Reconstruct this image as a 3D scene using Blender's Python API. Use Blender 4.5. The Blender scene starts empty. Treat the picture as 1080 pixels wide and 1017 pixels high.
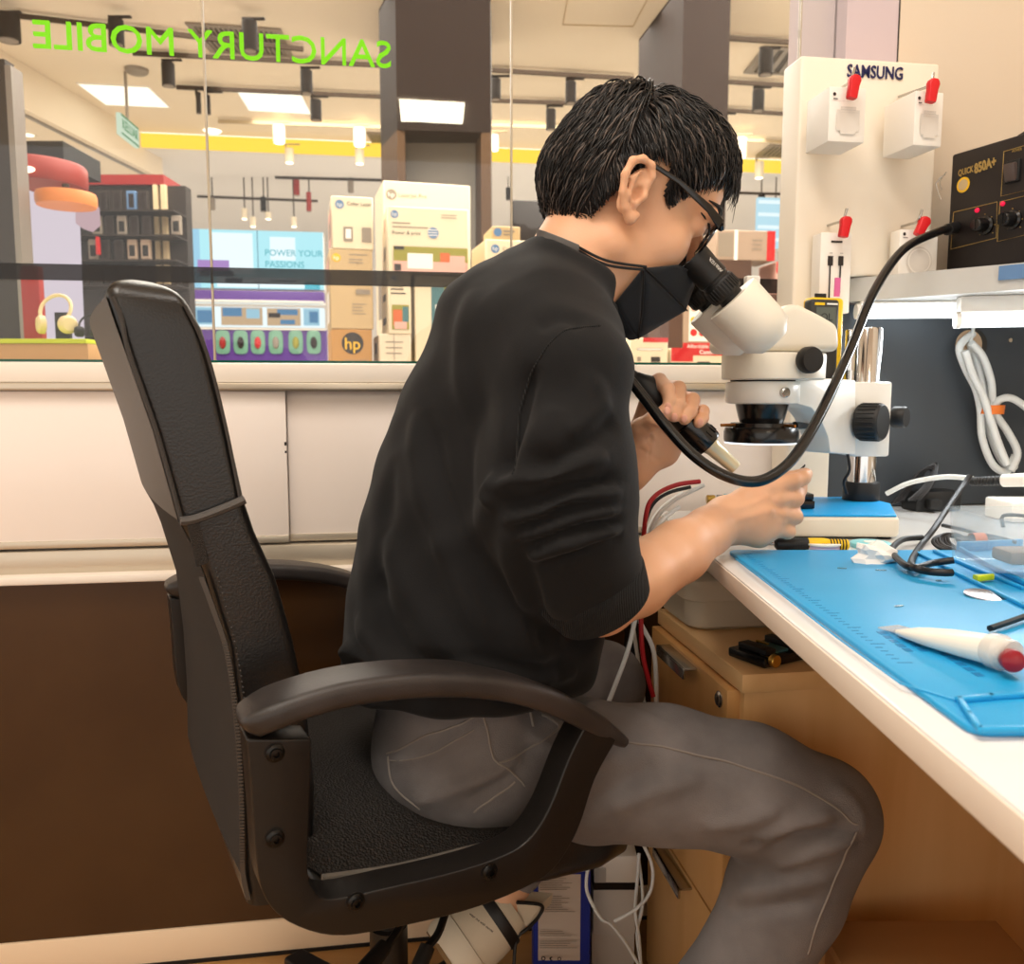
import bpy, bmesh, math, random
import numpy as np
from mathutils import Vector, Matrix
random.seed(7)
RNG = np.random.default_rng(11)
SC = bpy.context.scene
COL = SC.collection
V = lambda *a: np.array(a, dtype=float)
# ------------------------------------------------------------------ camera geometry (frame 1080 x 1017)
FPX, CX, CY, CAMZ = 900.0, 540.0, 508.5, 1.0
PITCH = math.atan((508.5 - 413.0) / FPX)
CP, SP = math.cos(PITCH), math.sin(PITCH)
CAM = V(0, 0, CAMZ)
def ray(px, py):
    x = (px - CX) / FPX; y = -(py - CY) / FPX
    return V(x, CP + y * SP, -SP + y * CP)
def P(px, py, d):
    "point seen at (px,py) whose world Y is d"
    r = ray(px, py); return CAM + r * (d / r[1])
def hit(px, py, p0, n):
    r = ray(px, py); t = np.dot(np.asarray(p0) - CAM, n) / np.dot(r, n); return CAM + r * t
def atz(px, py, z):
    return hit(px, py, V(0, 0, z), V(0, 0, 1))
Z = V(0, 0, 1)
def unit(v):
    v = np.asarray(v, float); return v / (np.linalg.norm(v) + 1e-12)
# wall frame: U along the wall, N away from the camera
YAW = math.radians(8.7)
WU, WN, W0 = V(math.cos(YAW), math.sin(YAW), 0), V(-math.sin(YAW), math.cos(YAW), 0), V(0, 1.5, 0)
def W(u, w, z): return W0 + WU * u + WN * w + Z * z
def wuz(px, py, w=0.0):
    q = hit(px, py, W0 + WN * w, WN) - W0; return np.dot(q, WU), q[2]
# ------------------------------------------------------------------ materials
def lin(c):
    if isinstance(c, str):
        c = [int(c[i:i + 2], 16) / 255 for i in (0, 2, 4)]
    return tuple(((x / 12.92) if x <= .04045 else ((x + .055) / 1.055) ** 2.4) for x in c) + (1.0,)
MATS = {}
def mat(name, col, rough=.5, metal=0., spec=.5, bump=None, vary=None, emit=None, sheen=0., sss=0., coat=0., trans=0., ior=1.45, alpha=1.0):
    """bump=(scale,strength[,kind]); vary=(scale,amount,colour2)"""
    m = bpy.data.materials.new(name); m.use_nodes = True
    nt = m.node_tree; b = nt.nodes['Principled BSDF']; L = nt.links.new
    b.inputs['Base Color'].default_value = lin(col)
    b.inputs['Roughness'].default_value = rough; b.inputs['Metallic'].default_value = metal
    b.inputs['Specular IOR Level'].default_value = spec; b.inputs['IOR'].default_value = ior
    if sheen: b.inputs['Sheen Weight'].default_value = sheen; b.inputs['Sheen Roughness'].default_value = .5
    if coat: b.inputs['Coat Weight'].default_value = coat
    if trans: b.inputs['Transmission Weight'].default_value = trans
    if alpha < 1: b.inputs['Alpha'].default_value = alpha
    if sss:
        b.inputs['Subsurface Weight'].default_value = sss
        b.inputs['Subsurface Radius'].default_value = (1, .35, .2); b.inputs['Subsurface Scale'].default_value = .006
    if emit: b.inputs['Emission Color'].default_value = lin(emit[0]); b.inputs['Emission Strength'].default_value = emit[1]
    tc = None
    if bump or vary:
        tc = nt.nodes.new('ShaderNodeTexCoord')
    if bump:
        kind = bump[2] if len(bump) > 2 else 'noise'
        bp = nt.nodes.new('ShaderNodeBump'); bp.inputs['Strength'].default_value = bump[1]; bp.inputs['Distance'].default_value = .002
        if kind == 'noise':
            t = nt.nodes.new('ShaderNodeTexNoise'); t.inputs['Scale'].default_value = bump[0]; t.inputs['Detail'].default_value = 4; o = t.outputs['Fac']
        elif kind == 'voronoi':
            t = nt.nodes.new('ShaderNodeTexVoronoi'); t.inputs['Scale'].default_value = bump[0]; o = t.outputs['Distance']
        elif kind == 'wave':
            t = nt.nodes.new('ShaderNodeTexWave'); t.inputs['Scale'].default_value = bump[0]; t.inputs['Distortion'].default_value = .5; o = t.outputs['Fac']
        L(tc.outputs['Object'], t.inputs['Vector'])
        L(o, bp.inputs['Height']); L(bp.outputs['Normal'], b.inputs['Normal'])
    if vary:
        t = nt.nodes.new('ShaderNodeTexNoise'); t.inputs['Scale'].default_value = vary[0]; t.inputs['Detail'].default_value = 5
        L(tc.outputs['Object'], t.inputs['Vector'])
        r = nt.nodes.new('ShaderNodeMapRange'); r.inputs['From Min'].default_value = .35; r.inputs['From Max'].default_value = .65; r.inputs['To Max'].default_value = vary[1]
        L(t.outputs['Fac'], r.inputs['Value'])
        mx = nt.nodes.new('ShaderNodeMix'); mx.data_type = 'RGBA'
        mx.inputs['A'].default_value = lin(col); mx.inputs['B'].default_value = lin(vary[2])
        L(r.outputs['Result'], mx.inputs['Factor']); L(mx.outputs['Result'], b.inputs['Base Color'])
    MATS[name] = m
    return m
def emis(name, col, s):
    m = bpy.data.materials.new(name); m.use_nodes = True; nt = m.node_tree
    nt.nodes.clear(); o = nt.nodes.new('ShaderNodeOutputMaterial'); e = nt.nodes.new('ShaderNodeEmission')
    e.inputs['Color'].default_value = lin(col); e.inputs['Strength'].default_value = s
    nt.links.new(e.outputs[0], o.inputs[0]); MATS[name] = m; return m
def wood(name, c1, c2, scale=6, axis='Z', rough=.45):
    m = bpy.data.materials.new(name); m.use_nodes = True; nt = m.node_tree; b = nt.nodes['Principled BSDF']; L = nt.links.new
    tc = nt.nodes.new('ShaderNodeTexCoord'); mp = nt.nodes.new('ShaderNodeMapping')
    s = {'X': (.12, 1, 1), 'Y': (1, .12, 1), 'Z': (1, 1, .12)}[axis]
    mp.inputs['Scale'].default_value = s
    n = nt.nodes.new('ShaderNodeTexNoise'); n.inputs['Scale'].default_value = scale * 4; n.inputs['Detail'].default_value = 8; n.inputs['Distortion'].default_value = .6
    n2 = nt.nodes.new('ShaderNodeTexNoise'); n2.inputs['Scale'].default_value = scale * .5; n2.inputs['Detail'].default_value = 3
    ad = nt.nodes.new('ShaderNodeMath'); ad.operation = 'MULTIPLY_ADD'; ad.inputs[1].default_value = .55
    r = nt.nodes.new('ShaderNodeMapRange'); r.inputs['From Min'].default_value = .5; r.inputs['From Max'].default_value = 1.0
    mx = nt.nodes.new('ShaderNodeMix'); mx.data_type = 'RGBA'; mx.inputs['A'].default_value = lin(c1); mx.inputs['B'].default_value = lin(c2)
    L(tc.outputs['Object'], mp.inputs['Vector']); L(mp.outputs[0], n.inputs['Vector']); L(mp.outputs[0], n2.inputs['Vector'])
    L(n.outputs['Fac'], ad.inputs[0]); L(n2.outputs['Fac'], ad.inputs[2]); L(ad.outputs[0], r.inputs['Value'])
    L(r.outputs['Result'], mx.inputs['Factor']); L(mx.outputs['Result'], b.inputs['Base Color'])
    b.inputs['Roughness'].default_value = rough
    MATS[name] = m; return m
def glassmat(name, tint=(1, 1, 1), rough=0.0, refl=1.0, tfac=None):
    "thin pane: fresnel mix of clear and mirror"
    m = bpy.data.materials.new(name); m.use_nodes = True; nt = m.node_tree; nt.nodes.clear(); L = nt.links.new
    o = nt.nodes.new('ShaderNodeOutputMaterial'); mx = nt.nodes.new('ShaderNodeMixShader')
    t = nt.nodes.new('ShaderNodeBsdfTransparent'); t.inputs[0].default_value = (*tint, 1)
    g = nt.nodes.new('ShaderNodeBsdfGlossy'); g.inputs['Roughness'].default_value = rough; g.inputs['Color'].default_value = (refl, refl, refl, 1)
    f = nt.nodes.new('ShaderNodeFresnel'); f.inputs[0].default_value = 1.5
    L(f.outputs[0], mx.inputs[0]); L(t.outputs[0], mx.inputs[1]); L(g.outputs[0], mx.inputs[2]); L(mx.outputs[0], o.inputs[0])
    MATS[name] = m; return m
def film(name, col, cover, rough=.3):
    "partly see-through coloured film or plastic"
    m = bpy.data.materials.new(name); m.use_nodes = True; nt = m.node_tree; b = nt.nodes['Principled BSDF']; L = nt.links.new
    b.inputs['Base Color'].default_value = lin(col); b.inputs['Roughness'].default_value = rough
    o = nt.nodes['Material Output']; mx = nt.nodes.new('ShaderNodeMixShader'); t = nt.nodes.new('ShaderNodeBsdfTransparent')
    mx.inputs[0].default_value = cover; L(t.outputs[0], mx.inputs[1]); L(b.outputs[0], mx.inputs[2]); L(mx.outputs[0], o.inputs[0])
    MATS[name] = m; return m
# ------------------------------------------------------------------ mesh builder
def frame(x=None, z=None, o=(0, 0, 0), y=None):
    "4x4 with given local axes"
    M = np.eye(4)
    if x is not None and y is not None:
        x = unit(x); z = unit(np.cross(x, y)); y = np.cross(z, x)
    elif x is not None and z is not None:
        x = unit(x); y = unit(np.cross(z, x)); z = np.cross(x, y)
    else:
        z = unit(z); h = V(0, 0, 1) if abs(z[2]) < .9 else V(1, 0, 0); x = unit(np.cross(h, z)); y = np.cross(z, x)
    M[:3, 0], M[:3, 1], M[:3, 2], M[:3, 3] = x, y, z, o
    return M
def wframe(u, w, z, rot=0.0):
    c, s = math.cos(rot), math.sin(rot)
    return frame(x=WU * c + WN * s, z=Z, o=W(u, w, z))
def smoothpath(pts, n=6, closed=False):
    p = [np.asarray(q, float) for q in pts]
    if len(p) < 3: return p
    out = []
    N = len(p); rng = range(N if closed else N - 1)
    for i in rng:
        g = lambda k: p[k % N] if closed else p[min(max(k, 0), N - 1)]
        a, b, c, d = g(i - 1), g(i), g(i + 1), g(i + 2)
        for k in range(n):
            t = k / n
            out.append(.5 * ((2 * b) + (-a + c) * t + (2 * a - 5 * b + 4 * c - d) * t * t + (-a + 3 * b - 3 * c + d) * t ** 3))
    if not closed: out.append(p[-1])
    return out
class MB:
    def __init__(s): s.v = []; s.f = []; s.m = []; s.n = 0; s.cur = 0
    def add(s, vs, fs):
        vs = np.asarray(vs, float).reshape(-1, 3)
        s.v.append(vs); s.f.extend([tuple(int(i) + s.n for i in f) for f in fs]); s.m.extend([s.cur] * len(fs)); s.n += len(vs); return s
    def mi(s, i): s.cur = i; return s
    def bm(s, b, M=None):
        b.verts.index_update()
        vs = np.array([v.co[:] for v in b.verts]).reshape(-1, 3)
        if M is not None: vs = vs @ M[:3, :3].T + M[:3, 3]
        s.add(vs, [[v.index for v in f.verts] for f in b.faces]); b.free(); return s
    def box(s, c, size, M=None, bev=0., seg=2):
        b = bmesh.new(); bmesh.ops.create_cube(b, size=1)
        for v in b.verts: v.co = Vector((v.co.x * size[0] + c[0], v.co.y * size[1] + c[1], v.co.z * size[2] + c[2]))
        if bev: bmesh.ops.bevel(b, geom=b.edges[:], offset=min(bev, .49 * min(size)), segments=seg, profile=.5, affect='EDGES')
        return s.bm(b, M)
    def span(s, a, b, M=None, bev=0., seg=2):
        a, b = np.asarray(a, float), np.asarray(b, float)
        return s.box((a + b) / 2, np.abs(b - a), M, bev, seg)
    def tube(s, pts, r, sides=10, smooth=5, caps=True, closed=False, flat=None):
        pts0 = [np.asarray(p, float) for p in pts]
        rr = list(r) if hasattr(r, '__len__') else [r] * len(pts0)
        if smooth and len(pts0) > 2:
            q = smoothpath(pts0, smooth, closed)
            R = [x[0] for x in smoothpath([V(x, 0, 0) for x in rr], smooth, closed)]
        else: q, R = pts0, rr
        n = len(q); vs = []; up = None
        for i in range(n):
            t = unit(q[(i + 1) % n if closed else min(i + 1, n - 1)] - q[(i - 1) % n if closed else max(i - 1, 0)])
            if up is None:
                h = V(0, 0, 1) if abs(t[2]) < .9 else V(1, 0, 0); up = unit(np.cross(np.cross(t, h), t))
            else: up = unit(up - t * np.dot(up, t))
            sd = np.cross(t, up)
            for k in range(sides):
                a = 2 * math.pi * k / sides
                vs.append(q[i] + R[i] * (up * math.cos(a) + sd * math.sin(a)))
        fs = []
        for i in range(n if closed else n - 1):
            j = (i + 1) % n
            for k in range(sides):
                l = (k + 1) % sides; fs.append((i * sides + k, i * sides + l, j * sides + l, j * sides + k))
        if caps and not closed:
            fs.append(tuple(range(sides))[::-1]); fs.append(tuple((n - 1) * sides + k for k in range(sides)))
        return s.add(vs, fs)
    def lathe(s, prof, o, axis, sides=32, caps=True, x=None, ang=2 * math.pi):
        "prof: list of (radius, height along axis)"
        M = frame(z=axis, o=o) if x is None else frame(x=x, z=axis, o=o)
        vs = []; n = len(prof)
        for r, h in prof:
            for k in range(sides):
                a = ang * k / sides
                vs.append(M[:3, :3] @ V(r * math.cos(a), r * math.sin(a), h) + M[:3, 3])
        fs = []
        for i in range(n - 1):
            for k in range(sides):
                l = (k + 1) % sides; fs.append((i * sides + k, i * sides + l, (i + 1) * sides + l, (i + 1) * sides + k))
        if caps:
            fs.append(tuple(range(sides))[::-1]); fs.append(tuple((n - 1) * sides + k for k in range(sides)))
        return s.add(vs, fs)
    def prism(s, poly, depth, M=None, bev=0., seg=2):
        "poly: 2D points in local XY, extruded along +Z by depth"
        b = bmesh.new(); vs = [b.verts.new((p[0], p[1], 0)) for p in poly]; f = b.faces.new(vs)
        r = bmesh.ops.extrude_face_region(b, geom=[f])
        for e in r['geom']:
            if isinstance(e, bmesh.types.BMVert): e.co.z += depth
        bmesh.ops.recalc_face_normals(b, faces=b.faces[:])
        if bev: bmesh.ops.bevel(b, geom=[e for e in b.edges], offset=bev, segments=seg, profile=.5, affect='EDGES', clamp_overlap=True)
        return s.bm(b, M)
    def hull3(s, poly3, off):
        "planar 3D polygon extruded by vector off"
        p = [np.asarray(q, float) for q in poly3]; n = len(p); off = np.asarray(off, float)
        s.add(p + [q + off for q in p], [tuple(range(n))[::-1], tuple(range(n, 2 * n))] + [(i, (i + 1) % n, n + (i + 1) % n, n + i) for i in range(n)]); return s
    def loft(s, rings, caps=True):
        n = len(rings[0]); vs = [p for r in rings for p in r]; fs = []
        for i in range(len(rings) - 1):
            for k in range(n):
                l = (k + 1) % n; fs.append((i * n + k, i * n + l, (i + 1) * n + l, (i + 1) * n + k))
        if caps: fs.append(tuple(range(n))[::-1]); fs.append(tuple((len(rings) - 1) * n + k for k in range(n)))
        return s.add(vs, fs)
    def sphere(s, c, r, M=None, seg=16):
        b = bmesh.new(); bmesh.ops.create_uvsphere(b, u_segments=seg, v_segments=max(6, seg // 2), radius=1)
        r = r if hasattr(r, '__len__') else (r, r, r)
        for v in b.verts: v.co = Vector((v.co.x * r[0] + c[0], v.co.y * r[1] + c[1], v.co.z * r[2] + c[2]))
        return s.bm(b, M)
    def quad(s, a, b, c, d): return s.add([a, b, c, d], [(0, 1, 2, 3)])
    def text(s, txt, M, size=None, width=None, depth=.001, mirror=False, bold=0., align='CENTER', sx=1.0):
        vs, fs = text_mesh(txt, bold)
        if len(vs) == 0: return s
        vs = vs.copy(); w = vs[:, 0].max() - vs[:, 0].min(); h = vs[:, 1].max() - vs[:, 1].min()
        k = (width / w) if width else size / .72
        x0 = {'CENTER': (vs[:, 0].max() + vs[:, 0].min()) / 2, 'LEFT': vs[:, 0].min(), 'RIGHT': vs[:, 0].max()}[align]
        vs[:, 0] = (vs[:, 0] - x0) * k * sx; vs[:, 1] *= (size / .72) if size else k; vs[:, 2] = np.where(vs[:, 2] > 0, depth, 0)
        if mirror: vs[:, 0] *= -1
        return s.add(vs @ M[:3, :3].T + M[:3, 3], fs)
    def build(s, name, mats, parent=None, smooth=40, loc=None):
        if not isinstance(mats, (list, tuple)): mats = [mats]
        vs = np.concatenate(s.v) if s.v else np.zeros((0, 3))
        root = parent
        if parent is not None:
            o0 = np.array(parent['_w'])
        elif loc is not None: o0 = np.asarray(loc, float)
        else:
            lo, hi = vs.min(0), vs.max(0); o0 = V((lo[0] + hi[0]) / 2, (lo[1] + hi[1]) / 2, lo[2])
        me = bpy.data.meshes.new(name)
        me.from_pydata((vs - o0).tolist(), [], s.f)
        for m in mats: me.materials.append(m)
        if len(mats) > 1: me.polygons.foreach_set('material_index', s.m)
        if smooth is not None:
            me.polygons.foreach_set('use_smooth', [True] * len(me.polygons))
            if smooth < 180: me.set_sharp_from_angle(angle=math.radians(smooth))
        me.update()
        o = bpy.data.objects.new(name, me); COL.objects.link(o)
        if parent is not None: o.parent = parent
        else: o.location = o0
        o['_w'] = o0.tolist()
        return o
_TX = {}
def text_mesh(txt, bold=0.):
    key = (txt, bold)
    if key in _TX: return _TX[key]
    c = bpy.data.curves.new('t', 'FONT'); c.body = txt; c.extrude = .01; c.offset = bold; c.resolution_u = 3
    o = bpy.data.objects.new('t', c); COL.objects.link(o)
    dg = bpy.context.evaluated_depsgraph_get(); e = o.evaluated_get(dg); me = e.to_mesh()
    vs = np.array([v.co[:] for v in me.vertices]).reshape(-1, 3); fs = [tuple(p.vertices) for p in me.polygons]
    e.to_mesh_clear(); bpy.data.objects.remove(o); bpy.data.curves.remove(c)
    _TX[key] = (vs, fs); return vs, fs
def thing(name, label, cat, loc, group=None):
    o = bpy.data.objects.new(name, None); COL.objects.link(o); o.empty_display_size = .05
    o.location = tuple(loc); o['_w'] = [float(x) for x in loc]
    return tag(o, label, cat, group)
def tag(o, label, cat, group=None):
    o['label'] = label; o['category'] = cat
    if group: o['group'] = group
    return o
def struct(mb, name, mats, smooth=30):
    o = mb.build(name, mats, smooth=smooth); o['kind'] = 'structure'; return o
def rrect(c, a, b, r=.3, n=6):
    "rounded rectangle ring: centre c, half vectors a, b; r relative corner radius in metres"
    la, lb = np.linalg.norm(a), np.linalg.norm(b); ua, ub = a / la, b / lb; r = min(r, la * .98, lb * .98); out = []
    for qx, qy, a0 in ((1, 1, 0), (-1, 1, 90), (-1, -1, 180), (1, -1, 270)):
        for k in range(n):
            t = math.radians(a0 + 90 * k / (n - 1))
            out.append(c + ua * (qx * (la - r) + r * math.cos(t)) + ub * (qy * (lb - r) + r * math.sin(t)))
    return out
# ------------------------------------------------------------------ signed-distance sculpting
class SDF:
    def __init__(s, lo, hi, h):
        s.lo = np.asarray(lo, float); s.h = h; s.n = np.ceil((np.asarray(hi) - s.lo) / h).astype(int) + 1
        s.F = np.full(s.n, .08, np.float32)
    def _grid(s, lo, hi):
        a = np.clip(np.floor((lo - s.lo) / s.h).astype(int), 0, s.n); b = np.clip(np.ceil((hi - s.lo) / s.h).astype(int) + 1, 0, s.n)
        if np.any(b <= a): return None, None
        g = np.meshgrid(*[(np.arange(a[i], b[i]) * s.h + s.lo[i]).astype(np.float32) for i in range(3)], indexing='ij', sparse=False)
        return tuple(slice(a[i], b[i]) for i in range(3)), g
    def _put(s, sl, d, k, sub):
        f = s.F[sl]
        if sub:
            d = -d
            hh = np.clip(.5 - .5 * (f - d) / k, 0, 1); s.F[sl] = f * (1 - hh) + d * hh + k * hh * (1 - hh)
        else:
            hh = np.clip(.5 + .5 * (f - d) / k, 0, 1); s.F[sl] = f * (1 - hh) + d * hh - k * hh * (1 - hh)
    def cone(s, a, b, ra, rb, k=.01, sq=None, sub=False):
        "round cone; sq=(axis, factor): squeeze along axis (factor>1 widens)"
        a, b = np.asarray(a, float), np.asarray(b, float); R = max(ra, rb) * (max(1, sq[1]) if sq else 1) + .03 + k
        sl, g = s._grid(np.minimum(a, b) - R, np.maximum(a, b) + R)
        if sl is None: return s
        p = [g[i] - a[i] for i in range(3)]; ba = b - a
        if sq:
            n = unit(sq[0]); f = 1 / sq[1]; dn = sum(p[i] * n[i] for i in range(3)) * (f - 1)
            p = [p[i] + dn * n[i] for i in range(3)]; ba = ba + n * np.dot(ba, n) * (f - 1)
        l2 = np.dot(ba, ba) + 1e-12
        t = np.clip(sum(p[i] * ba[i] for i in range(3)) / l2, 0, 1)
        d = np.sqrt(sum((p[i] - t * ba[i]) ** 2 for i in range(3))) - (ra + (rb - ra) * t)
        s._put(sl, d, k, sub); return s
    def chain(s, pts, rs, k=.01, sq=None):
        for i in range(len(pts) - 1): s.cone(pts[i], pts[i + 1], rs[i], rs[i + 1], k, sq)
        return s
    def ell(s, c, r, M=None, k=.01, sub=False):
        c = np.asarray(c, float); R = max(r) + .03 + k; sl, g = s._grid(c - R, c + R)
        if sl is None: return s
        M = np.eye(3) if M is None else M[:3, :3]
        p = [g[i] - c[i] for i in range(3)]
        q = [sum(p[i] * M[i, j] for i in range(3)) / r[j] for j in range(3)]
        k0 = np.sqrt(sum(x * x for x in q)); k1 = np.sqrt(sum((q[j] / r[j]) ** 2 for j in range(3)))
        s._put(sl, k0 * (k0 - 1) / np.maximum(k1, 1e-6), k, sub); return s
    def plane(s, p0, n, k=.004, c=None, R=None):
        "cut away the side the normal points to (only within R of c when given)"
        n = unit(n); sl, g = s._grid(s.lo - 1, s.lo + s.n * s.h + 1) if c is None else s._grid(np.asarray(c) - R, np.asarray(c) + R)
        d = -sum((g[i] - p0[i]) * n[i] for i in range(3))
        if c is not None: d = np.maximum(d, np.sqrt(sum((g[i] - c[i]) ** 2 for i in range(3))) - R)
        s._put(sl, d, k, True); return s
    def mesh(s):
        F = s.F; F[0] = F[-1] = .08; F[:, 0] = F[:, -1] = .08; F[:, :, 0] = F[:, :, -1] = .08
        I = F < 0; c = None
        n = np.array(F.shape) - 1
        cnt = np.zeros(n, np.uint8)
        for dx in (0, 1):
            for dy in (0, 1):
                for dz in (0, 1): cnt += I[dx:n[0] + dx, dy:n[1] + dy, dz:n[2] + dz]
        act = np.argwhere((cnt > 0) & (cnt < 8)); idx = np.full(n, -1, np.int64); idx[tuple(act.T)] = np.arange(len(act))
        acc = np.zeros((len(act), 3)); num = np.zeros(len(act))
        cor = [(x, y, z) for x in (0, 1) for y in (0, 1) for z in (0, 1)]
        val = {q: F[act[:, 0] + q[0], act[:, 1] + q[1], act[:, 2] + q[2]] for q in cor}
        for q in cor:
            for ax in range(3):
                if q[ax] == 0:
                    w = list(q); w[ax] = 1; w = tuple(w); a, b = val[q], val[w]; mk = (a < 0) != (b < 0)
                    t = np.where(mk, a / np.where(mk, a - b, 1), 0)
                    pt = np.tile(np.array(q, float), (len(act), 1)); pt[:, ax] += t
                    acc[mk] += pt[mk]; num[mk] += 1
        vs = (act + acc / num[:, None]) * s.h + s.lo
        faces = []
        for ax in range(3):
            a0 = [slice(None)] * 3; a1 = [slice(None)] * 3; a0[ax] = slice(0, -1); a1[ax] = slice(1, None)
            A, B = I[tuple(a0)], I[tuple(a1)]
            for fl, E in ((0, A & ~B), (1, ~A & B)):
                e = np.argwhere(E); o1, o2 = [(1, 2), (2, 0), (0, 1)][ax]
                q = []
                for d1, d2 in ((0, 0), (1, 0), (1, 1), (0, 1)):
                    w = e.copy(); w[:, o1] -= 1 - d1; w[:, o2] -= 1 - d2; q.append(idx[tuple(w.T)])
                q = np.stack(q, 1)
                faces.append(q if fl == 0 else q[:, ::-1])
        return vs, np.concatenate(faces)
def vnormals(vs, fs):
    n = np.cross(vs[fs[:, 2]] - vs[fs[:, 0]], vs[fs[:, 3]] - vs[fs[:, 1]]); N = np.zeros_like(vs)
    for k in range(4): np.add.at(N, fs[:, k], n)
    return N / (np.linalg.norm(N, axis=1, keepdims=True) + 1e-12)
def relax(vs, fs, it=2, lam=.5):
    for _ in range(it):
        a = np.zeros_like(vs); c = np.zeros(len(vs))
        for k in range(4):
            for j in ((k + 1) % 4,):
                np.add.at(a, fs[:, k], vs[fs[:, j]]); np.add.at(c, fs[:, k], 1)
                np.add.at(a, fs[:, j], vs[fs[:, k]]); np.add.at(c, fs[:, j], 1)
        vs = vs + lam * (a / c[:, None] - vs)
    return vs
def folds(vs, fs, lines):
    "ridges (+) and creases (-) along 3D polylines: (pts, width, amp)"
    N = vnormals(vs, fs); D = np.zeros(len(vs))
    for pts, w, amp in lines:
        q = smoothpath(pts, 5); best = np.full(len(vs), 9.); tt = np.zeros(len(vs))
        lo, hi = np.min(q, 0) - 3 * w, np.max(q, 0) + 3 * w
        m = np.all((vs > lo) & (vs < hi), axis=1); vm = vs[m]
        if not len(vm): continue
        b = np.full(len(vm), 9.); t = np.zeros(len(vm)); n = len(q) - 1
        for i in range(n):
            a, c = q[i], q[i + 1]; ab = c - a; u = np.clip(((vm - a) @ ab) / (ab @ ab + 1e-12), 0, 1)
            d = np.linalg.norm(vm - a - u[:, None] * ab, axis=1); g = d < b; b[g] = d[g]; t[g] = (i + u[g]) / n
        D[m] += amp * np.exp(-(b / w) ** 2) * np.clip(np.minimum(t, 1 - t) * 5 + .15, 0, 1)
    return vs + N * D[:, None]
# ------------------------------------------------------------------ palette
M_ = mat
M_('ceil', 'eadbc4', .9, vary=(.5, .3, 'e2cfb2')); M_('ceil_far', 'e6e2de', .9)
M_('laminate', 'f6ece4', .28, coat=.2, vary=(2, .3, 'f1e4d9')); M_('ledge', 'efe6da', .35); M_('alu', 'c9beac', .35, .6)
M_('brown_gloss', '48301a', .2, spec=.6, vary=(3, .8, '382211'), bump=(400, .03)); M_('plinth', 'ecd2b2', .5); M_('black_gap', '0c0a09', .5)
M_('wall_paint', 'd9c9b4', .85, bump=(150, .05)); M_('pillar_lilac', 'c9b9bd', .7)
wood('floor_wood', 'c79a63', 'a1743f', 5, 'X', .4); wood('cab_wood', 'eec48c', 'd8a868', 4, 'Z', .35); wood('cab_wood_top', 'eec58e', 'd9aa6e', 4, 'Y', .35); wood('cab_front', 'e2b174', 'c99452', 4, 'Z', .38)
M_('bench_white', 'ecebe9', .25, coat=.25); M_('bench_edge', 'efe2d3', .4, vary=(6, .25, 'd8c9b8'))
M_('board_grey', '3c4248', .55, bump=(300, .05)); M_('black_panel', '0d0b0b', .4)
M_('col_dark', '170c08', .75, spec=.2); M_('col_brown', '4a3522', .7, spec=.2); M_('col_grey', '6d665c', .7); M_('col_slate', '2b2220', .75, spec=.2)
M_('metal_grille', '8f8578', .4, .3); M_('dark_slot', '2a2622', .6)
M_('spot_black', '14100e', .7, spec=.2); M_('spot_white', 'e9dcc2', .5); M_('track', '3a2f26', .8, spec=.2); M_('track_light', 'b9a583', .5)
emis('lamp_glow', 'fff1d0', 4.5); emis('reflected_panel_glow', 'fff6e2', 1.6); emis('cove_glow', 'ffcf48', 1.25); emis('tube_glow', 'f4fbff', 3.0)
emis('down_glow', 'fff3df', 2.5); emis('sign_reflection_green', '8ff01a', .95); emis('screen_blue', 'b2ecf6', 1.0); emis('screen_white', 'eafaff', 1.05); emis('poster_glow', 'e3d5e0', .85)
emis('teal_text', '5fc9d6', .8); emis('exit_white', 'dff0d8', .85); emis('exit_green', '5fae74', .6); emis('win_glow', 'bfe6f4', 1.0)
glassmat('pane', (.985, .99, .985), refl=.62); M_('glass_edge', '0f4a3a', .15); M_('seam_seal', 'b9ab95', .3)
film('band', '15100e', .74, .3)
M_('kraft', 'b98a4d', .75); M_('carton_white', 'dccdb4', .6); M_('carton_tan', 'c2a87e', .65); M_('carton_cream', 'e2d3b6', .55); M_('carton_grey', 'a58f7c', .6)
M_('ink_dark', '2b2420', .6); M_('ink_blue', '5c7fa8', .6); M_('ink_grey', '8d8172', .6); M_('print_olive', '8f8a2c', .6); M_('print_orange', 'c8622c', .6); M_('print_pink', 'dba99b', .6); M_('print_teal', '3f6f76', .6)
M_('red', 'c2181d', .5); M_('red_dark', '9a1f1c', .5); M_('white', 'f1ece4', .5); M_('brown_box', '4b3023', .6); M_('yellow', 'e8b820', .5); M_('cyan', '2fa3bd', .5)
M_('purple', '57348a', .5); M_('mint', '6d9f88', .4); M_('lime', 'c4d414', .5); M_('shelf_wood', 'c59a63', .5); M_('orange', 'd98345', .5, emit=('d98345', .15)); M_('lamp_red', '8e2a1e', .5)
M_('black_matte', '121110', .6); M_('beige_plastic', 'e2cfa4', .4); M_('case_dark', '2a211c', .5); M_('case_grey', '8d8276', .5); M_('post_cream', 'e6cfa6', .4); M_('frame_grey', '8d8680', .35, .4)
G = lambda n: MATS[n]
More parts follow.
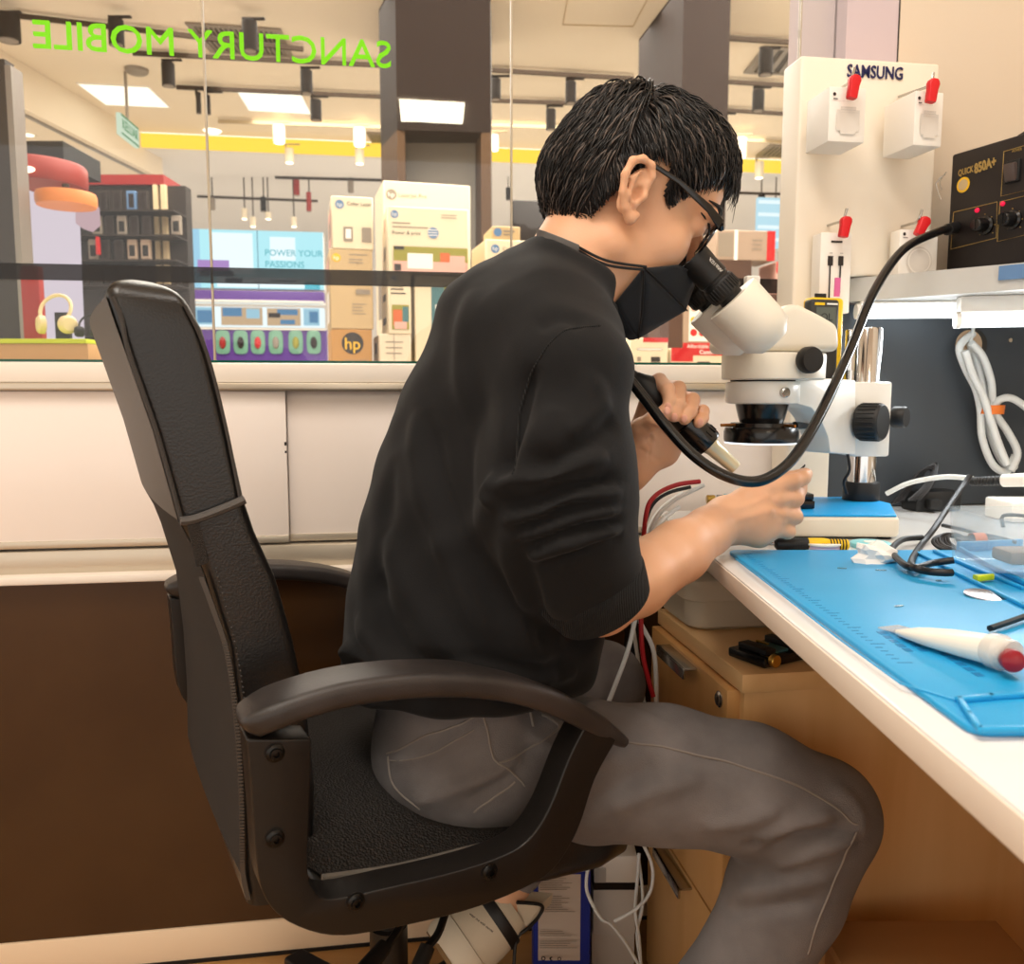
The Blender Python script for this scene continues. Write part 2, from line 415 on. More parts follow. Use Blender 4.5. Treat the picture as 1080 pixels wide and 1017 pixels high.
# ------------------------------------------------------------------ camera + light
cd = bpy.data.cameras.new('camera'); cam = bpy.data.objects.new('camera', cd); COL.objects.link(cam)
cam.location = (0, 0, CAMZ); cam.rotation_euler = (math.pi / 2 - PITCH, 0, 0)
cd.sensor_fit = 'HORIZONTAL'; cd.sensor_width = 36; cd.lens = 36 * FPX / 1080; cd.clip_start = .02; cd.dof.use_dof = True; cd.dof.focus_distance = 1.06; cd.dof.aperture_fstop = 9
SC.camera = cam
vs_ = SC.view_settings
SC.display_settings.display_device = 'sRGB'; vs_.view_transform = 'Standard'; vs_.look = 'None'; vs_.exposure = 0.10; vs_.gamma = 1.0; vs_.use_curve_mapping = False
w_ = bpy.data.worlds.new('world'); SC.world = w_; w_.use_nodes = True
w_.node_tree.nodes['Background'].inputs[0].default_value = (1.0, .93, .85, 1); w_.node_tree.nodes['Background'].inputs[1].default_value = 1.42
def area(name, loc, target, size, power, col=(1, 1, 1), sy=None):
    l = bpy.data.lights.new(name, 'AREA'); l.energy = power; l.color = col; l.size = size
    if sy: l.shape = 'RECTANGLE'; l.size_y = sy
    o = bpy.data.objects.new(name, l); COL.objects.link(o); o.location = loc
    o.rotation_euler = (Vector(target) - Vector(loc)).to_track_quat('-Z', 'Y').to_euler(); return o
CEIL = CAMZ + 2.2
area('ceiling_lamp_booth', (-.55, .25, CEIL - .05), (-.35, .9, .5), .9, 32, (1, .92, .82))
area('ceiling_lamp_bench', (.7, .4, CEIL - .05), (.5, 1.1, .7), .8, 16, (1, .95, .88))
area('ceiling_lamp_rear', (-.2, -.35, CEIL - .05), (0, 1.0, .7), 1.0, 24, (1, .92, .82))
for i, (x, y) in enumerate(((-.7, 3.7), (1.4, 4.0), (-.9, 6.2), (1.0, 6.6))):
    area('shop_lamp', (x, y, CEIL - .015), (x, y, 0), 2.4, 120, (1, .93, .83))
# ------------------------------------------------------------------ the room
fl = MB(); fl.span((-4, -5, -.02), (5, 1.78, 0)); struct(fl, 'floor', G('floor_wood'))
fl = MB(); fl.span((-9, 1.8, -.02), (9, 13, 0)); struct(fl, 'floor_shop', mat('floor_tile', 'efe9df', .4, vary=(2, .3, 'e6ddd0')))
ce = MB(); ce.add([W(-9, -7, CEIL), W(9, -7, CEIL), W(9, 6.45, CEIL), W(-9, 6.45, CEIL)], [(3, 2, 1, 0)])
ce.add([W(-9, -7, CEIL + .03), W(9, -7, CEIL + .03), W(9, 6.45, CEIL + .03), W(-9, 6.45, CEIL + .03)], [(0, 1, 2, 3)]); struct(ce, 'ceiling', G('ceil'))
ce = MB(); ce.span((-9, 6.5, CEIL - .12), (9, 11, CEIL - .09), wframe(0, 0, 0)); struct(ce, 'ceiling_far', G('ceil_far'))
fw = MB(); fw.span((-9, 11, 0), (9, 11.1, CEIL), wframe(0, 0, 0)); struct(fw, 'wall_far', G('ceil_far'))
# counter wall: everything in the wall frame (w=0 is the face of the doors)
z_gl = wuz(300, 383)[1]; z_lb = wuz(300, 404)[1]; z_tr = wuz(300, 412)[1]; z_db = wuz(300, 572)[1]; z_lo = wuz(300, 590)[1]; z_lb2 = wuz(300, 603)[1]; z_pl = wuz(200, 975)[1]
UL, UR = -1.6, .97
wf = wframe(0, 0, 0)
b = MB(); b.span((UL, -.005, z_lb), (UR, .33, z_gl), wf, .004); struct(b, 'trim_1', G('ledge'))
b = MB(); b.span((UL, -.012, z_tr), (UR, .01, z_lb), wf, .002); b.span((UL, -.014, z_tr + .003), (UR, -.011, z_tr + .006), wf); struct(b, 'trim_2', G('alu'))
ub, ub2 = wuz(303, 500)[0], wuz(660, 500)[0]
b = MB(); b.span((UL, .03, z_lo), (UR, .33, z_tr), wf); struct(b, 'wall_counter', G('laminate'))
def sliding_door(u0, u1, w, label):
    t = thing('sliding_door', label, 'cabinet door', W((u0 + u1) / 2, w, z_db), 'sliding doors under the glass')
    m = MB(); m.span((u0, w, z_db + .001), (u1, w + .009, z_tr - .001), wf, .001); m.build('door_panel', G('laminate'), t)
    m = MB(); m.span((u0, w - .003, z_db - .0), (u1, w + .0095, z_db + .012), wf, .001); m.build('bottom_rail', G('alu'), t)
    return t
t = sliding_door(UL, ub, .0, 'wide cream sliding cabinet door behind the office chair, left one')
m = MB(); m.span((ub - .0035, -.0006, 0), (ub + .0005, .0004, .006), wframe(0, 0, wuz(303, 470)[1])); m.span((ub - .003, -.0006, 0), (ub, .0004, .004), wframe(0, 0, wuz(303, 478)[1])); m.build('chipped_edge', G('ink_dark'), t)
sliding_door(ub + .001, ub2, .012, 'cream sliding cabinet door directly behind the seated man')
sliding_door(ub2 - .01, UR, .0, 'pale cabinet door behind the microscope, near the raised hand')
b = MB(); b.span((UL, -.006, z_lb2 + .008), (UR, .03, z_db - .004), wf, .002); struct(b, 'trim_3', G('alu'))
b = MB(); b.span((UL, -.03, z_lb2 - .004), (UR, .03, z_lb2 + .010), wf, .003); struct(b, 'trim_4', G('ledge'))
b = MB(); b.span((UL, -.006, z_pl), (UR, .03, z_lb2 - .006), wf); struct(b, 'wall_back', G('brown_gloss'))
b = MB(); b.span((UL, -.01, 0), (UR, .03, z_pl - .001), wf, .002); struct(b, 'baseboard_back', G('plinth'))
b = MB(); b.span((UL, -.012, .0), (UR, -.0095, .007), wf); struct(b, 'trim_5', G('black_gap'))
# glass over the counter
seams = [wuz(218, 200)[0], wuz(541, 200)[0], wuz(843, 200)[0]]; ug = wuz(889, 100, .02)[0]
edges = [UL] + seams + [ug + .2]
ztop = 2.35
for i in range(4):
    m = MB(); m.span((edges[i] + .0015, .014, z_gl), (edges[i + 1] - .0015, .022, ztop), wf)
    o = struct(m, f'window_{i + 1}', G('pane'), None)
m = MB()
for u in seams: m.span((u - .0016, .0145, z_gl), (u + .0016, .0215, ztop), wf)
struct(m, 'trim_6', G('seam_seal'))
m = MB(); m.span((UL, .010, z_gl - .0005), (ug + .15, .026, z_gl + .0045), wf); struct(m, 'trim_7', G('glass_edge'))
# dark film strip along the glass
u0, u1 = wuz(-60, 280, .013)[0], wuz(850, 300, .013)[0]
zs1, zs0 = wuz(300, 283.5, .0125)[1], wuz(300, 300, .0125)[1]
m = MB(); m.span((u0, .0118, zs0), (u1, .0135, zs1), wf)
tag(m.build('film_strip', G('band')), 'dark see-through strip running along the glass behind the man', 'strip')
# reflection of a lit sign, put in as glowing mirrored letters on the glass
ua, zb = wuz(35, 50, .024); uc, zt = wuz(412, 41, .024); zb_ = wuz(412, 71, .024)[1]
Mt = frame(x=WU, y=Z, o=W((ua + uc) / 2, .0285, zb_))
sg = thing('sign_reflection', 'green lit lettering high on the glass, read backwards from this side', 'sign', W((ua + uc) / 2, .0285, zb_))
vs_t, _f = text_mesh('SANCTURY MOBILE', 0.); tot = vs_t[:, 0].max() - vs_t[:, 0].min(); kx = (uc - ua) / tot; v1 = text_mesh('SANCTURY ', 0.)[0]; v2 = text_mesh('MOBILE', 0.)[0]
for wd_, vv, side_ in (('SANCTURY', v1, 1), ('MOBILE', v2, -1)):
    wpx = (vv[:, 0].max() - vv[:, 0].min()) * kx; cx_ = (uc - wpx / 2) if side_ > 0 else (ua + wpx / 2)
    m = MB(); m.text(wd_, frame(x=WU, y=Z, o=W(cx_, .0285, zb_)), size=(zt - zb_) * .96, width=wpx, depth=.005, mirror=True); m.build('word', G('sign_reflection_green'), sg, None)
# wall on the right and the lilac pillar
uw = wuz(941, 60)[0]; up0 = wuz(887, 20)[0]
b = MB(); b.span((up0, -.02, z_gl - .3), (uw - .004, .2, 3.0), wf); struct(b, 'wall_pillar', G('pillar_lilac'))
b = MB(); b.span((uw - .004, -.018, z_gl - .3), (uw, .2, 3.0), wf); struct(b, 'trim_8', G('dark_slot'))
b = MB(); b.span((uw, -.02, 0), (1.42, .2, 3.0), wf); struct(b, 'wall_right', G('wall_paint'))
b = MB(); b.span((1.47, -.7, 0), (1.55, 1.68, 3.0)); struct(b, 'wall_side', G('wall_paint'))
# ------------------------------------------------------------------ beyond the glass: the shop
def decals(mb, M, w, h, items):
    off = .0008
    for it in items:
        k = it[0]; mb.mi(it[1]); off += .0003
        if k == 'r':
            x0, y0, x1, y1 = it[2:6]
            q = [V(x0 * w, (1 - y1) * h, off), V(x1 * w, (1 - y1) * h, off), V(x1 * w, (1 - y0) * h, off), V(x0 * w, (1 - y0) * h, off)]
            mb.add([M[:3, :3] @ p + M[:3, 3] for p in q], [(0, 1, 2, 3)])
        elif k == 'd':
            cx, cy, r = it[2:5]; N = 20
            mb.add([M[:3, :3] @ V(cx * w + r * h * math.cos(6.2832 * j / N), (1 - cy) * h + r * h * math.sin(6.2832 * j / N), off) + M[:3, 3] for j in range(N)], [tuple(range(N))])
        elif k == 't':
            txt, x, y, s = it[2:6]; MM = M.copy(); MM[:3, 3] = M[:3, :3] @ V(x * w, (1 - y) * h, off) + M[:3, 3]
            mb.text(txt, MM, size=s * h, depth=.0004, align=it[6] if len(it) > 6 else 'LEFT', bold=it[7] if len(it) > 7 else 0)
    mb.mi(0)
def lines(mi, x0, x1, ys, h=.02, seed=1, ragged=.35):
    r = random.Random(seed); return [('r', mi, x0, y, x1 - (x1 - x0) * ragged * r.random(), y + h) for y in ys]
PB = ['carton_white', 'ink_dark', 'ink_blue', 'ink_grey', 'print_olive', 'print_orange', 'white', 'red', 'print_pink', 'print_teal', 'yellow', 'cyan']
def bgbox(name, px, w, dep, rot, base, front, label, cat='box', group=None, side=None, zbase=None):
    x0, y0, x1, y1 = px; u0, zt = wuz(x0, y0, w); u1, zb = wuz(x1, y1, w)
    if zbase is not None: zb = zbase
    wd, ht = (u1 - u0) / max(.3, math.cos(rot)), zt - zb
    m = MB(); F = wframe(u0, w, zb, rot); m.span((0, 0, 0), (wd, dep, ht), F, .004, 1)
    x = F[:3, 0]; MF = frame(x=x, y=Z, o=F[:3, 3]); decals(m, MF, wd, ht, front)
    if side: MS = frame(x=-F[:3, 1], y=Z, o=F[:3, 3] + F[:3, 1] * dep); decals(m, MS, dep, ht, side)
    o = m.build(name, [G(base)] + [G(k) for k in PB[1:]], loc=W(u0, w, zb)); tag(o, label, cat, group); return o, F, wd, ht, zb
WB = 2.05
zsh = wuz(380, 392, WB)[1]
sh = MB(); sh.span((wuz(280, 300, WB)[0], WB - .05, zsh - .04), (wuz(905, 300, WB)[0], WB + .9, zsh - .001), wf, .003)
for u in (wuz(300, 300, WB)[0], wuz(560, 300, WB)[0], wuz(880, 300, WB)[0]): sh.span((u, WB, 0), (u + .05, WB + .8, zsh - .04), wf)
tag(sh.build('display_counter', G('ledge')), 'long low display counter carrying printer boxes beyond the glass', 'counter')
R1 = .10
gb = 'printer boxes stacked beyond the glass'
hp = lambda mi, x, y, r: [('d', mi, x, y, r), ('t', 6, 'hp', x, y + r * .45, r * .9, 'CENTER', .01)]
A = bgbox('printer_box', (349, 347, 393, 392), WB, .30, R1, 'kraft', [('d', 1, .52, .33, .26), ('t', 10, 'hp', .52, .47, .28, 'CENTER', .01), ('r', 3, .3, .72, .9, .735), ('r', 3, .3, .72, .31, .95)], 'brown kraft printer box at the bottom of the left stack', group=gb, zbase=zsh)
z = A[4] + A[3] + .0005
B = bgbox('printer_box', (347, 262, 394, 345), WB, .30, R1, 'carton_tan', [('d', 10, .16, .11, .055), ('t', 6, 'hp', .16, .135, .05, 'CENTER')] + lines(3, .45, .9, [.06, .12, .16], .012) + lines(3, .5, .85, [.68, .72, .76, .8], .01) + [('r', 3, .6, .5, .93, .56)], 'tan printer box with yellow round logo, middle of the left stack', group=gb, zbase=z, side=[('r', 8, .1, .1, .9, .4), ('r', 6, .2, .5, .8, .9)])
z = B[4] + B[3] + .0005
bgbox('printer_box', (349, 206, 394, 260), WB, .30, R1, 'carton_cream', [('d', 2, .2, .16, .085), ('t', 6, 'hp', .2, .2, .08, 'CENTER'), ('t', 1, 'Color Laser', .38, .17, .07), ('r', 3, .28, .58, .5, .86), ('r', 6, .33, .62, .46, .8), ('r', 3, .72, .58, .95, .86)], 'cream printer box topping the left stack, blue round logo', group=gb, zbase=z, side=[('r', 8, .1, .2, .9, .9), ('r', 3, .3, .4, .7, .7), ('d', 2, .5, .12, .07)])
bgbox('printer_box', (404, 190, 498, 392), WB + .42, .33, .12, 'carton_cream', [('d', 3, .09, .07, .028), ('t', 6, 'hp', .09, .082, .026, 'CENTER'), ('t', 3, 'LaserJet Pro', .17, .08, .022)] + lines(3, .62, .95, [.2, .24, .28, .32], .008, 4), 'tallest pale carton, rising behind the other printer boxes', group=gb, zbase=zsh, side=[('r', 3, .3, .5, .7, .7)])  # ghostly reflection in the glass, put in as a solid box
C = bgbox('printer_box', (400, 352, 434, 392), WB - .02, .26, .10, 'carton_white', lines(3, .2, .9, [.2, .35, .5], .03, 5) + [('r', 3, .45, .0, .47, 1)], 'small white box at the very bottom, under the box with the orange picture', group=gb, zbase=zsh, side=[('r', 1, .3, .2, .6, .5)])
z = C[4] + C[3] + .0005
Dn = bgbox('printer_box', (409, 288, 434, 351), WB - .02, .26, .10, 'carton_cream', [('d', 2, .3, .08, .05)] + lines(1, .12, .9, [.2, .25, .32], .02, 6) + [('r', 4, .15, .52, .9, .93), ('r', 5, .2, .6, .6, .86), ('r', 9, .62, .55, .88, .8), ('r', 8, .25, .8, .8, .92)], 'upright white box with a small orange picture, below the big picture box', group=gb, zbase=z, side=[('r', 1, .25, .3, .7, .42), ('r', 1, .25, .7, .7, .82)])
bgbox('printer_box', (437, 290, 500, 392), WB + .0, .28, .04, 'carton_cream', [('r', 9, .28, .12, .5, .75), ('r', 4, .5, .1, .82, .5), ('r', 6, .35, .3, .6, .7)] + lines(3, .1, .6, [.82, .86, .9], .012, 2), 'cream box half hidden behind the man\'s back shoulder', group=gb, zbase=zsh)
z = Dn[4] + Dn[3] + .001
bgbox('printer_box', (408, 217, 495, 286), WB - .03, .28, .07, 'carton_cream', [('d', 2, .09, .12, .06), ('t', 6, 'hp', .09, .145, .06, 'CENTER')] + lines(3, .06, .3, [.24], .018, 3) + lines(3, .06, .5, [.30], .018, 3, .05) + [('t', 1, 'Power & print', .06, .42, .055), ('d', 2, .56, .38, .085)] + lines(6, .49, .62, [.33, .37, .41], .012, 3, .1) + lines(3, .66, .95, [.1, .14], .012, 2)
      + [('r', 4, .07, .6, .985, .985), ('r', 8, .07, .82, .985, .985), ('r', 6, .24, .7, .55, .93), ('r', 5, .64, .68, .76, .82), ('r', 8, .76, .72, .95, .9), ('r', 1, .08, .6, .2, .65), ('r', 1, .08, .87, .16, .97)], 'white printer box with a large olive picture band, on top of two boxes', group=gb, zbase=z, side=[('r', 3, .3, .55, .7, .75), ('r', 8, .4, .1, .6, .3)])
E = bgbox('printer_box', (512, 252, 572, 392), WB, .28, .10, 'carton_cream', [('d', 2, .17, .07, .033), ('t', 6, 'hp', .17, .082, .03, 'CENTER'), ('t', 1, 'Color LaserJet', .3, .083, .028)], 'cream box just behind the man\'s neck, blue round logo', group=gb, zbase=zsh, side=[('r', 2, .2, .2, .5, .3)])
bgbox('printer_box', (519, 238, 549, 251), WB + .02, .2, .06, 'carton_tan', [('d', 2, .2, .45, .3), ('r', 3, .4, .3, .8, .42), ('r', 3, .4, .55, .7, .65)], 'small tan box lying on the box behind the man\'s neck', group=gb, zbase=E[4] + E[3] + .0005)
# right-hand stacks
gr_ = 'boxes stacked behind the microscope'
A = bgbox('ink_box', (664, 356, 704, 392), WB, .2, .0, 'carton_cream', [('r', 7, .35, .0, 1, .13), ('r', 1, .2, .30, .85, .36), ('r', 6, .21, .31, .84, .35), ('r', 1, .56, .55, .8, .7), ('r', 3, .2, .55, .3, .68)], 'white and red box below the tip of the black mask', group=gr_, zbase=zsh)
bgbox('ink_box', (708, 367, 762, 392), WB - .0, .18, .0, 'carton_cream', [('r', 7, 0, 0, 1, .3), ('r', 7, .0, .0, .42, .55), ('t', 6, 'Canon', .68, .24, .17, 'CENTER', .02), ('r', 1, .5, .55, .75, .75)], 'flat box with a red band just left of the microscope head', group=gr_, zbase=zsh)
bgbox('ink_box', (697, 300, 719, 392), WB + .21, .18, .0, 'brown_box', [], 'dark brown upright box behind the mask', group=gr_, zbase=zsh)
bgbox('ink_box', (721, 303, 764, 392), WB + .21, .2, .0, 'carton_grey', [('r', 6, .14, .03, .6, .62)] + [('d', [11, 11, 8, 7, 10, 10, 7, 7][i], .25 + .2 * (i % 2), .10 + .14 * (i // 2), .042) for i in range(8)] + [('r', 7, 0, .64, 1, 1), ('t', 6, 'Affordable Ink', .1, .70, .045), ('t', 6, 'for high volume', .1, .76, .045), ('t', 6, 'PIXMA INK EFFI', .1, .85, .06)], 'printer poster box with rows of coloured dots', group=gr_, zbase=zsh)
F_ = bgbox('ink_box', (798, 310, 832, 392), WB + .45, .2, .0, 'brown_box', [('r', 3, .5, .1, .9, .5), ('d', 8, .7, .3, .05)], 'dark box low beside the white display stand', group=gr_, zbase=zsh)
G2 = bgbox('ink_box', (756, 274, 790, 392), WB + .45, .2, .0, 'brown_box', [('r', 7, .0, .3, 1, .36)], 'brown box behind the eyepieces', group=gr_, zbase=zsh)
bgbox('ink_box', (756, 242, 817, 273), WB + .45, .2, .0, 'carton_grey', [('r', 7, .86, 0, 1, 1), ('r', 3, .03, .1, .28, .9), ('r', 6, .3, .0, .36, 1)] + lines(3, .6, .8, [.3, .45, .6], .04, 3), 'grey box with a red end on top of the brown box', group=gr_, zbase=G2[4] + G2[3] + .0005)
bgbox('ink_box', (819, 276, 843, 309), WB + .45, .2, .0, 'print_pink', [('r', 7, 0, 0, 1, .35), ('r', 6, .2, .5, .7, .7)], 'pink box with red top on the dark box', group=gr_, zbase=F_[4] + F_[3] + .0005)
# columns
def col_pt(px, d): q = P(px, 300, d); return (q[0], q[1])
zc = atz(460, 0, 0)
m = MB(); zn = P(460, 137, 4.85)[2]
m.prism([col_pt(404, 5.2), col_pt(421, 4.85), col_pt(518, 4.9), col_pt(519, 5.7), col_pt(404, 5.7)], CEIL - zn - .002, frame(x=V(1, 0, 0), z=Z, o=V(0, 0, zn)))
m.mi(1)
for a in ([col_pt(404, 5.2), col_pt(421, 4.85), col_pt(429, 4.87), col_pt(431, 5.5), col_pt(404, 5.7)], [col_pt(500, 5.2), col_pt(508, 4.9), col_pt(518, 4.9), col_pt(519, 5.7), col_pt(500, 5.7)]):
    m.prism(a, zn, frame(x=V(1, 0, 0), z=Z, o=V(0, 0, 0)))
m.mi(2); m.prism([col_pt(429, 5.1), col_pt(502, 5.1), col_pt(502, 5.6), col_pt(429, 5.6)], zn, frame(x=V(1, 0, 0), z=Z, o=V(0, 0, 0)))
o = m.build('column', [G('col_dark'), G('col_brown'), G('col_grey')], smooth=None); o['kind'] = 'structure'
m = MB(); m.prism([col_pt(715, 4.84), col_pt(763, 4.91), col_pt(759, 5.72), col_pt(670, 5.62)], CEIL - .002, frame(x=V(1, 0, 0), z=Z, o=V(0, 0, 0)))
o = m.build('column', G('col_slate'), smooth=None); o['kind'] = 'structure'
# lowered ceiling on the left, with its downlights
zs = CAMZ + 1.9
a0, a1 = atz(-40, 81, zs), atz(172, 189, zs); dl = unit(a1 - a0); lf = V(-dl[1], dl[0], 0)
m = MB(); m.hull3([a0, a1, a1 + lf * 2.5, a0 + lf * 2.5], V(0, 0, CEIL - zs - .002)); o = m.build('ceiling_lowered', G('ceil'), smooth=None); o['kind'] = 'structure'
m = MB(); q = lf * .06; m.hull3([a0 + q, a0 + dl * 2.6 + q, a0 + dl * 2.6 + q * 1.5, a0 + q * 1.5], V(0, 0, -.012)); struct(m, 'trim_9', G('frame_grey'))
for i, (x, y, lb) in enumerate(((29, 142, 'small round downlight in the lowered ceiling, nearest the dark frame'), (79, 170, 'small round downlight in the lowered ceiling, middle of three'), (118, 190, 'small round downlight in the lowered ceiling, farthest from the frame'))):
    c = atz(x, y, zs); t = thing('downlight', lb, 'ceiling light', c, 'downlights in the lowered ceiling')
    m = MB(); m.lathe([(.045, -.004), (.06, -.006), (.065, 0), (.045, 0)], c, Z, 20, False); m.build('rim', G('spot_white'), t)
    m = MB(); m.lathe([(.046, -.003), (.046, -.001)], c, Z, 20); m.build('lens', G('down_glow'), t)
# cove light at the ceiling step
m = MB(); z1, z0 = CEIL - .005, CEIL - .118; m.span((-4.2, 6.46, z0), (4.2, 6.49, z1), wf)
tag(m.build('cove_light', G('cove_glow')), 'long yellow strip of light along the step in the shop ceiling', 'ceiling light')
# booth lights reflected in the glass, put in as glowing panels beyond it
def reflected_panel(pts, lb, grp='square ceiling light panels'):
    q = [atz(x, y, CEIL - .004) for x, y in pts]; c = sum(q) / 4
    t = thing('mirrored_light', lb, 'ceiling light', c, grp)
    m = MB(); m.hull3([c + (p - c) * .97 for p in q], V(0, 0, -.004)); m.build('diffuser', G('reflected_panel_glow'), t, None)
    m = MB(); n = 4
    for i in range(4):
        a, b_ = q[i], q[(i + 1) % 4]; m.hull3([a, b_, c + (b_ - c) * .965, c + (a - c) * .965], V(0, 0, -.008))
    m.build('frame', G('white'), t, None); return t
reflected_panel([(80, 87), (157, 91), (180, 113), (111, 110)], 'bright square light panel on the shop ceiling, above the lit emergency sign')
reflected_panel([(249, 95), (318, 98), (329, 120), (262, 116)], 'bright square light panel on the shop ceiling, beside the dark column')
# the booth's own ceiling panel: seen in the glass as a reflection on the dark column
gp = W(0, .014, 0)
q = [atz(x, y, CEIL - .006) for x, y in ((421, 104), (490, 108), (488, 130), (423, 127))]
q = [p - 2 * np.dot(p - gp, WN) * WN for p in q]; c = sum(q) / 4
t = thing('mirrored_light', 'light panel of the repair booth ceiling, mirrored in the glass over the column', 'ceiling light', c)
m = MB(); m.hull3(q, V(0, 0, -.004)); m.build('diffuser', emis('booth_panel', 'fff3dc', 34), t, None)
# tracks and spotlights
def trk(x0, y0, x1, y1, light=False, zz=CEIL - .03):
    a, b_ = atz(x0, y0, zz), atz(x1, y1, zz); m = MB(); d = unit(b_ - a)
    m.box((0, 0, 0), (np.linalg.norm(b_ - a), .018, .028), frame(x=d, z=Z, o=(a + b_) / 2))
    o = m.build('light_track', G('track_light' if light else 'track')); return o
for i, (a, lb) in enumerate((((-30, 11, 320, 52), 'dark ceiling track nearest the glass, crossing behind the green letters'), ((140, 56, 404, 69), 'dark ceiling track just below the green letters'), ((186, 92, 404, 102), 'dark ceiling track level with the light panels'),
        ((519, 74, 668, 83), 'dark ceiling track between the two columns, upper one'), ((519, 106, 668, 111), 'dark ceiling track between the two columns, lower one'), ((764, 40, 930, 51), 'ceiling track right of the slate column, topmost'),
        ((764, 86, 860, 92), 'ceiling track right of the slate column, middle one'), ((760, 116, 860, 122), 'ceiling track right of the slate column, lowest dark one'))):
    tag(trk(*a), lb, 'track', 'ceiling tracks for spotlights')
for a, lb in (((230, 128, 404, 134), 'pale ceiling track carrying white spots left of the column'), ((519, 132, 668, 137), 'pale ceiling track behind the man\'s hair'), ((764, 147, 860, 151), 'pale ceiling track above the yellow light strip at right')):
    tag(trk(*a, light=True), lb, 'track', 'pale ceiling tracks')
def spot(px, pt, pb, wpx, white, lb, grp, ytrk=None, tilt=(0, 0)):
    "px centre, pt/pb top and bottom of the can, wpx width in pixels; hangs from the ceiling at the track height ytrk"
    yt = ytrk if ytrk is not None else pt - 7
    d = atz(px, yt, CEIL - .03)[1]; a, b_ = P(px, pt, d), P(px, pb, d); r = wpx / 2 / FPX * d; h = a[2] - b_[2]
    t = thing('spotlight', lb, 'spotlight', b_, grp)
    m = MB(); ax = unit(V(tilt[0], tilt[1], 1)); o = V(a[0], a[1], b_[2])
    m.lathe([(r * .8, .004), (r, 0), (r, h), (r * .9, h + .004)], o, ax, 18); m.build('can', G('spot_white' if white else 'spot_black'), t)
    m = MB(); m.lathe([(r * .78, -.002), (r * .78, .003)], o, ax, 16); m.build('lens', G('lamp_glow') if white else G('case_grey'), t)
    m = MB(); top = CEIL - .045; sx = a[0] - r * .7
    m.span((sx - .008, a[1] - .008, a[2] - .02), (sx + .008, a[1] + .008, top)); m.span((sx - .01, a[1] - .012, top - .01), (sx + .12, a[1] + .012, top + .0)); m.build('bracket', G('track_light' if white else 'spot_black'), t); return t
gs = 'black spotlights on the ceiling tracks'
for a, lb in (((8, 16, 43, 22, 0), 'black spotlight cut by the left edge of the photo'), ((122, 21, 48, 15, 0), 'black spotlight behind the green letters B and I'), ((263, 23, 54, 15, 0), 'black spotlight behind the green letters C, T and U'),
        ((177, 67, 91, 13, 0), 'black spotlight above the lit panel, left of the glass seam'), ((323, 75, 99, 12, 0), 'black spotlight beside the panel, below the green letter A'), ((333, 106, 127, 11, 0), 'black spotlight right of the second light panel'),
        ((209, 98, 120, 5, 0), 'slim grey spotlight left of the glass seam'), ((219, 101, 121, 5, 0), 'slim grey spotlight right of the glass seam'),
        ((523, 84, 105, 10, 0), 'black spotlight at the right edge of the brown column'), ((602, 87, 109, 11, 0), 'black spotlight above the man\'s hair, nearer the slate column'), ((581, 116, 137, 10, 0), 'black spotlight touching the man\'s hair at the back'),
        ((808, 54, 79, 14, 0), 'black spotlight under the topmost track at right'), ((800, 96, 117, 12, 0), 'black spotlight on the middle track at right'), ((763, 124, 143, 9, 0), 'black spotlight peeking out beside the slate column'), ((834, 125, 146, 9, 0), 'black spotlight close to the white display stand')):
    spot(*a, lb, gs)
gw = 'white spotlights'
for a, lb in (((294, 133, 151, 12, 1), 'white lit spotlight left of the column, upper left one'), ((379, 136, 154, 12, 1), 'white lit spotlight close to the brown column, upper one'), ((305, 157, 172, 9, 1), 'white spotlight in front of the yellow strip, left one'), ((379, 158, 173, 9, 1), 'white spotlight in front of the yellow strip, by the column'),
        ((522, 143, 159, 7, 1), 'white spotlight half behind the brown column'), ((782, 146, 166, 11, 1), 'white lit spotlight above the yellow strip at right'), ((801, 171, 188, 9, 1), 'white spotlight in front of the yellow strip at right')):
    spot(*a, lb, gw)
zf = CEIL - .12
def far_spot(px, pt, pb, wpx, mt, lb, d=8.6):
    a, b_ = P(px, pt, d), P(px, pb, d); r = wpx / 2 / FPX * d; t = thing('spotlight', lb, 'spotlight', b_, 'small spotlights far back in the shop')
    m = MB(); m.lathe([(r, 0), (r, a[2] - b_[2])], b_, Z, 14); m.build('can', mt, t)
    m = MB(); m.span((a[0] - .005, a[1] - .005, a[2]), (a[0] + .005, a[1] + .005, zf)); m.build('stem', G('track'), t)
    m = MB(); m.lathe([(r * .8, -.004), (r * .8, .002)], b_, Z, 14); m.build('lens', G('lamp_glow') if mt is G('spot_white') else G('case_grey'), t)
for a, lb in (((224, 209, 221, 6, G('case_grey')), 'tiny grey spotlight over the blue screen, by the glass seam'), ((278, 208, 223, 6, G('spot_black')), 'tiny black spotlight over the middle of the blue screen'), ((258, 220, 231, 6, G('spot_white')), 'tiny white spotlight left of the black one'), ((267, 229, 239, 6, G('spot_white')), 'tiny white spotlight lowest over the screen, left'), ((283, 224, 231, 6, G('spot_white')), 'tiny white spotlight just under the black one'),
        ((310, 229, 239, 6, G('spot_white')), 'tiny white spotlight lowest over the screen, right'), ((313, 190, 206, 6, G('red_dark')), 'tiny dark red spotlight, upper one'), ((326, 203, 223, 5, G('red_dark')), 'tiny dark red spotlight beside the printer boxes'), ((370, 191, 203, 6, G('case_grey')), 'tiny grey spotlight above the cream printer box'),
        ((536, 198, 211, 5, G('spot_black')), 'tiny black spotlight right of the column base'), ((803, 204, 219, 7, G('spot_black')), 'tiny black spotlight above the grey box with the red end'), ((818, 216, 230, 9, G('spot_black')), 'tiny tilted spotlight in front of the far window'), ((760, 216, 232, 7, G('spot_black')), 'tiny black spotlight by the man\'s fringe')):
    far_spot(*a, lb)
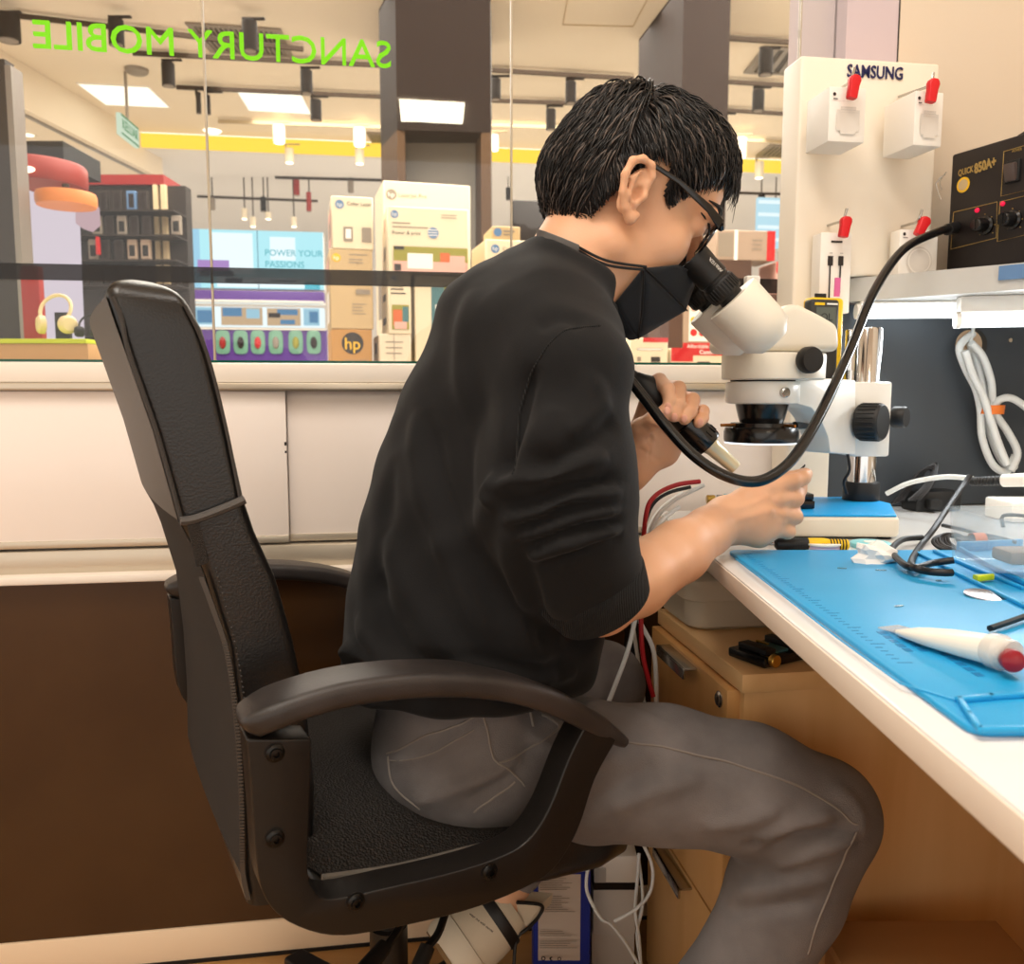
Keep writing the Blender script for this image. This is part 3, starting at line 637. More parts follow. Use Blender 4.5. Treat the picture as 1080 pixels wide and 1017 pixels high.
for a, lb in (((208, 207, 335, 212), 'faint far track above the blue screen'), ((290, 187, 404, 190), 'faint far track above the cream printer boxes'), ((764, 203, 838, 205), 'faint far track above the grey box')):
    tag(trk(*a, light=False, zz=zf - .01), lb, 'track', 'far ceiling tracks')
# air vents and hatch in the ceiling
def vent(pts, lb, n=9, fm='metal_grille'):
    q = [atz(x, y, CEIL - .002) for x, y in pts]; c = sum(q) / 4; t = thing('air_vent', lb, 'air vent', c, 'ceiling air vents')
    m = MB()
    for i in range(4):
        a, b_ = q[i], q[(i + 1) % 4]; m.hull3([a, b_, c + (b_ - c) * .86, c + (a - c) * .86], V(0, 0, -.012))
    m.build('frame', G(fm), t, None)
    m = MB(); m.hull3([c + (p - c) * .87 for p in q], V(0, 0, -.002)); m.build('backing', G('dark_slot'), t, None)
    m = MB()
    for k in range(n):
        f0, f1 = (k + .25) / n, (k + .7) / n; e = [c + (p - c) * .86 for p in q]
        m.hull3([e[0] + (e[1] - e[0]) * f0, e[0] + (e[1] - e[0]) * f1, e[3] + (e[2] - e[3]) * f1, e[3] + (e[2] - e[3]) * f0], V(0, 0, -.008))
    m.build('slats', G('metal_grille'), t, None)
vent([(195, 23), (296, 30), (309, 59), (222, 54)], 'slatted metal air vent behind the green letters', 16)
vent([(806, 48), (935, 53), (920, 82), (784, 76)], 'square air vent beside the white display stand, nearer one', 10)
vent([(812, 152), (852, 154), (838, 166), (797, 164)], 'small air vent above the yellow strip at right', 8)
vent([(386, 139), (404, 140), (404, 152), (393, 151)], 'tiny air vent at the left edge of the brown column', 5)
q = [atz(x, y, CEIL - .001) for x, y in ((600, -12), (688, -10), (668, 28), (593, 26))]; c = sum(q) / 4
m = MB()
for i in range(4):
    a, b_ = q[i], q[(i + 1) % 4]; m.hull3([a, b_, c + (b_ - c) * .975, c + (a - c) * .975], V(0, 0, -.004))
tag(m.build('ceiling_hatch', G('carton_tan'), smooth=None), 'square access hatch outline in the ceiling above the man', 'hatch')
c = atz(144, 73, CEIL); m = MB(); m.lathe([(.06, -.03), (.075, -.02), (.08, 0)], c, Z, 20); tag(m.build('smoke_detector', G('metal_grille')), 'small round detector on the ceiling above the light panel', 'detector')
c = atz(224, 138, CEIL); m = MB(); m.lathe([(.06, -.012), (.075, 0)], c, Z, 20); tag(m.build('downlight', G('down_glow')), 'lone round downlight right of the glass seam', 'ceiling light')
# exit sign
d = 6.0; p0, p1 = P(127, 122, d), P(147, 152, d + .35); x = unit(V(p1[0] - p0[0], p1[1] - p0[1], 0))
t = thing('exit_sign', 'small green and white lit emergency sign hanging from the ceiling at left', 'sign', P(137, 150, d + .15))
wd = np.linalg.norm((p1 - p0)[:2]); zb, zt = P(137, 148, d + .15)[2], P(137, 126, d + .15)[2]; MM = frame(x=x, y=Z, o=V(p0[0], p0[1], zb))
m = MB(); m.span((0, 0, -.03), (wd, zt - zb, 0), MM); m.build('panel', G('exit_white'), t, None)
m = MB(); MT = MM.copy(); MT[:3, 3] = MM[:3, :3] @ V(wd / 2, (zt - zb) * .3, .002) + MM[:3, 3]; m.text('KELUAR', MT, width=wd * .85, size=(zt - zb) * .5, depth=.002); m.span((.01, .004, 0), (wd - .01, .014, .003), MM); m.span((.01, zt - zb - .014, 0), (wd - .01, zt - zb - .004, .003), MM); m.build('lettering', G('exit_green'), t, None)
m = MB(); m.span((wd * .45, zt - zb, -.02), (wd * .55, CEIL - zb, -.01), MM); m.build('hanger', G('metal_grille'), t, None)
# blue screen wall with shelves of mice
DB = 4.5
def rect(px0, py0, px1, py1, w): a = wuz(px0, py0, w); b_ = wuz(px1, py1, w); return a[0], b_[1], b_[0], a[1]
u0, zb, u1, zt = rect(190, 241, 342, 306, DB)
t = thing('backlit_display', 'bright pale blue backlit advertising screen in the far shop', 'display', W((u0 + u1) / 2, DB, zb))
m = MB(); m.span((u0, DB, zb), (u1, DB + .1, zt), wf); m.build('housing', G('white'), t)
MM = frame(x=WU, y=Z, o=W(u0, DB, zb)); m = MB(); decals(m, MM, u1 - u0, zt - zb, [('r', 0, .0, .0, 1, 1), ('r', 1, .2, .05, .5, .75), ('r', 1, .62, .1, .8, .5), ('r', 1, .24, .8, .95, .98), ('r', 5, .0, .0, .13, 1), ('r', 3, .11, .52, .33, .72), ('r', 4, .12, .70, .36, .80), ('r', 4, .3, .82, .42, .9), ('r', 4, .62, .84, .8, .87), ('r', 2, .86, .86, .97, 1), ('r', 4, .53, 0, .536, 1)])
m.build('screen', [G('screen_blue'), G('screen_white'), G('cyan'), emis('scr_violet', 'b98fd8', .8), emis('scr_slate', '5b84a0', .8), emis('scr_sky', '9fd4ee', .95)], t, None)
m = MB(); MT = MM.copy(); MT[:3, 3] = W(u0 + (u1 - u0) * .585, DB - .004, zb + (zt - zb) * .575); m.text('POWER YOUR', MT, size=.042, depth=.002, align='LEFT', bold=.01); MT = MT.copy(); MT[2, 3] -= .075; m.text('PASSIONS', MT, size=.042, depth=.002, align='LEFT', bold=.01); m.build('lettering', G('teal_text'), t, None)
u0, zb, u1, zt = rect(186, 306, 342, 319, DB)
m = MB(); m.span((u0, DB - .06, zb), (u1, DB + .1, zt - .002), wf, .003); m.mi(1).span((u0, DB - .1, zb - .012), (u1, DB + .1, zb - .002), wf); tag(m.build('fascia_panel', [G('purple'), G('white')]), 'purple panel under the pale blue screen', 'panel')
u0, zb, u1, zt = rect(186, 323, 342, 345, DB)
MM = frame(x=WU, y=Z, o=W(u0, DB - .02, zb)); m = MB(); m.span((u0, DB - .02, zb), (u1, DB + .1, zt), wf)
decals(m, MM, u1 - u0, zt - zb, [('r', 1, .1, .05, .25, .95), ('r', 2, .14, .2, .24, .85), ('r', 3, .3, .03, .58, .97), ('r', 2, .31, .05, .44, .5), ('r', 1, .47, .1, .56, .6), ('r', 3, .61, .05, .84, .97), ('r', 2, .68, .1, .82, .4), ('r', 4, .62, .3, .7, .55), ('r', 2, .7, .65, .8, .9), ('r', 1, .86, .05, .97, .95), ('r', 2, .9, .2, .96, .8)])
tag(m.build('poster_strip', [G('screen_white'), emis('po1', 'a9d9ee', .8), emis('po2', '5f98c4', .7), emis('po3', 'e0bd94', .75), G('col_slate')]), 'strip of product pictures below the purple panel', 'poster')
u0, zb, u1, zt = rect(186, 346, 345, 384, DB)
m = MB(); m.span((u0, DB - .02, zb), (u1, DB + .1, zt), wf); m.mi(1).span((u0, DB - .25, zb - .03), (u1, DB + .1, zb), wf); m.span((u0, DB - .03, zt - .008), (u1, DB, zt), wf); m.mi(0).span((u0, DB, 0), (u1, DB + .1, zb - .03), wf)
tag(m.build('product_rack', [G('purple'), G('white')]), 'dark rack back holding the blister packs of mice', 'rack')
for i, x in enumerate((200, 235, 254, 272, 291, 312, 331)):
    c = wuz(x, 361, DB - .03); t = thing('mouse_pack', ['blister pack with a red mouse, half hidden by the chair', 'blister pack with a dark red mouse, right of the glass seam', 'blister pack with a grey mouse, between two red ones', 'blister pack with the brightest red mouse', 'blister pack with a khaki mouse, right of the bright red one', 'blister pack with an olive mouse and red tag', 'blister pack with a dark mouse, beside the kraft box'][i], 'blister pack', W(c[0], DB - .03, c[1]), 'mouse packs on the far rack')
    MM = frame(x=WU, y=Z, o=W(c[0], DB - .024, c[1])); m = MB(); m.prism([(.047 * math.copysign(abs(math.cos(a)) ** .5, math.cos(a)), .078 * math.copysign(abs(math.sin(a)) ** .5, math.sin(a))) for a in np.linspace(0, 6.283, 25)[:-1]], .012, MM, .003); m.build('card', G('mint'), t)
    m = MB(); m.sphere((0, -.004, .016), (.022, .04, .018), MM); m.build('mouse', G(['red', 'red_dark', 'col_slate', 'red', 'case_grey', 'print_olive', 'col_slate'][i]), t)
# far window and dark board
u0, zb, u1, zt = rect(800, 208, 838, 262, 6.2); t = thing('backlit_display', 'pale blue lit window panel far behind the white display stand', 'display', W((u0 + u1) / 2, 6.2, zb))
m = MB(); m.span((u0, 6.2, zb), (u1, 6.25, zt), wf); m.build('screen', G('win_glow'), t)
m = MB()
for k in range(4): zz = zb + (zt - zb) * (k + .5) / 4; m.span((u0, 6.185, zz), (u1, 6.2, zz + .03), wf)
m.build('blind_bar', G('screen_white'), t)
u0, zb, u1, zt = rect(541, 211, 640, 268, 4.0); m = MB(); m.span((u0, 4, zb), (u1, 4.06, zt), wf, .005); m.mi(1).span((u0 + .3, 4.01, 0), (u0 + .36, 4.05, zb), wf); tag(m.build('dark_screen', [G('case_dark'), G('track')]), 'dark blank screen behind the back of the man\'s head', 'screen')
# left display: frame, poster, lamps, shelf, phone cases
m = MB(); a, b_, c, d_ = P(-30, 30, 2.6), P(4, 50, 2.6), P(17, 372, 2.6), P(-30, 372, 2.6); a = V(a[0], 2.6, c[2] + 1.2)
x = P(19, 300, 2.75)[0]; ztp = P(5, 62, 2.75)[2]; m.span((x - .55, 2.75, 0), (x, 2.80, ztp)); m.mi(1).span((x + .001, 2.745, 0), (x + .02, 2.81, ztp - .02))
o = m.build('shop_partition', [G('case_dark'), G('frame_grey')], smooth=None); tag(o, 'dark upright partition at the left edge with a grey inner rim', 'partition')
DL = 3.1
a, b_ = P(14, 195, DL), P(86, 372, DL); m = MB(); m.prism([(a[0], 0), (b_[0], 0), (P(84, 225, DL)[0], P(84, 225, DL)[2]), (P(50, 208, DL)[0], P(50, 208, DL)[2]), (a[0], a[2])], .03, frame(x=V(1, 0, 0), y=Z, o=V(0, DL, 0))); m.mi(1)
m.prism([(P(x, y, DL)[0], P(x, y, DL)[2]) for x, y in ((84, 218), (105, 219), (106, 238), (98, 245), (92, 243), (84, 237))], .03, frame(x=V(1, 0, 0), y=Z, o=V(0, DL, 0)))
tag(m.build('lightbox_poster', [G('poster_glow'), emis('po4', 'd9b6bd', .75)], smooth=None), 'tall pale pink lit poster beside the dark frame', 'poster')
m = MB(); a, b_ = P(20, 150, 3.88), P(70, 174, 3.88); m.span((a[0], 3.86, b_[2]), (b_[0], 4.2, a[2])); m.span((a[0], 4.16, 0), (a[0] + .03, 4.2, a[2])); tag(m.build('dark_void_block', G('black_matte')), 'black canopy over the red lamp and the pink poster', 'canopy')  # black block added to stand for the dark void above the lamp
def disc(cx, cy, rpx, hpx, d, mt, name, lb):
    c = P(cx, cy, d); r = rpx / FPX * d; h = hpx / FPX * d; t = thing(name, lb, 'lamp', c - V(0, 0, h / 2), 'round hanging lamps over the poster')
    m = MB(); m.lathe([(r * .96, -h / 2), (r, -h / 2 + .01), (r, h / 2 - .01), (r * .96, h / 2)], c, Z, 40); m.build('shade', mt, t); 
    m = MB(); m.tube([c + Z * h / 2, c + Z * (h / 2 + .03)], .012, 8); m.build('stem', G('track'), t); return t, c, h
t, c, h = disc(38, 186, 48, 22, 3.6, G('lamp_red'), 'pendant_lamp', 'wide red round lamp hanging above the pink poster')
m = MB()
for x, y in ((31, 181), (54, 191)): q = P(x, y, 3.6); q = V(q[0], c[1] - .185, q[2]); m.sphere(q, (.036, .015, .012))
m.build('bulb', G('lamp_glow'), t)
disc(70, 211, 29, 13, 2.93, G('orange'), 'pendant_lamp', 'smaller orange round lamp hanging at the top of the pink poster')
# phone case wall
DP = 4.6
a, b_ = P(60, 196, DP), P(203, 392, DP); m = MB(); m.span((a[0], DP, 0), (b_[0], DP + .08, a[2])); m.mi(1)
for x in (168, 176): q = P(x, 250, DP); m.span((q[0] - .012, DP - .03, .3), (q[0] + .012, DP, a[2]))
m.mi(2); m.span((a[0], DP - .03, a[2] - .0), (b_[0] - .1, DP + .2, a[2] + .05))
for y in (222.6, 248.6, 274.6, 300.6): q = P(100, y, DP - .12); m.mi(0).span((a[0], DP - .17, q[2] - .01), (b_[0], DP, q[2] - .002))
tag(m.build('case_wall', [G('case_dark'), G('post_cream'), G('red_dark')], smooth=None), 'dark wall rack of phone cases beyond the poster', 'rack')
k = 0
for row, (y0, y1, xs, cols) in enumerate(((202, 222, (110, 125, 140, 152), 'ddbd'), (228, 248, (104, 117, 130, 143, 156, 187), 'gdgddg'), (253, 274, (100, 113, 127, 141, 155), 'gddwwww'), (280, 300, (90, 105, 119, 133, 150, 187), 'dddddd'))):
    for x, cl in zip(xs, cols):
        q0, q1 = P(x - 5.5, y0, DP - .12), P(x + 5.5, y1, DP - .12); m = MB(); m.span((q0[0], DP - .14, q1[2]), (q1[0], DP - .115, q0[2]), None, .004)
        MM = frame(x=V(1, 0, 0), y=Z, o=V(q0[0], DP - .14, q1[2])); decals(m, MM, q1[0] - q0[0], q0[2] - q1[2], [('r', 1, .2, .3, .8, .85)] if cl in 'gw' else [('r', 2, .25, .15, .8, .9)])
        o = m.build('phone_case_pack', [G({'d': 'case_dark', 'g': 'case_grey', 'w': 'carton_grey', 'b': 'ink_blue'}[cl]), G('black_matte'), G('col_slate')], smooth=None)
        rown = ['top row', 'second row', 'third row', 'lowest row'][row]; tag(o, f'phone case pack in the {rown} of the dark rack, {["first", "second", "third", "fourth", "fifth", "sixth"][xs.index(x)]} from the left', 'phone case', 'phone cases on the dark rack'); k += 1
q0, q1 = P(102, 250, DP - .15), P(107, 269, DP - .15); m = MB(); m.span((q0[0], DP - .168, q1[2]), (q1[0], DP - .15, q0[2]), None, .003); tag(m.build('price_tag', G('red')), 'red tag hanging in the dark phone case rack', 'tag')
# headphone shelf
DH = 2.35
zsf = P(40, 359, DH)[2]; xl, xr = -1.95, P(104, 360, DH)[0]
m = MB(); m.span((xl, DH - .06, zsf - .055), (xr, DH + .28, zsf - .012), None, .003); m.mi(1).span((xl, DH - .07, zsf - .012), (xr, DH + .28, zsf), None, .002); m.mi(2).span((xl, DH - .02, 0), (xr - .03, DH + .25, zsf - .055))
tag(m.build('display_shelf', [G('shelf_wood'), G('lime'), G('white')]), 'wooden display shelf with a lime green top, low at the left', 'shelf')
def headphones(cx, m1, m2, lb, s=1.0, dx=0):
    c = P(cx, 357, DH); c = V(c[0], DH + .08, zsf); t = thing('headphones', lb, 'headphones', c, 'headphones on the lime shelf')
    r = .05 * s; top = c + V(0, 0, .105 * s); ring = [top + V(dx, 0, 0) + V(math.cos(a) * r * 1.0, math.sin(a) * .02, math.sin(a) * r) for a in np.linspace(-.5, math.pi + .5, 14)]
    m = MB(); m.tube(ring, .006 * s, 8, 2); m.build('headband', m1, t)
    for q in (ring[0], ring[-1]):
        m = MB(); m.lathe([(.02 * s, -.012), (.03 * s, -.008), (.03 * s, .006), (.022 * s, .012)], q - V(0, 0, .025 * s), V(.8 if q is ring[0] else -.8, -.6, 0), 20); m.build('ear_cup', m2, t)
    m = MB(); m.span((c[0] - .02, c[1] + .03, zsf), (c[0] + .02, c[1] + .045, zsf + .1 * s)); m.lathe([(.035, 0), (.033, .004)], c + V(0, .035, 0), Z, 20); m.build('stand', G('black_matte'), t)
headphones(44, G('beige_plastic'), G('beige_plastic'), 'cream headphones standing on the lime shelf', .85)
headphones(79, G('black_matte'), G('black_matte'), 'black headphones on the lime shelf, right of the cream pair', .5)
headphones(105, G('black_matte'), G('black_matte'), 'black headphones partly hidden behind the chair top', .45)
m = MB(); c = P(29, 310, DH + .15); m.span((c[0] - .02, c[1], zsf), (c[0] + .035, c[1] + .03, c[2] + .08), None, .006); tag(m.build('red_box', G('red_dark')), 'dark red product standing on the lime shelf by the frame', 'product')
# ------------------------------------------------------------------ office chair
M_('leather', '181615', .31, spec=.6, bump=(420, .10, 'voronoi')); M_('leather_grey', '4a4643', .5, bump=(300, .15)); M_('mesh_cloth', '23201e', .65, bump=(340, 1.0, 'voronoi')); M_('mesh_side', '1f1b18', .8, bump=(900, .4, 'voronoi'), vary=(8, .5, '2a231c'))
M_('arm_plastic', '181513', .38, spec=.45, bump=(500, .08)); M_('pad_worn', '262322', .36, vary=(10, .7, '433c3a'), bump=(900, .25)); M_('steel', 'b9b6b0', .25, 1.); M_('dark_steel', '2b2a29', .3, .9); M_('zip', '4f4b47', .4, .6); M_('thread', '3a3735', .6)
CF, CL = V(.883, .469, 0), V(-.469, .883, 0); CN = V(-.272, .82, 0)
def side(px, py, off=0.): return hit(px, py, CN + CL * off, CL)
BW = .41
rp = [(124, 302), (113, 313), (124, 345), (134, 373), (163, 456), (189, 549), (204, 575), (218, 610), (240, 682), (250, 764), (255, 846), (256, 925), (262, 955)]
fp = [(186, 299), (200, 324), (213, 348), (224, 385), (243, 463), (258, 532), (268, 562), (290, 610), (308, 675), (322, 740), (332, 830), (330, 910), (312, 950)]
seat_c = side(470, 900) + CL * .2
chair = thing('office_chair', 'black office chair with leather head part, mesh seat and curved plastic armrests under the man', 'chair', (seat_c[0], seat_c[1], 0))
def back_rings(r_, f_, inset=0., bulge=.014):
    out = []
    for i, (a, b) in enumerate(zip(r_, f_)):
        A, B = side(*a), side(*b); c = (A + B) / 2 + CL * BW / 2; ha = (B - A) / 2
        hw = BW / 2 - inset
        ring = rrect(c, CL * hw, ha, .010, 8)
        # bulge front and rear faces outward a little across the width
        n = unit(ha); q = []
        for p in ring:
            s_ = np.dot(p - c, CL) / hw; f = np.dot(p - c, n) / np.linalg.norm(ha)
            q.append(p + n * bulge * (1 - s_ * s_) * (1 if f > 0 else -.4) * min(1, abs(f)))
        out.append(q)
    return out
top_r = back_rings(rp[1:6], fp[1:6])
# dome over the top
def dome(r0, k, up):
    c = sum(r0) / len(r0); return [c + (p - c) * k + up for p in r0]
upv = unit(side(150, 250) - side(165, 330))
A_, B_ = side(*rp[1]), side(*fp[1]); c0_, ha_ = (A_ + B_) / 2 + CL * BW / 2, (B_ - A_) / 2; ln_ = np.linalg.norm(ha_); ring_top = []
for th in (88, 70, 52, 36, 18):
    i_ = .034 * (1 - math.cos(math.radians(th))); ring_top.append(rrect(c0_ + upv * .024 * math.sin(math.radians(th)), CL * (BW / 2 - i_ * 1.4), ha_ * (1 - i_ / ln_), .010, 8))
m = MB(); m.loft(ring_top + top_r); hb = m.build('leather_headrest', G('leather'), chair, 50)
low_r = back_rings(rp[5:], fp[5:], -.003); m = MB(); m.loft(low_r + [dome(low_r[-1], .7, V(0, 0, -.012))]); lb = m.build('backrest', [G('leather')], chair, 50)
# rear mesh panel and grey leather rear panel: thin skins over the rear faces
def skin(r_, f_, name, mt, g=.0005):
    rows = []
    for a, b in zip(r_, f_):
        A, B = side(*a), side(*b); n = unit(A - B); rows.append([A + n * (g + .0055 * (1 - (2 * t - 1) ** 2)) + CL * (BW * t) for t in np.linspace(.012, .988, 9)])
    m = MB(); vs = [p for r in rows for p in r]; fs = [(i * 9 + k, i * 9 + k + 1, (i + 1) * 9 + k + 1, (i + 1) * 9 + k) for i in range(len(rows) - 1) for k in range(8)]
    m.add(vs, fs); nb = unit(side(*r_[1]) - side(*f_[1])); m.add([p - nb * .012 for p in vs], [f[::-1] for f in fs])
    return m.build(name, mt, chair, 60)
skin(rp[1:6], fp[1:6], 'rear_leather_panel', G('leather_grey')); skin(rp[5:12], fp[5:12], 'rear_mesh_panel', G('mesh_side'))
def sidepath(pts, off): return [side(x, y, off) for x, y in pts]
pip = MB(); pip.tube(sidepath([(118, 313), (128, 335), (136, 373), (165, 456), (191, 549)], -.002), .0022, 6); pip.tube(sidepath([(195, 322), (218, 372), (238, 450), (254, 530)], -.001), .0018, 6); pip.build('piping', G('thread'), hb)
pip = MB(); pip.tube(sidepath([(190, 550), (205, 548), (235, 537), (258, 527)], -.006), .0045, 8); pip.build('hem_band', G('leather_grey'), hb)
m = MB(); m.hull3([side(x, y, -.004) for x, y in ((197, 553), (210, 551), (219, 593), (206, 597))], -CL * .005); m.build('strap_tab', G('mesh_side'), lb, None)
zp = [(213, 610), (224, 640), (240, 690), (250, 764), (255, 846), (256, 915), (262, 948)]
m = MB(); m.tube(sidepath(zp, -.004), .0028, 6); q = smoothpath(sidepath(zp, -.0068), 22)
for p in q[::1]: m.box(p, (.005, .0018, .0022), frame(x=CF, z=Z, o=(0, 0, 0)) * 0 + np.eye(4))
m.build('zip', G('zip'), lb)
m = MB()
for (x, y) in smoothpath([V(226, 600, 0), V(250, 690, 0), V(261, 770, 0), V(264, 850, 0)], 14)[::1] and [(p[0], p[1]) for p in smoothpath([V(228, 600, 0), V(250, 690, 0), V(261, 770, 0), V(264, 850, 0)], 14)]:
    m.sphere(side(x, y, -.0035), .0011, None, 6)
m.build('stitching', G('thread'), lb)
# seat: loft from back to front in the chair frame, near edge at off -.045
sp = [(322, 915, 945), (340, 926, 966), (420, 914, 966), (500, 894, 954), (580, 878, 940), (640, 872, 927), (672, 876, 915), (684, 888, 905)]
rings = []
for i, (x, yt, yb) in enumerate(sp):
    A, B = side(x, yt, -.045), side(x, yb, -.045); c = (A + B) / 2 + CL * .25; ins = [.03, .006, 0, 0, 0, .004, .02, .05][i]
    rings.append(rrect(c, CL * (.25 - ins), (A - B) / 2, .03, 7))
m = MB(); m.loft(rings); st = m.build('seat', G('leather'), chair, 60)
m = MB(); rows = []
for i, (x, yt, yb) in enumerate(sp[:6]):
    A = side(x, yt, -.045); rows.append([A + CL * (.004 + .492 * t) + V(0, 0, .001 + [.052, .056, .046, .03, .014, .004][i] * (1 - abs(2 * t - 1) ** 2.6)) for t in np.linspace(0, 1, 15)])
vs = [p for r in rows for p in r]; m.add(vs, [(i * 15 + k, i * 15 + k + 1, (i + 1) * 15 + k + 1, (i + 1) * 15 + k) for i in range(len(rows) - 1) for k in range(14)]); m.build('seat_mesh', G('mesh_cloth'), st, 60)
m = MB(); m.tube([side(x, yt + 1, -.044) for x, yt, yb in sp[1:5]], .0045, 8); m.build('seat_trim', mat('worn_trim', '77736d', .45), st)
# armrests
AO = -.085; ASEP = .585
outer = [(256, 772), (259, 800), (263, 850), (267, 905), (276, 938), (300, 962), (345, 976), (400, 970), (480, 952), (540, 930), (575, 908), (600, 868), (618, 815), (640, 775)]
inner = [(612, 752), (592, 790), (570, 845), (548, 878), (520, 895), (470, 911), (400, 927), (345, 938), (326, 930), (319, 905), (321, 850), (323, 772)]
def armrest(off, near):
    d = CL * off
    AT = .038
    arm = MB(); O = side(440, 850, AO); FM = frame(x=CF, y=Z, o=O + d - CL * AT / 2 + CL * (0 if near else 0))
    def l2(p): q = side(*p, AO) - O; return (np.dot(q, CF), q[2])
    po = [l2(p) for p in outer]; pi = [l2(p) for p in inner]
    so = [p[:2] for p in smoothpath([V(*p, 0) for p in po], 4)]; si = [p[:2] for p in smoothpath([V(*p, 0) for p in pi], 4)]
    FM = frame(x=CF, y=Z, o=O + d); FM[:3, 3] += FM[:3, 2] * (-AT / 2)
    arm.prism([tuple(p) for p in so] + [tuple(p) for p in si], AT, FM, .007, 3)
    o = arm.build('armrest', G('arm_plastic'), chair, 50)
    pad = MB(); pp = [(256, 766), (268, 756), (300, 741), (350, 726), (400, 718), (450, 715), (500, 717), (550, 727), (600, 748), (635, 769), (655, 781)]
    cs = smoothpath(sidepath(pp, AO), 3); rings = []; n = len(cs)
    for i, c in enumerate(cs):
        t = unit(cs[min(i + 1, n - 1)] - cs[max(i - 1, 0)]); nn = np.cross(t, CL); nn = nn if nn[2] > 0 else -nn
        e = min(1, i / 4, (n - 1 - i) / 9 + .0); w = .031 * (.35 + .65 * math.sqrt(max(0, min(1, i / 5)))) * (.42 + .58 * min(1, (n - 1 - i) / 9)); h = .0125 * (.5 + .5 * min(1, i / 2, (n - 1 - i) / 4))
        rings.append(rrect(c + d, CL * w, nn * h, .009, 6))
    pad.loft(rings); pad.build('arm_pad', G('pad_worn'), o, 60)
    if near:
        for (x, y) in ((290, 794), (290, 884), (375, 951), (516, 919)):
            b_ = MB(); c = side(x, y, AO - AT / 2); b_.lathe([(.0085, -.001), (.0085, .0022), (.0062, .004)], c, -CL, 18); b_.lathe([(.0058, .004), (.0052, .0062), (.003, .0064), (.0028, .0045)], c, -CL, 12, False); b_.mi(1).lathe([(.0096, -.001), (.0096, .001)], c, -CL, 18); b_.build('bolt', [G('dark_steel'), G('arm_plastic')], o)
    return o
armrest(0, True); armrest(ASEP, False)
# mechanism, gas column, star base
cc = seat_c.copy(); zb = side(470, 955)[2]
m = MB(); m.box((0, 0, 0), (.22, .16, .035), frame(x=CF, z=Z, o=V(cc[0], cc[1], zb - .02)), .008); m.build('tilt_mechanism', G('dark_steel'), chair)
m = MB(); m.lathe([(.026, .09), (.026, zb - .14), (.018, zb - .139), (.018, zb - .03)], V(cc[0], cc[1], 0), Z, 20); m.build('gas_column', G('arm_plastic'), chair)
m = MB(); a = P(427, 962, .98); m.tube([a, P(425, 972, .975), P(414, 990, .95), P(404, 1004, .935)], .0052, 8); m.tube([P(406, 998, .937), P(380, 1030, .90)], [.0095, .012], 10, 0); m.build('lever', G('arm_plastic'), chair)
m = MB(); a = P(470, 962, .98); m.tube([a, P(462, 985, .95), P(450, 1000, .93)], .005, 8); m.tube([P(451, 998, .93), P(440, 1025, .91)], [.009, .010], 10, 0); m.build('lever', G('arm_plastic'), chair)
for k in range(5):
    a = math.radians(72 * k + 205); d = V(math.cos(a), math.sin(a), 0); c0 = V(cc[0], cc[1], .115)
    m = MB(); m.loft([rrect(c0 + d * .03, np.cross(d, Z) * .03, Z * .022, .008, 4), rrect(c0 + d * .27 - Z * .035, np.cross(d, Z) * .018, Z * .013, .006, 4)]); leg = m.build('base_leg', G('arm_plastic'), chair)
    m = MB(); e = c0 + d * .26 - Z * .05
    for s_ in (-1, 1): m.lathe([(.022, -.008), (.025, 0), (.022, .008)], V(e[0], e[1], .026) + np.cross(d, Z) * .014 * s_, np.cross(d, Z), 18)
    m.tube([V(e[0], e[1], .026), e + Z * .02], .008, 8, 0); m.build('caster', G('arm_plastic'), leg)
# ------------------------------------------------------------------ the seated man
M_('skin', 'dcab88', .48, spec=.4, sss=.12, bump=(500, .08), vary=(14, .35, 'd29873')); M_('lip_nail', 'e0a48c', .35)
M_('sweat', '171718', .85, spec=.2, sheen=.06, bump=(900, .25)); M_('rib', '131314', .85, spec=.2, sheen=.06, bump=(180, 1.0, 'wave'))
M_('denim', '7b7675', .88, spec=.15, sheen=.08, bump=(800, .5), vary=(12, .7, '5a5655')); M_('denim_seam', '837b74', .8)
M_('hair', '0f0c0b', .42, spec=.45); M_('hair_grey', '554b45', .45, spec=.45); M_('hair_scalp', '1a1413', .7)
M_('mask', '14171b', .8, sheen=.08, bump=(700, .3)); M_('cord_black', '0e0d0d', .5); M_('ear_saver', '5c5855', .4); M_('frame_black', '0c0b0c', .2, spec=.6)
glassmat('lens', (.93, .95, .96)); M_('eye', '150f0c', .2); M_('lash', '0d0a09', .6)
M_('shoe_beige', 'cdbfa8', .6, vary=(20, .4, 'b3a287')); M_('shoe_sole', 'd9cdb8', .55); M_('tread', '8a6d48', .8, bump=(90, 1.0)); M_('shoe_black', '15110f', .5)
man = thing('person', 'man in black sweatshirt, grey jeans, black face mask and glasses, bent over the microscope', 'person', V(.0, 1.0, .0))
def even(q, it=4):
    q = [np.array(p) for p in q]
    for _ in range(it): q = [q[0]] + [(q[i - 1] + 2 * q[i] + q[i + 1]) / 4 for i in range(1, len(q) - 1)] + [q[-1]]
    return q
def snap(vs, pts, rad=7):
    "pixel polyline -> nearest-to-camera surface points"
    r = vs - CAM; fwd = V(0, CP, -SP); up = V(0, SP, CP); zc = r @ fwd; x = CX + FPX * r[:, 0] / zc; y = CY - FPX * (r @ up) / zc; out = []
    for p in pts:
        d2 = (x - p[0]) ** 2 + (y - p[1]) ** 2; m = d2 < rad * rad
        if not m.any(): m = d2 <= d2.min() * 1.5 + 1
        i = np.where(m)[0]; out.append(vs[i[np.argmin(zc[i])]])
    return out
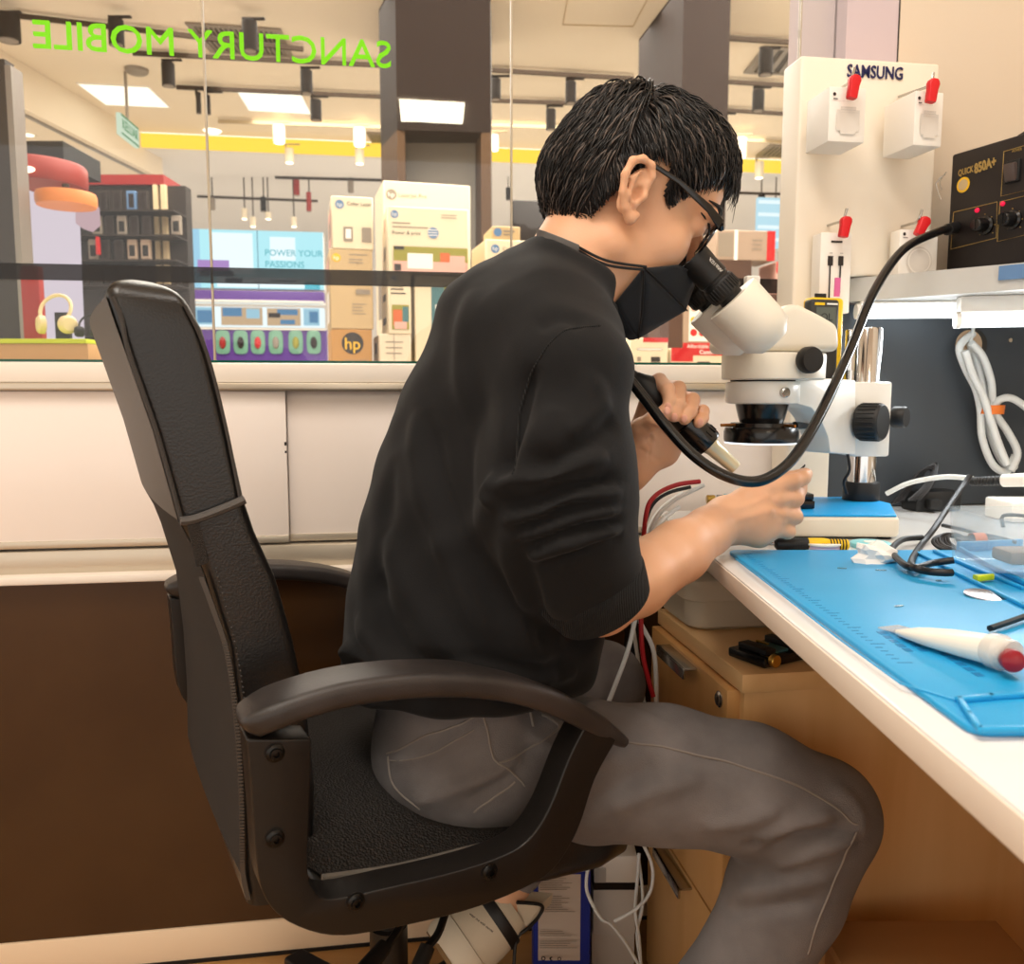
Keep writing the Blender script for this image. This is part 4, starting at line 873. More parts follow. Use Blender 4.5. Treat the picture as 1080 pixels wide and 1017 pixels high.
def sdf_build(s, name, mt, parent, it=1, fl=None, smooth=180):
    vs, fs = s.mesh()
    if it: vs = relax(vs, fs, it)
    if fl:
        L_ = [(snap(vs, p), w, a) for p, w, a in fl]; vs = folds(vs, fs, L_)
    m = MB(); m.add(vs, fs); return m.build(name, mt, parent, smooth), vs, fs
# ---- head frame: a forward, b up, c towards his left (away from the camera)
TILT, HY = math.radians(33), math.radians(5)
HF = V(math.cos(HY) * math.cos(TILT), math.sin(HY) * math.cos(TILT), -math.sin(TILT)); HL = V(-math.sin(HY), math.cos(HY), 0); HU = np.cross(HF, HL)
HC = P(657, 222, 1.085); HS = 1.025
def hd(a, b, c): return HC + (HF * a + HU * b + HL * c) * HS
HM = np.stack([HF, HU, HL], 1)
neck0 = P(597, 305, 1.06)
body = MB()
s = SDF(HC - V(.2, .17, .22), HC + V(.2, .17, .2), .0024)
s.ell(hd(-.006, .045, 0), (.093, .084, .073), HM, .01).ell(hd(.04, -.02, 0), (.052, .085, .062), HM, .02)
for c in (-1, 1):
    s.cone(hd(.01, -.055, .05 * c), hd(.068, -.092, .018 * c), .026, .022, .02); s.ell(hd(.066, -.012, .036 * c), (.022, .026, .024), HM, .015)
    s.ell(hd(.086, .040, .030 * c), (.014, .010, .026), HM, .012)
    s.ell(hd(.094, .022, .033 * c), (.012, .012, .014), HM, .008, True); s.ell(hd(.081, .024, .033 * c), (.012, .012, .014), HM, .006)
s.ell(hd(.072, .065, 0), (.022, .035, .05), HM, .02)
s.chain([hd(.090, .03, 0), hd(.105, .006, 0), hd(.112, -.010, 0)], [.007, .009, .012], .008)
s.chain([hd(.085, -.045, 0), hd(.09, -.05, 0)], [.02, .02], .012)
s.chain([hd(-.02, -.03, 0), (hd(-.03, -.08, 0) + neck0) / 2 + V(.008, 0, 0), neck0], [.058, .056, .062], .02)
for c in (-1, 1):   # ears
    t = math.radians(17)
    def er(a, b, d): return hd(-.004 + a * math.cos(t) - b * math.sin(t), .0 + a * math.sin(t) + b * math.cos(t), c * (.0745 + d + max(0, -a) * .35))
    s.ell(er(-.002, .002, .004), (.015, .03, .006), HM, .006)
    s.chain([er(.009, .008, .004), er(.013, .022, .007), er(.008, .033, .010), er(-.004, .036, .011), er(-.015, .029, .012), er(-.019, .012, .012), er(-.016, -.006, .011), er(-.008, -.02, .009), er(.002, -.029, .007), er(.008, -.022, .004)], [.0035, .0042, .0042, .0045, .0048, .0046, .0044, .005, .0062, .0045], .003)
    s.chain([er(.0, .024, .010), er(-.009, .012, .011), er(-.007, -.006, .0105), er(.002, -.013, .009)], [.0028, .0035, .0035, .003], .003)
    s.ell(er(.010, -.001, .007), (.0045, .006, .004), HM, .003); s.ell(er(.001, .000, .011), (.006, .010, .009), HM, .004, True); s.ell(er(.003, .018, .012), (.006, .007, .005), HM, .003, True)
vh, fh = s.mesh(); vh = relax(vh, fh, 1); body.add(vh, fh)
# ---- right arm and hand (near)
WR = P(766, 548, 1.085); ER = P(632, 632, .885)
s = SDF(np.minimum(ER, P(850, 560, 1.1)) - .07, np.maximum(ER, P(860, 480, 1.16)) + .07, .0026)
s.chain([P(612, 585, .88), ER, P(668, 612, .94), P(716, 582, 1.01), P(748, 560, 1.06), WR], [.046, .037, .040, .036, .029, .0275], .012)
pal = [P(790, 536, 1.095), P(812, 534, 1.10)]
s.chain([WR, P(788, 532, 1.10), P(815, 517, 1.105)], [.026, .021, .016], .012).chain([WR, P(795, 548, 1.09), P(819, 543, 1.095)], [.026, .021, .015], .012).chain([P(772, 556, 1.088), P(800, 562, 1.09), P(814, 558, 1.095)], [.022, .017, .014], .012)
fk = .004
s.chain([P(814, 515, 1.1), P(836, 508, 1.105), P(847, 504, 1.115), P(851, 500, 1.128)], [.0125, .0105, .0095, .0078], fk)
s.chain([P(820, 528, 1.095), P(839, 526, 1.108), P(843, 517, 1.128), P(846, 508, 1.138)], [.0125, .0108, .0095, .008], fk)
s.chain([P(820, 542, 1.095), P(838, 545, 1.106), P(836, 536, 1.13), P(826, 530, 1.138)], [.012, .0105, .0092, .008], fk)
s.chain([P(814, 557, 1.094), P(831, 561, 1.103), P(829, 553, 1.124), P(820, 546, 1.132)], [.0115, .0095, .0085, .0072], fk)
s.chain([P(785, 528, 1.115), P(812, 514, 1.135), P(832, 506, 1.142), P(846, 500, 1.135)], [.015, .0115, .0105, .0078], .006)
vr, fr = s.mesh(); vr = relax(vr, fr, 1)
vr = folds(vr, fr, [(snap(vr, p), w, a) for p, w, a in (([(775, 532), (800, 522), (816, 516)], .004, .0016), ([(778, 545), (800, 538), (820, 532)], .004, .0014), ([(812, 522), (820, 524)], .006, .002), ([(815, 536), (823, 538)], .006, .002), ([(640, 640), (690, 612), (740, 580)], .012, .002), ([(825, 548), (838, 552)], .003, -.001), ([(826, 534), (842, 535)], .003, -.0012))])
body.add(vr, fr)
# ---- left arm and hand (far, holding the hot air handle)
WL = P(664, 494, 1.155); s = SDF(P(600, 560, 1.25) - V(.04, .22, .05), P(760, 380, 1.08) + V(.03, .22, .04), .0022)
s.chain([P(606, 570, 1.23), P(640, 524, 1.19), WL], [.04, .034, .027], .01)
s.chain([WL, P(678, 462, 1.155), P(688, 415, 1.15)], [.026, .021, .014], .012).chain([WL, P(696, 465, 1.16), P(716, 424, 1.158)], [.026, .02, .013], .012).chain([P(668, 490, 1.155), P(700, 476, 1.163), P(728, 440, 1.16)], [.024, .019, .012], .012)
s.chain([P(666, 480, 1.14), P(676, 468, 1.13)], [.02, .017], .012)
fk = .0018
GA, GB = P(676, 404, 1.125), P(778, 496, 1.12); gx = unit(GB - GA)
s.chain([P(684, 408, 1.155), P(695, 402, 1.125), P(704, 411, 1.1), P(706, 423, 1.094)], [.012, .0108, .0098, .0082], fk)
s.chain([P(702, 410, 1.158), P(715, 410, 1.125), P(715, 426, 1.1), P(711, 439, 1.094)], [.012, .0108, .0098, .0082], fk)
s.chain([P(716, 420, 1.158), P(730, 422, 1.125), P(728, 434, 1.102), P(722, 442, 1.096)], [.0115, .0103, .0093, .008], fk)
s.chain([P(728, 434, 1.158), P(741, 434, 1.13), P(741, 441, 1.11), P(737, 446, 1.102)], [.0105, .0092, .0083, .0072], fk)
s.chain([P(668, 468, 1.13), P(676, 452, 1.108), P(690, 443, 1.094), P(702, 433, 1.089)], [.017, .0125, .0112, .0085], .007)
vl, fl_ = s.mesh(); vl = relax(vl, fl_, 1)
vl = folds(vl, fl_, [(snap(vl, p), w, a) for p, w, a in (([(668, 458), (690, 458), (705, 466)], .003, -.0016), ([(672, 478), (690, 484), (702, 490)], .003, -.0012), ([(680, 466), (690, 478), (690, 492)], .003, -.0012), ([(656, 458), (672, 456)], .003, -.0015))])
body.add(vl, fl_)
# ---- torso, legs and feet under the clothes
LB = V(-.42, .907, 0)
CH, MD, LW, WS, HP_ = P(526, 462, 1.06), P(505, 540, 1.055), P(486, 610, 1.05), P(474, 672, 1.04), P(466, 738, 1.03)
UP = P(548, 352, 1.06); SR = P(594, 396, .895); SL = 2 * P(556, 372, 1.06) - SR
KR, SH1, SH2, AR = P(866, 860, .968), P(828, 940, .968), P(796, 1008, .968), V(.165, .97, .11)
HR, HLf, KL, AL = P(502, 803, 1.025), P(500, 785, 1.18), P(634, 722, 1.32), P(528, 945, 1.2)
s = SDF(V(-.33, .76, .02), V(.48, 1.46, 1.36), .008)
sq = (LB, 1.42)
s.chain([P(486, 735, 1.05), WS, MD, CH, UP, neck0], [.07, .08, .09, .10, .08, .05], .03, sq).chain([UP, SR], [.07, .05], .03).chain([UP, SL], [.07, .05], .03)
s.chain([SR, P(596, 520, .885), ER], [.05, .045, .034], .02).chain([SL, P(600, 560, 1.25), P(640, 524, 1.19)], [.05, .04, .03], .02)
s.chain([P(490, 775, 1.04), P(460, 765, 1.16)], [.055, .055], .02).chain([HR, KR, SH2, AR], [.065, .045, .042, .034], .02).chain([HLf, KL, AL], [.06, .045, .034], .02)
s.chain([AR, AR + V(.10, .05, -.07)], [.034, .026], .02).chain([AL, AL + V(.02, -.0, -.03)], [.034, .028], .02)
vt, ft = s.mesh(); body.add(vt, ft)
bo = body.build('body', G('skin'), man, 180)
for c, n in (((706, 426, 1.087), V(-.1, -1, -.1)), ((710.5, 442, 1.086), V(0, -1, -.2)), ((721, 445, 1.088), V(.1, -1, -.2)), ((737, 447, 1.095), V(.2, -1, -.2)), ((703, 431, 1.081), V(0, -1, .2))):
    q = snap(vl, [c[:2]], 4)[0]; m = MB(); m.sphere((0, 0, 0), (.0042, .0055, .0012), frame(z=n, o=q + unit(n) * .0003), 10); m.build('fingernail', G('lip_nail'), bo)
# ---- sweatshirt
s = SDF(V(-.34, .74, .55), V(.32, 1.42, 1.4), .0042)
s.chain([HP_, WS, LW, MD, CH, UP, P(590, 296, 1.06)], [.122, .120, .124, .128, .122, .093, .060], .03, sq)
s.chain([P(560, 600, 1.02), P(572, 660, 1.015), P(575, 700, 1.02)], [.055, .062, .060], .05)
s.chain([P(552, 366, 1.02), (P(552, 366, 1.02) + SR) / 2 + Z * .006, SR], [.085, .078, .064], .045).chain([P(545, 372, 1.08), SL], [.085, .066], .03)
s.chain([SR, P(591, 480, .88), P(591, 520, .876), P(598, 556, .876), P(612, 598, .88), P(637, 634, .887)], [.063, .070, .073, .069, .057, .046], .025)
s.chain([SL, P(600, 540, 1.25), P(628, 536, 1.205)], [.064, .054, .046], .02)
h0, h1, h2 = P(348, 724, 1.08), P(460, 754, .90), P(625, 738, .97); hn = unit(np.cross(h1 - h0, h2 - h0)); hn = hn if hn[2] < 0 else -hn
s.plane(h0, hn, .012)
s.plane(neck0 + V(.02, 0, .03), unit(V(.45, 0, .9)), .006)
ca = unit(P(650, 655, .893) - P(622, 608, .882)); cax = unit(P(648, 660, .90) - P(617, 605, .88)); s.plane(P(618, 607, .882) + cax * .036, cax, .004, P(618, 607, .882) + cax * .085, .066)
slv_ = [([(516, 519), (540, 512), (575, 505), (615, 492), (645, 482)], .011, .012), ([(528, 537), (560, 528), (600, 517), (635, 508), (660, 505)], .009, -.010), ([(529, 549), (565, 538), (610, 526), (662, 519)], .010, .011), ([(535, 560), (570, 550), (610, 540), (660, 532)], .007, -.009), ([(541, 570), (575, 560), (620, 546), (660, 540)], .009, .010), ([(546, 582), (590, 568), (630, 556), (662, 551)], .006, -.009), ([(552, 594), (590, 582), (630, 568), (662, 562)], .009, .010), ([(556, 604), (600, 588), (640, 574), (663, 568)], .005, -.007),
  ([(560, 380), (548, 420), (538, 465), (528, 505)], .012, -.010), ([(585, 420), (560, 460), (540, 500)], .014, .006), ([(640, 400), (610, 430), (560, 480)], .018, .006), ([(655, 440), (620, 465), (570, 495)], .012, -.006), ([(648, 420), (622, 445), (600, 455)], .010, .005), ([(520, 505), (512, 520), (522, 532)], .010, .008)]
back_ = [([(495, 300), (480, 400), (500, 480), (560, 640)], .018, .004), ([(430, 430), (440, 520), (470, 600), (520, 690)], .016, .005), ([(445, 430), (460, 500), (490, 580), (540, 660)], .014, -.005), ([(400, 560), (420, 620), (470, 690), (540, 725)], .018, .005), ([(390, 600), (405, 660), (450, 710)], .014, -.005), ([(370, 650), (400, 690), (440, 715), (520, 728)], .010, .008), ([(350, 695), (370, 688), (400, 705), (440, 728)], .010, .010), ([(352, 710), (380, 706), (410, 722)], .007, -.008), ([(530, 560), (540, 620), (560, 680), (590, 715)], .014, .006), ([(545, 580), (560, 640), (580, 690)], .010, -.006), ([(470, 700), (520, 712), (580, 718), (615, 715)], .009, .007), ([(430, 690), (500, 700), (560, 704), (600, 700)], .008, -.006), ([(410, 480), (400, 560), (385, 640)], .02, -.004), ([(520, 520), (490, 560), (450, 580)], .016, .004), ([(560, 345), (590, 330), (620, 335)], .012, -.004)]
slv = [(p, w * .85, a * 1.25) for p, w, a in slv_]; back = [(p, w, a * 1.35) for p, w, a in back_]
vs, fs = s.mesh(); vs = relax(vs, fs, 2)
vs = folds(vs, fs, [(snap(vs, p), w, a) for p, w, a in slv + back])
nz = vnormals(vs, fs); q_ = vs * 1.0
dn = (np.sin(q_[:, 0] * 41 + q_[:, 2] * 23 + 1.3) * np.sin(q_[:, 2] * 37 - q_[:, 0] * 19) + .6 * np.sin(q_[:, 2] * 71 + q_[:, 0] * 33 + 2 * np.sin(q_[:, 0] * 25)) * np.sin(q_[:, 0] * 52 - q_[:, 1] * 40)) * .0022
vs = vs + nz * dn[:, None]; vs = relax(vs, fs, 1, .35); vsw, fsw = vs, fs
m = MB(); m.add(vs, fs); sw = m.build('sweatshirt', G('sweat'), man, 180)
# sleeve seam, cuff, collar, hem
m = MB(); m.tube(even(snap(vs, [(p[0], p[1]) for p in smoothpath([V(636, 342, 0), V(606, 343, 0), V(580, 358, 0), V(563, 388, 0), V(553, 425, 0), V(546, 465, 0), V(538, 500, 0)], 8)], 4), 5), .0013, 6, 1); m.build('shoulder_seam', G('rib'), sw)
ax = unit(P(648, 660, .90) - P(617, 605, .88)); q0 = P(618, 607, .882)
e1 = unit(np.cross(ax, V(0, 1, 0))); e2 = np.cross(ax, e1); rr_ = []
for t_, r_ in ((-.004, .052), (.004, .0605), (.012, .0615), (.03, .0575), (.041, .0545), (.0415, .048), (.02, .046)):
    rr_.append([q0 + ax * t_ + (e1 * math.cos(a) + e2 * math.sin(a)) * r_ for a in np.linspace(0, 2 * math.pi, 49)[:-1]])
m = MB(); m.loft(rr_, False); m.build('cuff', G('rib'), sw, 60)
cA = (P(640, 340, 1.06) - P(560, 272, 1.06)) / 2; cc_ = (P(634, 338, 1.06) + P(557, 273, 1.06)) / 2
ring = [cc_ + cA * math.cos(a) + LB * .063 * math.sin(a) + Z * .006 * math.cos(2 * a) for a in np.linspace(0, 2 * math.pi, 25)[:-1]]
m = MB(); m.tube(ring, .0085, 10, 3, closed=True); m.build('collar', G('rib'), sw, 180)
# ---- jeans
s = SDF(V(-.26, .80, .06), V(.5, 1.45, .78), .0055)
s.chain([P(482, 797, 1.015), P(492, 790, 1.17)], [.092, .082], .03).chain([P(480, 735, 1.03), P(484, 780, 1.04)], [.092, .105], .04, (LB, 1.25))
s.chain([HR, P(600, 812, 1.03), P(700, 816, 1.005), P(790, 832, .98), KR], [.091, .087, .080, .074, .066], .02).chain([KR, SH1, SH2, AR + Z * .03], [.066, .068, .062, .055], .012)
s.chain([P(500, 785, 1.18), KL], [.080, .066], .03).chain([KL, AL + V(.02, .02, .04)], [.066, .048], .02)
vs, fs = s.mesh(); vs = relax(vs, fs, 2)
jl = [([(880, 825), (905, 850), (912, 885)], .012, .004), ([(800, 895), (840, 870), (880, 855)], .009, .007), ([(805, 905), (850, 885), (900, 868)], .007, -.006), ([(810, 915), (860, 900), (905, 885)], .009, .006), ([(640, 860), (690, 830), (740, 815)], .012, .004), ([(600, 870), (640, 830), (690, 800)], .012, -.004), ([(560, 770), (600, 790), (650, 800)], .01, .004), ([(780, 900), (820, 890), (850, 880)], .006, -.006), ([(430, 850), (490, 835), (560, 800)], .010, .005), ([(410, 800), (450, 790), (500, 770)], .006, .004), ([(500, 845), (540, 815), (570, 780)], .008, -.005), ([(740, 880), (780, 870), (830, 850)], .01, .004), ([(770, 940), (820, 930), (880, 925)], .010, .004), ([(760, 960), (810, 955), (870, 950)], .008, -.004), ([(620, 735), (660, 745), (700, 765)], .012, .005)]
vs = folds(vs, fs, [(snap(vs, p), w * .9, a * 1.7) for p, w, a in jl]); vs = relax(vs, fs, 1, .35)
m = MB(); m.add(vs, fs); je = m.build('jeans', G('denim'), man, 180); vj = vs
def seam(pts, r=.0014, name='seam'): q = [(p[0], p[1]) for p in smoothpath([V(*p, 0) for p in pts], 8)]; m = MB(); m.tube([x + unit(CAM - x) * .0007 for x in even(snap(vj, q, 4))], r, 5, 1); return m.build(name, G('denim_seam'), je)
seam([(658, 781), (700, 787), (750, 798), (800, 812), (850, 830), (880, 850), (903, 872)]); seam([(905, 880), (890, 910), (870, 960), (852, 1010)])
seam([(404, 795), (440, 780), (480, 765), (509, 752)]); seam([(511, 752), (520, 785), (525, 802), (548, 820), (556, 832)]); seam([(406, 800), (412, 830), (440, 855)]); seam([(525, 803), (560, 790), (590, 765)]); seam([(562, 748), (566, 765)], .002, 'belt_loop'); seam([(408, 803), (450, 795), (500, 772)], .001); seam([(545, 822), (520, 845), (500, 858)]); seam([(575, 752), (590, 762), (592, 770)], .002, 'belt_loop')
# ---- shoes
def shoe(o, ax, up, sc=1.0, name='shoe'):
    ax = unit(ax); sd = unit(np.cross(up, ax)); up = np.cross(ax, sd); R = []
    for t_, w, h0_, h1_ in ((0, .026, 0, .045), (.008, .036, 0, .062), (.05, .040, 0, .075), (.09, .040, 0, .078), (.13, .043, 0, .066), (.18, .047, 0, .052), (.225, .043, 0, .042), (.252, .03, .003, .032), (.262, .012, .008, .02)):
        R.append(rrect(o + ax * t_ * sc + up * (h0_ + h1_) / 2 * sc, sd * w * sc, up * (h1_ - h0_) / 2 * sc, .02 * sc, 6))
    m = MB(); m.loft(R); so = m.build(name, G('shoe_beige'), man, 60)
    m = MB(); m.loft([rrect(o + ax * t_ * sc - up * .006 * sc, sd * (w + .003) * sc, up * .013 * sc, .008, 6) for t_, w in ((-.004, .024), (.006, .036), (.05, .041), (.13, .044), (.19, .048), (.235, .041), (.264, .014))]); m.build('rubber_sole', G('shoe_sole'), so, 50)
    m = MB(); m.loft([rrect(o + ax * t_ * sc - up * .0195 * sc, sd * (w - .001) * sc, up * .002 * sc, .001, 4) for t_, w in ((0, .026), (.01, .035), (.05, .040), (.13, .042), (.19, .046), (.235, .038), (.258, .016))]); m.build('tread', G('tread'), so, 30)
    return so, sd, up
shoe(V(.11, .93, .022), V(.9, .35, 0), Z)
# far shoe: on its toes under the chair, heel cap and sole towards the camera's lower left
o_ = P(480, 1004, 1.16); tip = P(553, 940, 1.21); axs = unit(tip - o_)
R = []; e1 = unit(np.cross(axs, V(.35, 1, .0))); e2 = np.cross(axs, e1)
for t_, ra, rb in ((-.012, .034, .030), (-.006, .046, .042), (.004, .050, .046), (.03, .051, .047), (.06, .049, .046), (.085, .045, .044), (.10, .040, .04)):
    R.append([o_ + axs * t_ + e1 * math.cos(a) * ra + e2 * math.sin(a) * rb for a in np.linspace(0, 6.2832, 33)[:-1]])
m = MB(); m.loft(R); fs_ = m.build('shoe', G('shoe_beige'), man, 50)
m = MB(); m.loft([[o_ + axs * t_ + (e1 * math.cos(a) * ra + e2 * math.sin(a) * ra * .93) for a in np.linspace(0, 6.2832, 33)[:-1]] for t_, ra in ((-.016, .047), (-.006, .0525), (.016, .0535), (.022, .0525), (.023, .050))], False); m.build('rubber_sole', G('shoe_sole'), fs_, 50)
m = MB(); m.lathe([(.046, -.018), (.047, -.012)], o_, axs, 30, x=e1); m.build('tread', G('tread'), fs_, 30)
m = MB(); m.loft([[o_ + axs * t_ + (e1 * math.cos(a) * ra + e2 * math.sin(a) * ra * .95) for a in np.linspace(0, 6.2832, 33)[:-1]] for t_, ra in ((.066, .0492), (.068, .0505), (.082, .0485), (.084, .045))], False); m.build('strap', G('shoe_black'), fs_, 50)
d_ = CL * 0 + V(.02, .03, .0)
m = MB(); m.hull3([P(536, 948, 1.17), P(545, 953, 1.17), P(570, 955, 1.18), P(568, 966, 1.18), P(556, 977, 1.17), P(540, 975, 1.16)], d_); fl2 = m.build('tongue', G('shoe_beige'), fs_, None)
m = MB(); m.tube([P(545, 952, 1.168), P(571, 955, 1.178), P(568, 967, 1.178), P(556, 980, 1.165), P(545, 990, 1.16), P(542, 1017, 1.15)], .0026, 8); m.build('binding', G('shoe_black'), fs_)
m = MB(); MT = frame(x=unit(P(526, 990, 1.1) - P(490, 962, 1.1)), y=unit(P(516, 955, 1.1) - P(500, 985, 1.1)), o=P(507, 974, 1.108)); m.text('wear me with canvas', MT, width=.042, depth=.0005); m.build('lettering', G('ink_dark'), fs_, None)
# ---- hair: a cap over the skull plus locks
def lower(a):
    return np.interp(a, [-.13, -.10, -.075, -.05, -.034, -.024, -.014, -.004, .012, .020, .026, .033, .042, .05, .065, .085, .12], [-.045, -.05, -.062, -.070, -.060, -.02, .030, .046, .046, .032, .014, .010, .026, .042, .060, .074, .088])
cap_c = V(-.008, .046, 0)
def cap_r(u, a_, off):
    k = 1 / math.sqrt((u[0] / (.101 + off)) ** 2 + (u[1] / (.092 + off)) ** 2 + (u[2] / (.0765 + off)) ** 2); return k * (1 + .30 * max(0, u[0]) * max(0, u[1]) + .20 * max(0, -u[0]) * max(0, -u[1]) + .36 * max(0, -u[1]) ** 2 * (1 if u[0] < .1 else 0))
grid = []; NU, NV = 170, 120; m = MB(); vs = []
for j in range(NV + 1):
    ph = math.pi * j / NV
    for i in range(NU):
        th = 2 * math.pi * i / NU; u = V(math.sin(ph) * math.cos(th), math.cos(ph), math.sin(ph) * math.sin(th))
        p = cap_c + u * cap_r(u, 0, .0)
        vs.append(p)
vs = np.array(vs); keep = []
for j in range(NV):
    for i in range(NU):
        f = (j * NU + i, j * NU + (i + 1) % NU, (j + 1) * NU + (i + 1) % NU, (j + 1) * NU + i); c = vs[list(f)].mean(0)
        if c[1] > lower(c[0]) + .006 + (.01 if abs(c[2]) < .05 and c[0] > .06 else 0): keep.append(f)
thin = np.clip((vs[:, 1] - lower(vs[:, 0])) / .05, 0, 1)[:, None]
vs2 = cap_c + (vs - cap_c) * (.955 + .045 * thin)
m = MB(); m.add(np.array([hd(*p) for p in vs2]), keep); ha = m.build('hair', G('hair_scalp'), man, 180)
locks = {0: MB(), 1: MB()}
def lock(p, d, ln, lift, w, mi, drop):
    stray = rg.random() ** 2 * .011; pts = []; q = p.copy(); n0 = unit(q - cap_c); pts_last = q
    for k in range(6):
        t = k / 5; pts.append(q + n0 * (.002 + lift * math.sin(min(1, t * 1.15) * math.pi * .8)))
        n = unit((q - cap_c) / V(.101, .093, .081) ** 2); dd = unit(d - n * np.dot(d, n)); q = q + dd * ln / 5; d = unit(d + V(0, -drop, 0))
        r = q - cap_c; u = unit(r); R_ = cap_r(u, 0, 0) * (.96 + .04 * min(1, max(0, (q[1] - np.interp(q[0], [-.1, .1], [-.05, .06])) / .05)))
        if q[1] < lower(q[0]) + .001 - stray: q = pts_last
        else: q = cap_c + u * R_; pts_last = q
    locks[mi].tube([hd(*x) for x in pts], [w * .75, w, w, w * .85, w * .55, w * .12], 4, 0, False)
rg = random.Random(5); n = 0
while n < 4200:
    th, cz = rg.uniform(0, 2 * math.pi), rg.uniform(-.95, 1); sn = math.sqrt(1 - cz * cz); u = V(sn * math.cos(th), cz, sn * math.sin(th)); p = cap_c + u * cap_r(u, 0, 0)
    hgt = p[1] - lower(p[0])
    if hgt < .004 or (p[0] > .07 and hgt < .01): continue
    if p[2] > .045 and rg.random() < .6: continue
    n += 1
    cr = V(-.055, .135, .0); side_ = min(1, abs(p[2]) / .07); top = max(0, min(1, (p[1] - .075) / .05))
    d = unit(p - cr + V(.02, 0, 0))
    flow = unit(V(.85, -.55, 0)) if p[0] > -.045 else unit(V(-.25, -1, 0))
    d = unit(d * .45 + flow * (.75) + V(rg.gauss(0, .13), rg.gauss(0, .13), rg.gauss(0, .13)))
    fade = min(1, hgt / .05)
    ln = (.012 + .030 * fade + .012 * top) * rg.uniform(.7, 1.15); lift = (.0012 + .0045 * fade + .004 * top) * rg.uniform(.4, 1.3)
    if p[0] > .075: ln *= .8
    locks[1 if rg.random() < (.10 + .12 * (1 - top)) else 0].__class__
    lock(p, d, ln, lift, rg.uniform(.0006, .0013) * (.6 + .4 * fade), 1 if rg.random() < (.09 + .12 * (1 - top)) else 0, .02 if p[0] > .05 else .0)
# fringe
for k in range(46):
    a0 = rg.uniform(.062, .088); p = V(a0, .118 - (a0 - .062) * .9 + rg.uniform(-.004, .006), rg.uniform(-.055, .05)); n0 = unit((p - cap_c) / V(.101, .093, .081) ** 2); p = cap_c + unit(p - cap_c) * cap_r(unit(p - cap_c), 0, .004)
    pts = [p + V(t * .022, -t * t * .026 - t * .010 + .006 * math.sin(t * 3), rg.gauss(0, .002) * t) * rg.uniform(.85, 1.15) for t in np.linspace(0, 1, 6)]
    pts = [p] + [p + (x - p) for x in pts[1:]]; locks[0].tube([hd(*x) for x in pts], [.001, .0012, .0011, .0009, .0006, .0002], 4, 0, False)
locks[0].build('dark_locks', G('hair'), ha, 180); locks[1].build('greying_locks', G('hair_grey'), ha, 180)
# ---- eye, eyebrow
m = MB()
for c in (-1, 1): m.sphere(hd(.0835, .024, .033 * c), (.0085, .0085, .0085))
m.build('eye', G('eye'), bo)
m = MB()
for c in (-1, 1): m.tube([hd(.074, .034, -.052 * c), hd(.090, .032, -.042 * c), hd(.099, .026, -.030 * c)], [.0008, .0016, .0012], 6); m.tube([hd(.074, .050, -.054 * c), hd(.092, .054, -.042 * c), hd(.1, .050, -.02 * c)], [.001, .0028, .0016], 6)
m.build('eyelash', G('lash'), bo)
# ---- face mask with ear-saver strap
def panel(m, A, n=6, bulge=0.):
    "triangle or quad patch, slightly bulged away from the head centre"
    A = [np.asarray(x, float) for x in A]
    if len(A) == 3: A = [A[0], A[1], A[2], A[2]]
    vs = []
    for i in range(n + 1):
        for j in range(n + 1):
            u, v = i / n, j / n; p = (A[0] * (1 - u) + A[1] * u) * (1 - v) + (A[3] * (1 - u) + A[2] * u) * v
            b_ = bulge * 16 * u * (1 - u) * v * (1 - v); vs.append(p + unit(p - V(.02, -.04, 0)) * b_)
    m.add([hd(*p) for p in vs], [(i * (n + 1) + j, (i + 1) * (n + 1) + j, (i + 1) * (n + 1) + j + 1, i * (n + 1) + j + 1) for i in range(n) for j in range(n)])
m = MB()
tip0, top0, chin = V(.131, -.056, 0), V(.120, -.013, 0), V(.092, -.124, -.004)
for c in (-1, 1):
    e = lambda p: V(p[0], p[1], p[2] * -c)
    sc_, nose, jaw, chn, ck = e((.050, -.061, -.071)), e((.104, -.022, -.028)), e((.047, -.108, -.052)), e((.099, -.118, -.012)), e((.085, -.030, -.052))
    panel(m, [sc_, jaw, chn], bulge=.002); panel(m, [sc_, chn, tip0], bulge=.004); panel(m, [sc_, tip0, top0, ck], bulge=.003); panel(m, [ck, top0, nose], 3); panel(m, [jaw, V(.04, -.122, 0), chin, chn], 4)
mk = m.build('face_mask', G('mask'), man, 25); sm = mk.modifiers.new('thick', 'SOLIDIFY'); sm.thickness = .0018; sm.offset = 0
m = MB(); m.tube([hd(.05, -.061, -.0735), hd(.075, -.09, -.05), hd(.099, -.119, -.014)], .0011, 5); m.tube([hd(.052, -.060, -.0735), hd(.092, -.058, -.045), hd(.133, -.055, -.001)], .0011, 5); m.build('pleat_seam', G('cord_black'), mk)
m = MB(); qa = hd(.052, -.058, -.0735)
for k in (0, 1): m.tube([P(609, 260 + 4 * k, 1.01), P(640, 275 + 4.5 * k, 1.0), qa + HU * -.004 * k], .0016, 6)
m.build('elastic_cord', G('cord_black'), mk)
sv = [P(566, 250, 1.035), P(575, 252, 1.01), P(592, 257, 1.0), P(610, 263, .998)]; m = MB(); m.cur = 0
rings = [rrect(p, V(.1, -.2, 1) * [.009, .008, .0065, .005][i], unit(V(.3, -1, 0)) * .0018, .0015, 4) for i, p in enumerate(sv)]; m.loft(rings)
for k in range(4): c = P(584 + 7.5 * k, 261 + 2.2 * k, .998); m.tube([c, c + V(.001, -.002, -.006), c + V(.006, -.002, -.006)], .0018, 6)
m.build('ear_saver', G('ear_saver'), mk, 40)
